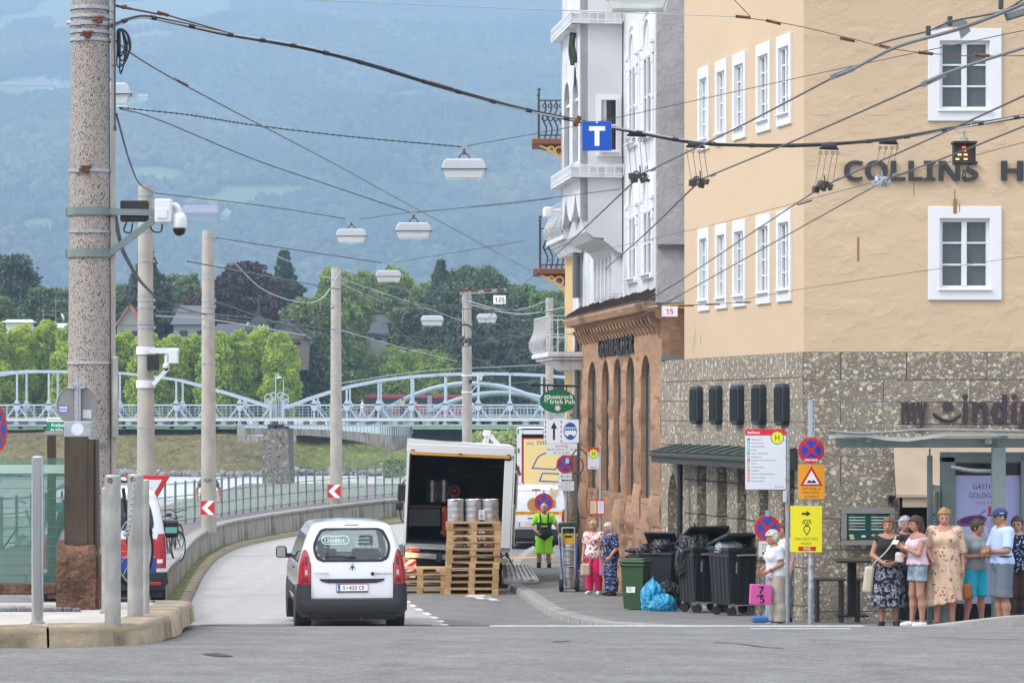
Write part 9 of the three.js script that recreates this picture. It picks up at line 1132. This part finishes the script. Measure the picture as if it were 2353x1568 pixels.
{
const blackC = cloth(0.02,0.02,0.022),white = cloth(0.66,0.67,0.70),navyP = print('#1d2549',120,(x,r) => blob(x,7 + r() * 6,3.5,'#8f98bf'),0.7),hv = S(0.30,0.72,0.03,0.8);
// worker
let q = person({label: 'worker in bright green shirt and dark green bib overalls beside the hand truck',pos: V(PX(1250,74.5),roadY(74.5) + 0.0,-74.5),h: 1.8,skin: SK.red,hair: hairM(0.42,0.40,0.38),style: 'crop',fat: 1.12,yaw: -0.25,pitch: 0.25,arms: [[[-0.29,1.12,-0.02],[-0.17,0.99,0.2]],[[0.30,1.14,0.0],[0.40,0.90,0.06]]],legs: [[[-0.12,0.5,0.04],[-0.13,0.09,0.06]],[[0.10,0.5,0.0],[0.12,0.09,-0.04]]],wear: [{kind: 'top',name: 'shirt',m: hv,sleeve: 0.75,hem: 0.95,e: 0.018},{kind: 'legs',name: 'shorts',m: hv,hem: 0.46,e: 0.02,wide: 0.04},{kind: 'top',name: 'bib',m: S(0.012,0.035,0.022,0.85),sleeve: 0,hem: 0.72,neck: 1.21,vee: 0,e: 0.027},WEAR.shoes(cloth(0.02,0.018,0.016),{boot: 0.26})]});
M('strap',[-1,1].map((s) => pipe([V(s * 0.09,1.2,0.16),V(s * 0.095,1.34,0.14),V(s * 0.1,1.42,0.03),V(s * 0.09,1.36,-0.13)],0.018,16,6)),S(0.012,0.035,0.022,0.85),q.t);M('pocket',rbox(0.16,0.035,0.02,0.008,0,1.13,0.165),hv,q.t);M('pocket',[-1,1].map((s) => rbox(0.05,0.18,0.1,0.02,s * 0.225,0.72,0.02)),S(0.012,0.035,0.022,0.85),q.t);
tag(M('phone',rbox(0.1,0.03,0.07,0.008,PX(1240,74.2),paveY(74.2) + 0.93,-74.22),mat.black,scene),'dark phone held by the worker in green','phone');
// two women by the arcade
person({label: 'blonde woman in red patterned white top and pink trousers by the bus stop pole',pos: G(1364,61),ry: -0.35,h: 1.56,skin: SK.red,hair: hairM(0.52,0.36,0.16),style: 'short',fat: 1.12,bust: 1,yaw: -0.25,pitch: 0.1,wear: [{kind: 'top',name: 'blouse',m: print('#e6dad4',46,(x,r) => {blob(x,12 + r() * 12,7 + r() * 9,['#b8565a','#c77a78','#9c3f48'][Math.floor(r() * 3)]);},0.45),sleeve: 0.75,hem: 0.80,e: 0.022},{kind: 'legs',name: 'trousers',m: cloth(0.60,0.015,0.10),e: 0.012,wide: 0.018},WEAR.shoes(white)]});
person({label: 'white haired woman in navy patterned suit facing left beside the woman in pink trousers',pos: G(1403,60.4),ry: -1.15,h: 1.53,skin: SK.pale,hair: hairM(0.62,0.60,0.56),style: 'bob',fat: 1.18,bust: 1,pitch: 0.35,lean: 0.02,arms: [[[-0.24,1.12,0.0],[-0.2,0.92,0.12]],[[0.25,1.1,-0.02],[0.23,0.9,0.14]]],wear: [{kind: 'top',name: 'tunic',m: navyP,sleeve: 0.9,hem: 0.76,e: 0.028},{kind: 'legs',name: 'trousers',m: navyP,e: 0.014,wide: 0.035},WEAR.shoes(blackC)]});
const bagM = cloth(0.55,0.42,0.32),hb = thing('handbag','beige handbag hanging from the hand of the woman in pink trousers','bag',P(1346,1322,60.8));M('bag',rbox(0.2,0.26,0.1,0.04,...P(1345,1308,60.8).toArray()),bagM,hb);M('handle',tor(0.08,0.008,...P(1347,1287,60.8).toArray(),0,0,0,6,20),bagM,hb);
tag(M('paper_bag',rbox(0.07,0.32,0.12,0.01,...P(1381,1303,60.7).toArray()),S(0.62,0.22,0.42,0.7),scene),'pink and white carrier bag between the two women by the arcade','bag');
// white t-shirt woman with the pink bag, woman behind the pole
q = person({label: 'white haired woman in white T-shirt and beige trousers carrying a pink bag',pos: V(PX(1783,46),paveY(46) - 0.05,-46),ry: -1.25,h: 1.53,skin: SK.tan,hair: hairM(0.60,0.54,0.42),style: 'curly',fat: 1.15,bust: 1,pitch: 0.22,lean: 0.04,arms: [[[-0.2,1.13,0.02],[-0.12,1.0,0.24]],[[0.23,1.12,-0.02],[0.14,0.99,0.2]]],wear: [{kind: 'top',name: 'shirt',m: white,sleeve: 0.7,hem: 0.86,e: 0.02},{kind: 'legs',name: 'trousers',m: cloth(0.42,0.38,0.31),e: 0.016,wide: 0.032},WEAR.shoes(cloth(0.3,0.3,0.32))]});
M('watch',tor(0.033,0.009,0.15,1.0,0.17,0.6,0,0,6,16),mat.black,q.t);
const pb = thing('pink_bag','bright pink carrier bag with black 75 held by the woman in white T-shirt','bag',P(1747,1388,45.8));{const w = 49 * 45.8 / F,h = 46 * 45.8 / F,c = P(1747,1365,45.8);M('bag',put(new RoundedBoxGeometry(w,h,0.12,2,0.012),c.x,c.y,c.z,0,0.12,-0.05),S(0.66,0.10,0.34,0.6),pb);M('digits',put(new THREE.PlaneGeometry(w * 0.9,h * 0.95),c.x + 0.008,c.y,c.z + 0.064,0,0.12,-0.05),new THREE.MeshStandardMaterial({transparent: true,roughness: 0.6,map: canvas(128,128,(x) => {x.clearRect(0,0,128,128);x.fillStyle = '#17080f';x.font = 'bold 68px sans-serif';x.fillText('7',44,56);x.fillText('5',54,120);x.lineWidth = 8;x.beginPath();x.moveTo(34,76);x.lineTo(76,64);x.stroke();})}),pb,{keep: true});M('handle',tube(c.clone().add(V(0,h / 2,0)),P(1768,1330,45.7),0.006),S(0.3,0.25,0.22),pb);}
person({label: 'brown haired woman in white shirt half hidden behind the stop board pole',pos: G(1800,47.8),ry: -0.95,h: 1.64,skin: SK.pale,hair: hairM(0.12,0.06,0.035),style: 'short',bust: 1,wear: [{kind: 'top',name: 'shirt',m: white,sleeve: 0.6,hem: 0.88},{kind: 'legs',name: 'trousers',m: cloth(0.2,0.2,0.22)},WEAR.shoes(blackC)]});
// queue under the shelter
q = person({label: 'woman in black sleeveless top and white patterned black skirt with a cream bag',pos: G(2042,43.6),ry: -0.12,h: 1.655,skin: SK.tan,hair: hairM(0.17,0.085,0.04),style: 'short',fat: 1.1,bust: 1,yaw: -0.2,arms: [[[-0.25,1.1,0.02],[-0.1,1.0,0.2]],[[0.25,1.09,0.02],[0.08,0.99,0.21]]],curl: [0.7,0.7],wear: [{kind: 'top',name: 'top',m: blackC,sleeve: 0,hem: 0.88,neck: 1.40,vee: 0.5,e: 0.018},{kind: 'skirt',name: 'skirt',m: print('#14161f',90,(x,r) => {x.strokeStyle = '#c6cbe0';x.lineWidth = 2.2;x.beginPath();x.moveTo(-18,0);x.quadraticCurveTo(0,-12,20,0);x.quadraticCurveTo(0,10,-18,0);x.stroke();},0.5),hem: 0.30,r: 0.25},WEAR.shoes(blackC)]});
M('sunglasses',[-1,1].map((s) => rbox(0.05,0.03,0.015,0.008,s * 0.03 - 0.02,1.19,0.185)),mat.blackGloss,q.t);M('shoulder_strap',pipe([V(0.1,1.4,-0.02),V(0.1,1.36,0.12),V(-0.05,1.15,0.19),V(-0.22,0.98,0.12),V(-0.28,0.86,0.04)],0.012,30,6),S(0.55,0.48,0.36),q.t);M('shoulder_bag',rbox(0.15,0.42,0.14,0.05,-0.31,0.72,0.05,0,0,-0.12),S(0.50,0.44,0.34,0.7),q.t);
person({label: 'smiling white haired man in dark blue between the black top and the pink top',pos: G(2079,44.6),ry: 0.15,h: 1.69,skin: SK.red,hair: hairM(0.6,0.6,0.6),style: 'short',fat: 1.05,wear: [{kind: 'top',name: 'shirt',m: cloth(0.03,0.04,0.08),sleeve: 0.7,hem: 0.84},{kind: 'legs',name: 'trousers',m: cloth(0.025,0.03,0.05)},WEAR.shoes(blackC)]});
q = person({label: 'long haired young woman in pale pink top and denim shorts raising her phone',pos: G(2108,43.1),ry: -1.25,h: 1.665,skin: SK.tan,hair: hairM(0.055,0.026,0.02),style: 'long',fat: 1.0,bust: 1,pitch: 0.12,arms: [[[-0.2,1.13,0.1],[-0.06,1.22,0.27]],[[0.22,1.11,0.09],[0.07,1.21,0.27]]],curl: [0.9,0.9],legs: [[[-0.1,0.5,0.03],[-0.12,0.09,0.03]],[[0.1,0.5,0.0],[0.1,0.09,-0.03]]],wear: [{kind: 'top',name: 'top',m: cloth(0.66,0.48,0.52),sleeve: 0,hem: 0.95,neck: 1.34,vee: 0.2,e: 0.026,loose: 2},{kind: 'legs',name: 'shorts',m: std(field(64,(u,v) => {const f = fbm(u * 8,v * 8,4,8,701);const b = 0.60 + 0.3 * (f - 0.5);return [b * 0.86,b * 0.97,b * 1.05];}),0.3),hem: 0.70,e: 0.018,wide: 0.03},WEAR.shoes(white)]});M('watch',tor(0.031,0.01,0.09,1.2,0.245,0.9,0.4,0,6,16),mat.whitePaint,q.t);M('phone',rbox(0.14,0.075,0.012,0.006,0.0,1.29,0.37,0.2,-0.6),mat.whitePaint,q.t);M('shoulder_bag',rbox(0.2,0.16,0.08,0.04,-0.16,1.05,0.22),S(0.6,0.5,0.46,0.7),q.t);
const fl = print('#cdb196',70,(x,r,i) => {if (i % 3 === 0) blob(x,6 + 5 * r(),5,['#8f2f33','#a8524c','#7a3a44'][i % 3]);else {x.strokeStyle = ['#7c6a55','#6a5a58','#8d7a5c'][i % 3];x.lineWidth = 2;x.beginPath();x.moveTo(-10,0);x.quadraticCurveTo(0,-9,12,2);x.moveTo(-4,-2);x.lineTo(2,8);x.stroke();}},0.55);
person({label: 'tall blonde woman in long cream floral dress looking down at her hand',pos: G(2170,43.2),ry: -0.1,h: 1.785,skin: SK.red,hair: hairM(0.34,0.19,0.075),style: 'bun',fat: 1.1,bust: 1,pitch: 0.3,yaw: -0.05,arms: [[[-0.26,1.13,0.0],[-0.20,0.99,0.17]],[[0.25,1.08,-0.02],[0.26,0.84,0.03]]],wear: [{kind: 'skirt',name: 'dress_skirt',m: fl,hem: 0.34,waist: 1.12,r: 0.25,slant: 0.2,e: 0.022},{kind: 'top',name: 'dress_top',m: fl,sleeve: 1.2,hem: 0.9,neck: 1.42,vee: 0.7,e: 0.022},WEAR.shoes(cloth(0.3,0.12,0.05))]});
tag(M('straw_bag',[rbox(0.16,0.24,0.12,0.05,...P(2222,1358,43.2).toArray(),0,0,0.1),pipe([P(2212,1335,43.2),P(2206,1285,43.2),P(2216,1260,43.2)],0.008,12)],std(field(64,(u,v) => {const s = 0.5 + 0.2 * Math.sin(v * 100) * Math.sin(u * 80);return [s * 1.2,s * 0.75,s * 0.4];}),0.2),scene),'woven straw bag carried beside the floral dress','bag');
q = person({label: 'dark haired woman in grey T-shirt and turquoise shorts holding her arm',pos: G(2243,43.5),ry: 0.45,h: 1.62,skin: SK.tan,hair: hairM(0.045,0.03,0.026),style: 'bun',fat: 0.98,bust: 1,pitch: 0.3,yaw: 0.55,arms: [[[-0.29,1.1,0.0],[0.02,1.12,0.2]],[[0.25,1.1,0.02],[0.05,1.13,0.17]]],curl: [0.8,0.8],legs: [[[-0.13,0.5,0.02],[-0.19,0.09,0]],[[0.1,0.5,0.0],[0.12,0.09,-0.02]]],wear: [{kind: 'top',name: 'shirt',m: cloth(0.25,0.27,0.29),sleeve: 0.75,hem: 0.88,e: 0.018},{kind: 'legs',name: 'shorts',m: cloth(0.02,0.42,0.56),hem: 0.48,e: 0.016,wide: 0.026},WEAR.shoes(blackC)]});
q = person({label: 'man in navy cap, pale blue polo shirt and grey shorts with folded arms',pos: V(PX(2302,43),paveY(43) - 0.05,-43),ry: -1.3,h: 1.83,skin: SK.tan,hair: hairM(0.03,0.025,0.022),style: 'crop',fat: 1.08,pitch: 0.12,sh: 0.18,arms: [[[-0.27,1.11,0.06],[0.03,1.12,0.23]],[[0.28,1.11,0.05],[-0.02,1.08,0.21]]],curl: [0.9,0.9],wear: [{kind: 'top',name: 'polo_shirt',m: cloth(0.42,0.52,0.72),sleeve: 0.9,hem: 0.92,e: 0.02},{kind: 'legs',name: 'shorts',m: cloth(0.13,0.16,0.20),hem: 0.46,e: 0.02,wide: 0.032},{kind: 'shoes',name: 'shoe',m: cloth(0.3,0.3,0.3),sock: 0.19}]});
{const c = new THREE.Color().setRGB(0.02,0.035,0.14),cm = S(0.02,0.035,0.14,0.8),k = q.toW([0,0.04,-0.012]);M('cap',[put(new THREE.SphereGeometry(0.105,20,10,0,6.3,0,1.57).scale(0.9,0.85,1.05),k.x,k.y,k.z,0.08),put(new THREE.CylinderGeometry(0.085,0.085,0.012,20).scale(0.95,1,1.1),k.x,k.y + 0.0,k.z + 0.10,0.18)],cm,q.t);M('cap_lettering',box(0.004,0.014,0.06,k.x + 0.096,k.y + 0.02,k.z + 0.02),S(0.6,0.62,0.66),q.t);M('belt',put(new THREE.TorusGeometry(0.155,0.017,6,30).scale(1.12,0.86,1),0,1.02,0,1.57),mat.black,q.t);}
q = person({label: 'dark haired woman with glasses and navy patterned top at the right picture edge',pos: G(2338,44.2),ry: 0.0,h: 1.68,skin: SK.pale,hair: hairM(0.06,0.05,0.05),style: 'short',fat: 1.2,bust: 1,yaw: -0.35,wear: [{kind: 'top',name: 'top',m: print('#1a2140',110,(x,r) => blob(x,7,3.4,'#c2cbe0'),0.55),sleeve: 0.9,hem: 0.82,e: 0.024},{kind: 'legs',name: 'trousers',m: cloth(0.06,0.035,0.032),e: 0.014,wide: 0.03},WEAR.shoes(blackC)]});
{const g = [];for (const s of [-1,1]) {const c = q.toW([s * 0.031,0.006,0.097]);g.push(put(new THREE.TorusGeometry(0.021,0.0028,5,20),c.x,c.y,c.z,0,-0.35));} M('glasses',g,mat.black,q.t);M('bag_strap',pipe([V(-0.12,1.4,0.06),V(-0.02,1.2,0.19),V(0.14,1.0,0.18),V(0.24,0.86,0.08)],0.01,20),S(0.05,0.16,0.2),q.t);}
// walker hidden behind the third pole
person({label: 'walker in grey shirt mostly hidden behind the third concrete pole',pos: V(PX(478,86),promY(86),-86),ry: 0.2,h: 1.76,skin: SK.tan,hair: hairM(0.1,0.07,0.05),fat: 1.25,cell: 0.0199,arms: [[[-0.33,1.12,-0.02],[-0.32,0.88,0.05]],[[0.33,1.12,-0.02],[0.34,0.88,0.06]]],wear: [{kind: 'top',name: 'shirt',m: cloth(0.12,0.13,0.15),sleeve: 0.6,hem: 0.86,e: 0.02},{kind: 'legs',name: 'shorts',m: cloth(0.08,0.08,0.09),hem: 0.46},WEAR.shoes(blackC)]});
// small figures on the footbridge
const by = PY(961.5,256.5),onB = (px,l,h,ry,sk,hr,top,bot) => person({label: l,pos: V(PX(px,256.5),by,-256.5),ry,h,skin: sk,hair: hr,cell: 0.03,arms: [[[-0.2,1.1,0.12],[-0.18,0.98,0.3]],[[0.22,1.1,-0.1],[0.2,0.88,-0.1]]],legs: [[[-0.09,0.5,0.14],[-0.09,0.1,0.2]],[[0.09,0.5,-0.08],[0.09,0.12,-0.28]]],wear: [{kind: 'top',name: 'shirt',m: top,sleeve: 0.7,hem: 0.86,e: 0.03},{kind: 'legs',name: 'trousers',m: bot,e: 0.03}]});
onB(832,'pedestrian in pale clothes walking left across the footbridge',1.72,-1.4,SK.pale,hairM(0.4,0.25,0.12),white,cloth(0.5,0.5,0.52));onB(866,'pedestrian in dark clothes behind the pale walker on the footbridge',1.7,-1.4,SK.tan,hairM(0.05,0.04,0.04),cloth(0.04,0.05,0.09),blackC);onB(957,'pedestrian in red on the footbridge between two posts',1.55,0.2,SK.tan,hairM(0.1,0.06,0.05),cloth(0.55,0.06,0.05),blackC);onB(1083,'pedestrian in white on the footbridge beside the fifth pole',1.66,0.4,SK.tan,hairM(0.04,0.03,0.03),white,cloth(0.05,0.06,0.1));
person({label: 'cyclist in beige shirt and dark helmet riding across the footbridge',pos: V(PX(925,256),by + 0.12,-256),ry: -0.5,h: 1.75,skin: SK.tan,hair: S(0.03,0.03,0.035,0.4),style: 'short',cell: 0.03,lean: 0.08,arms: [[[-0.26,1.12,0.14],[-0.22,0.98,0.38]],[[0.26,1.12,0.14],[0.22,0.98,0.38]]],legs: [[[-0.12,0.66,0.34],[-0.1,0.25,0.26]],[[0.12,0.55,0.26],[0.1,0.12,0.12]]],wear: [{kind: 'top',name: 'shirt',m: cloth(0.42,0.34,0.24),sleeve: 0.7,hem: 0.88,e: 0.03},{kind: 'legs',name: 'trousers',m: blackC,e: 0.03}]});
copyOf(bk,V(PX(926,255.8),by,-255.8),2.0,'dark bicycle ridden by the cyclist on the footbridge').userData.group = undefined;
}
renderer.render(scene,camera);
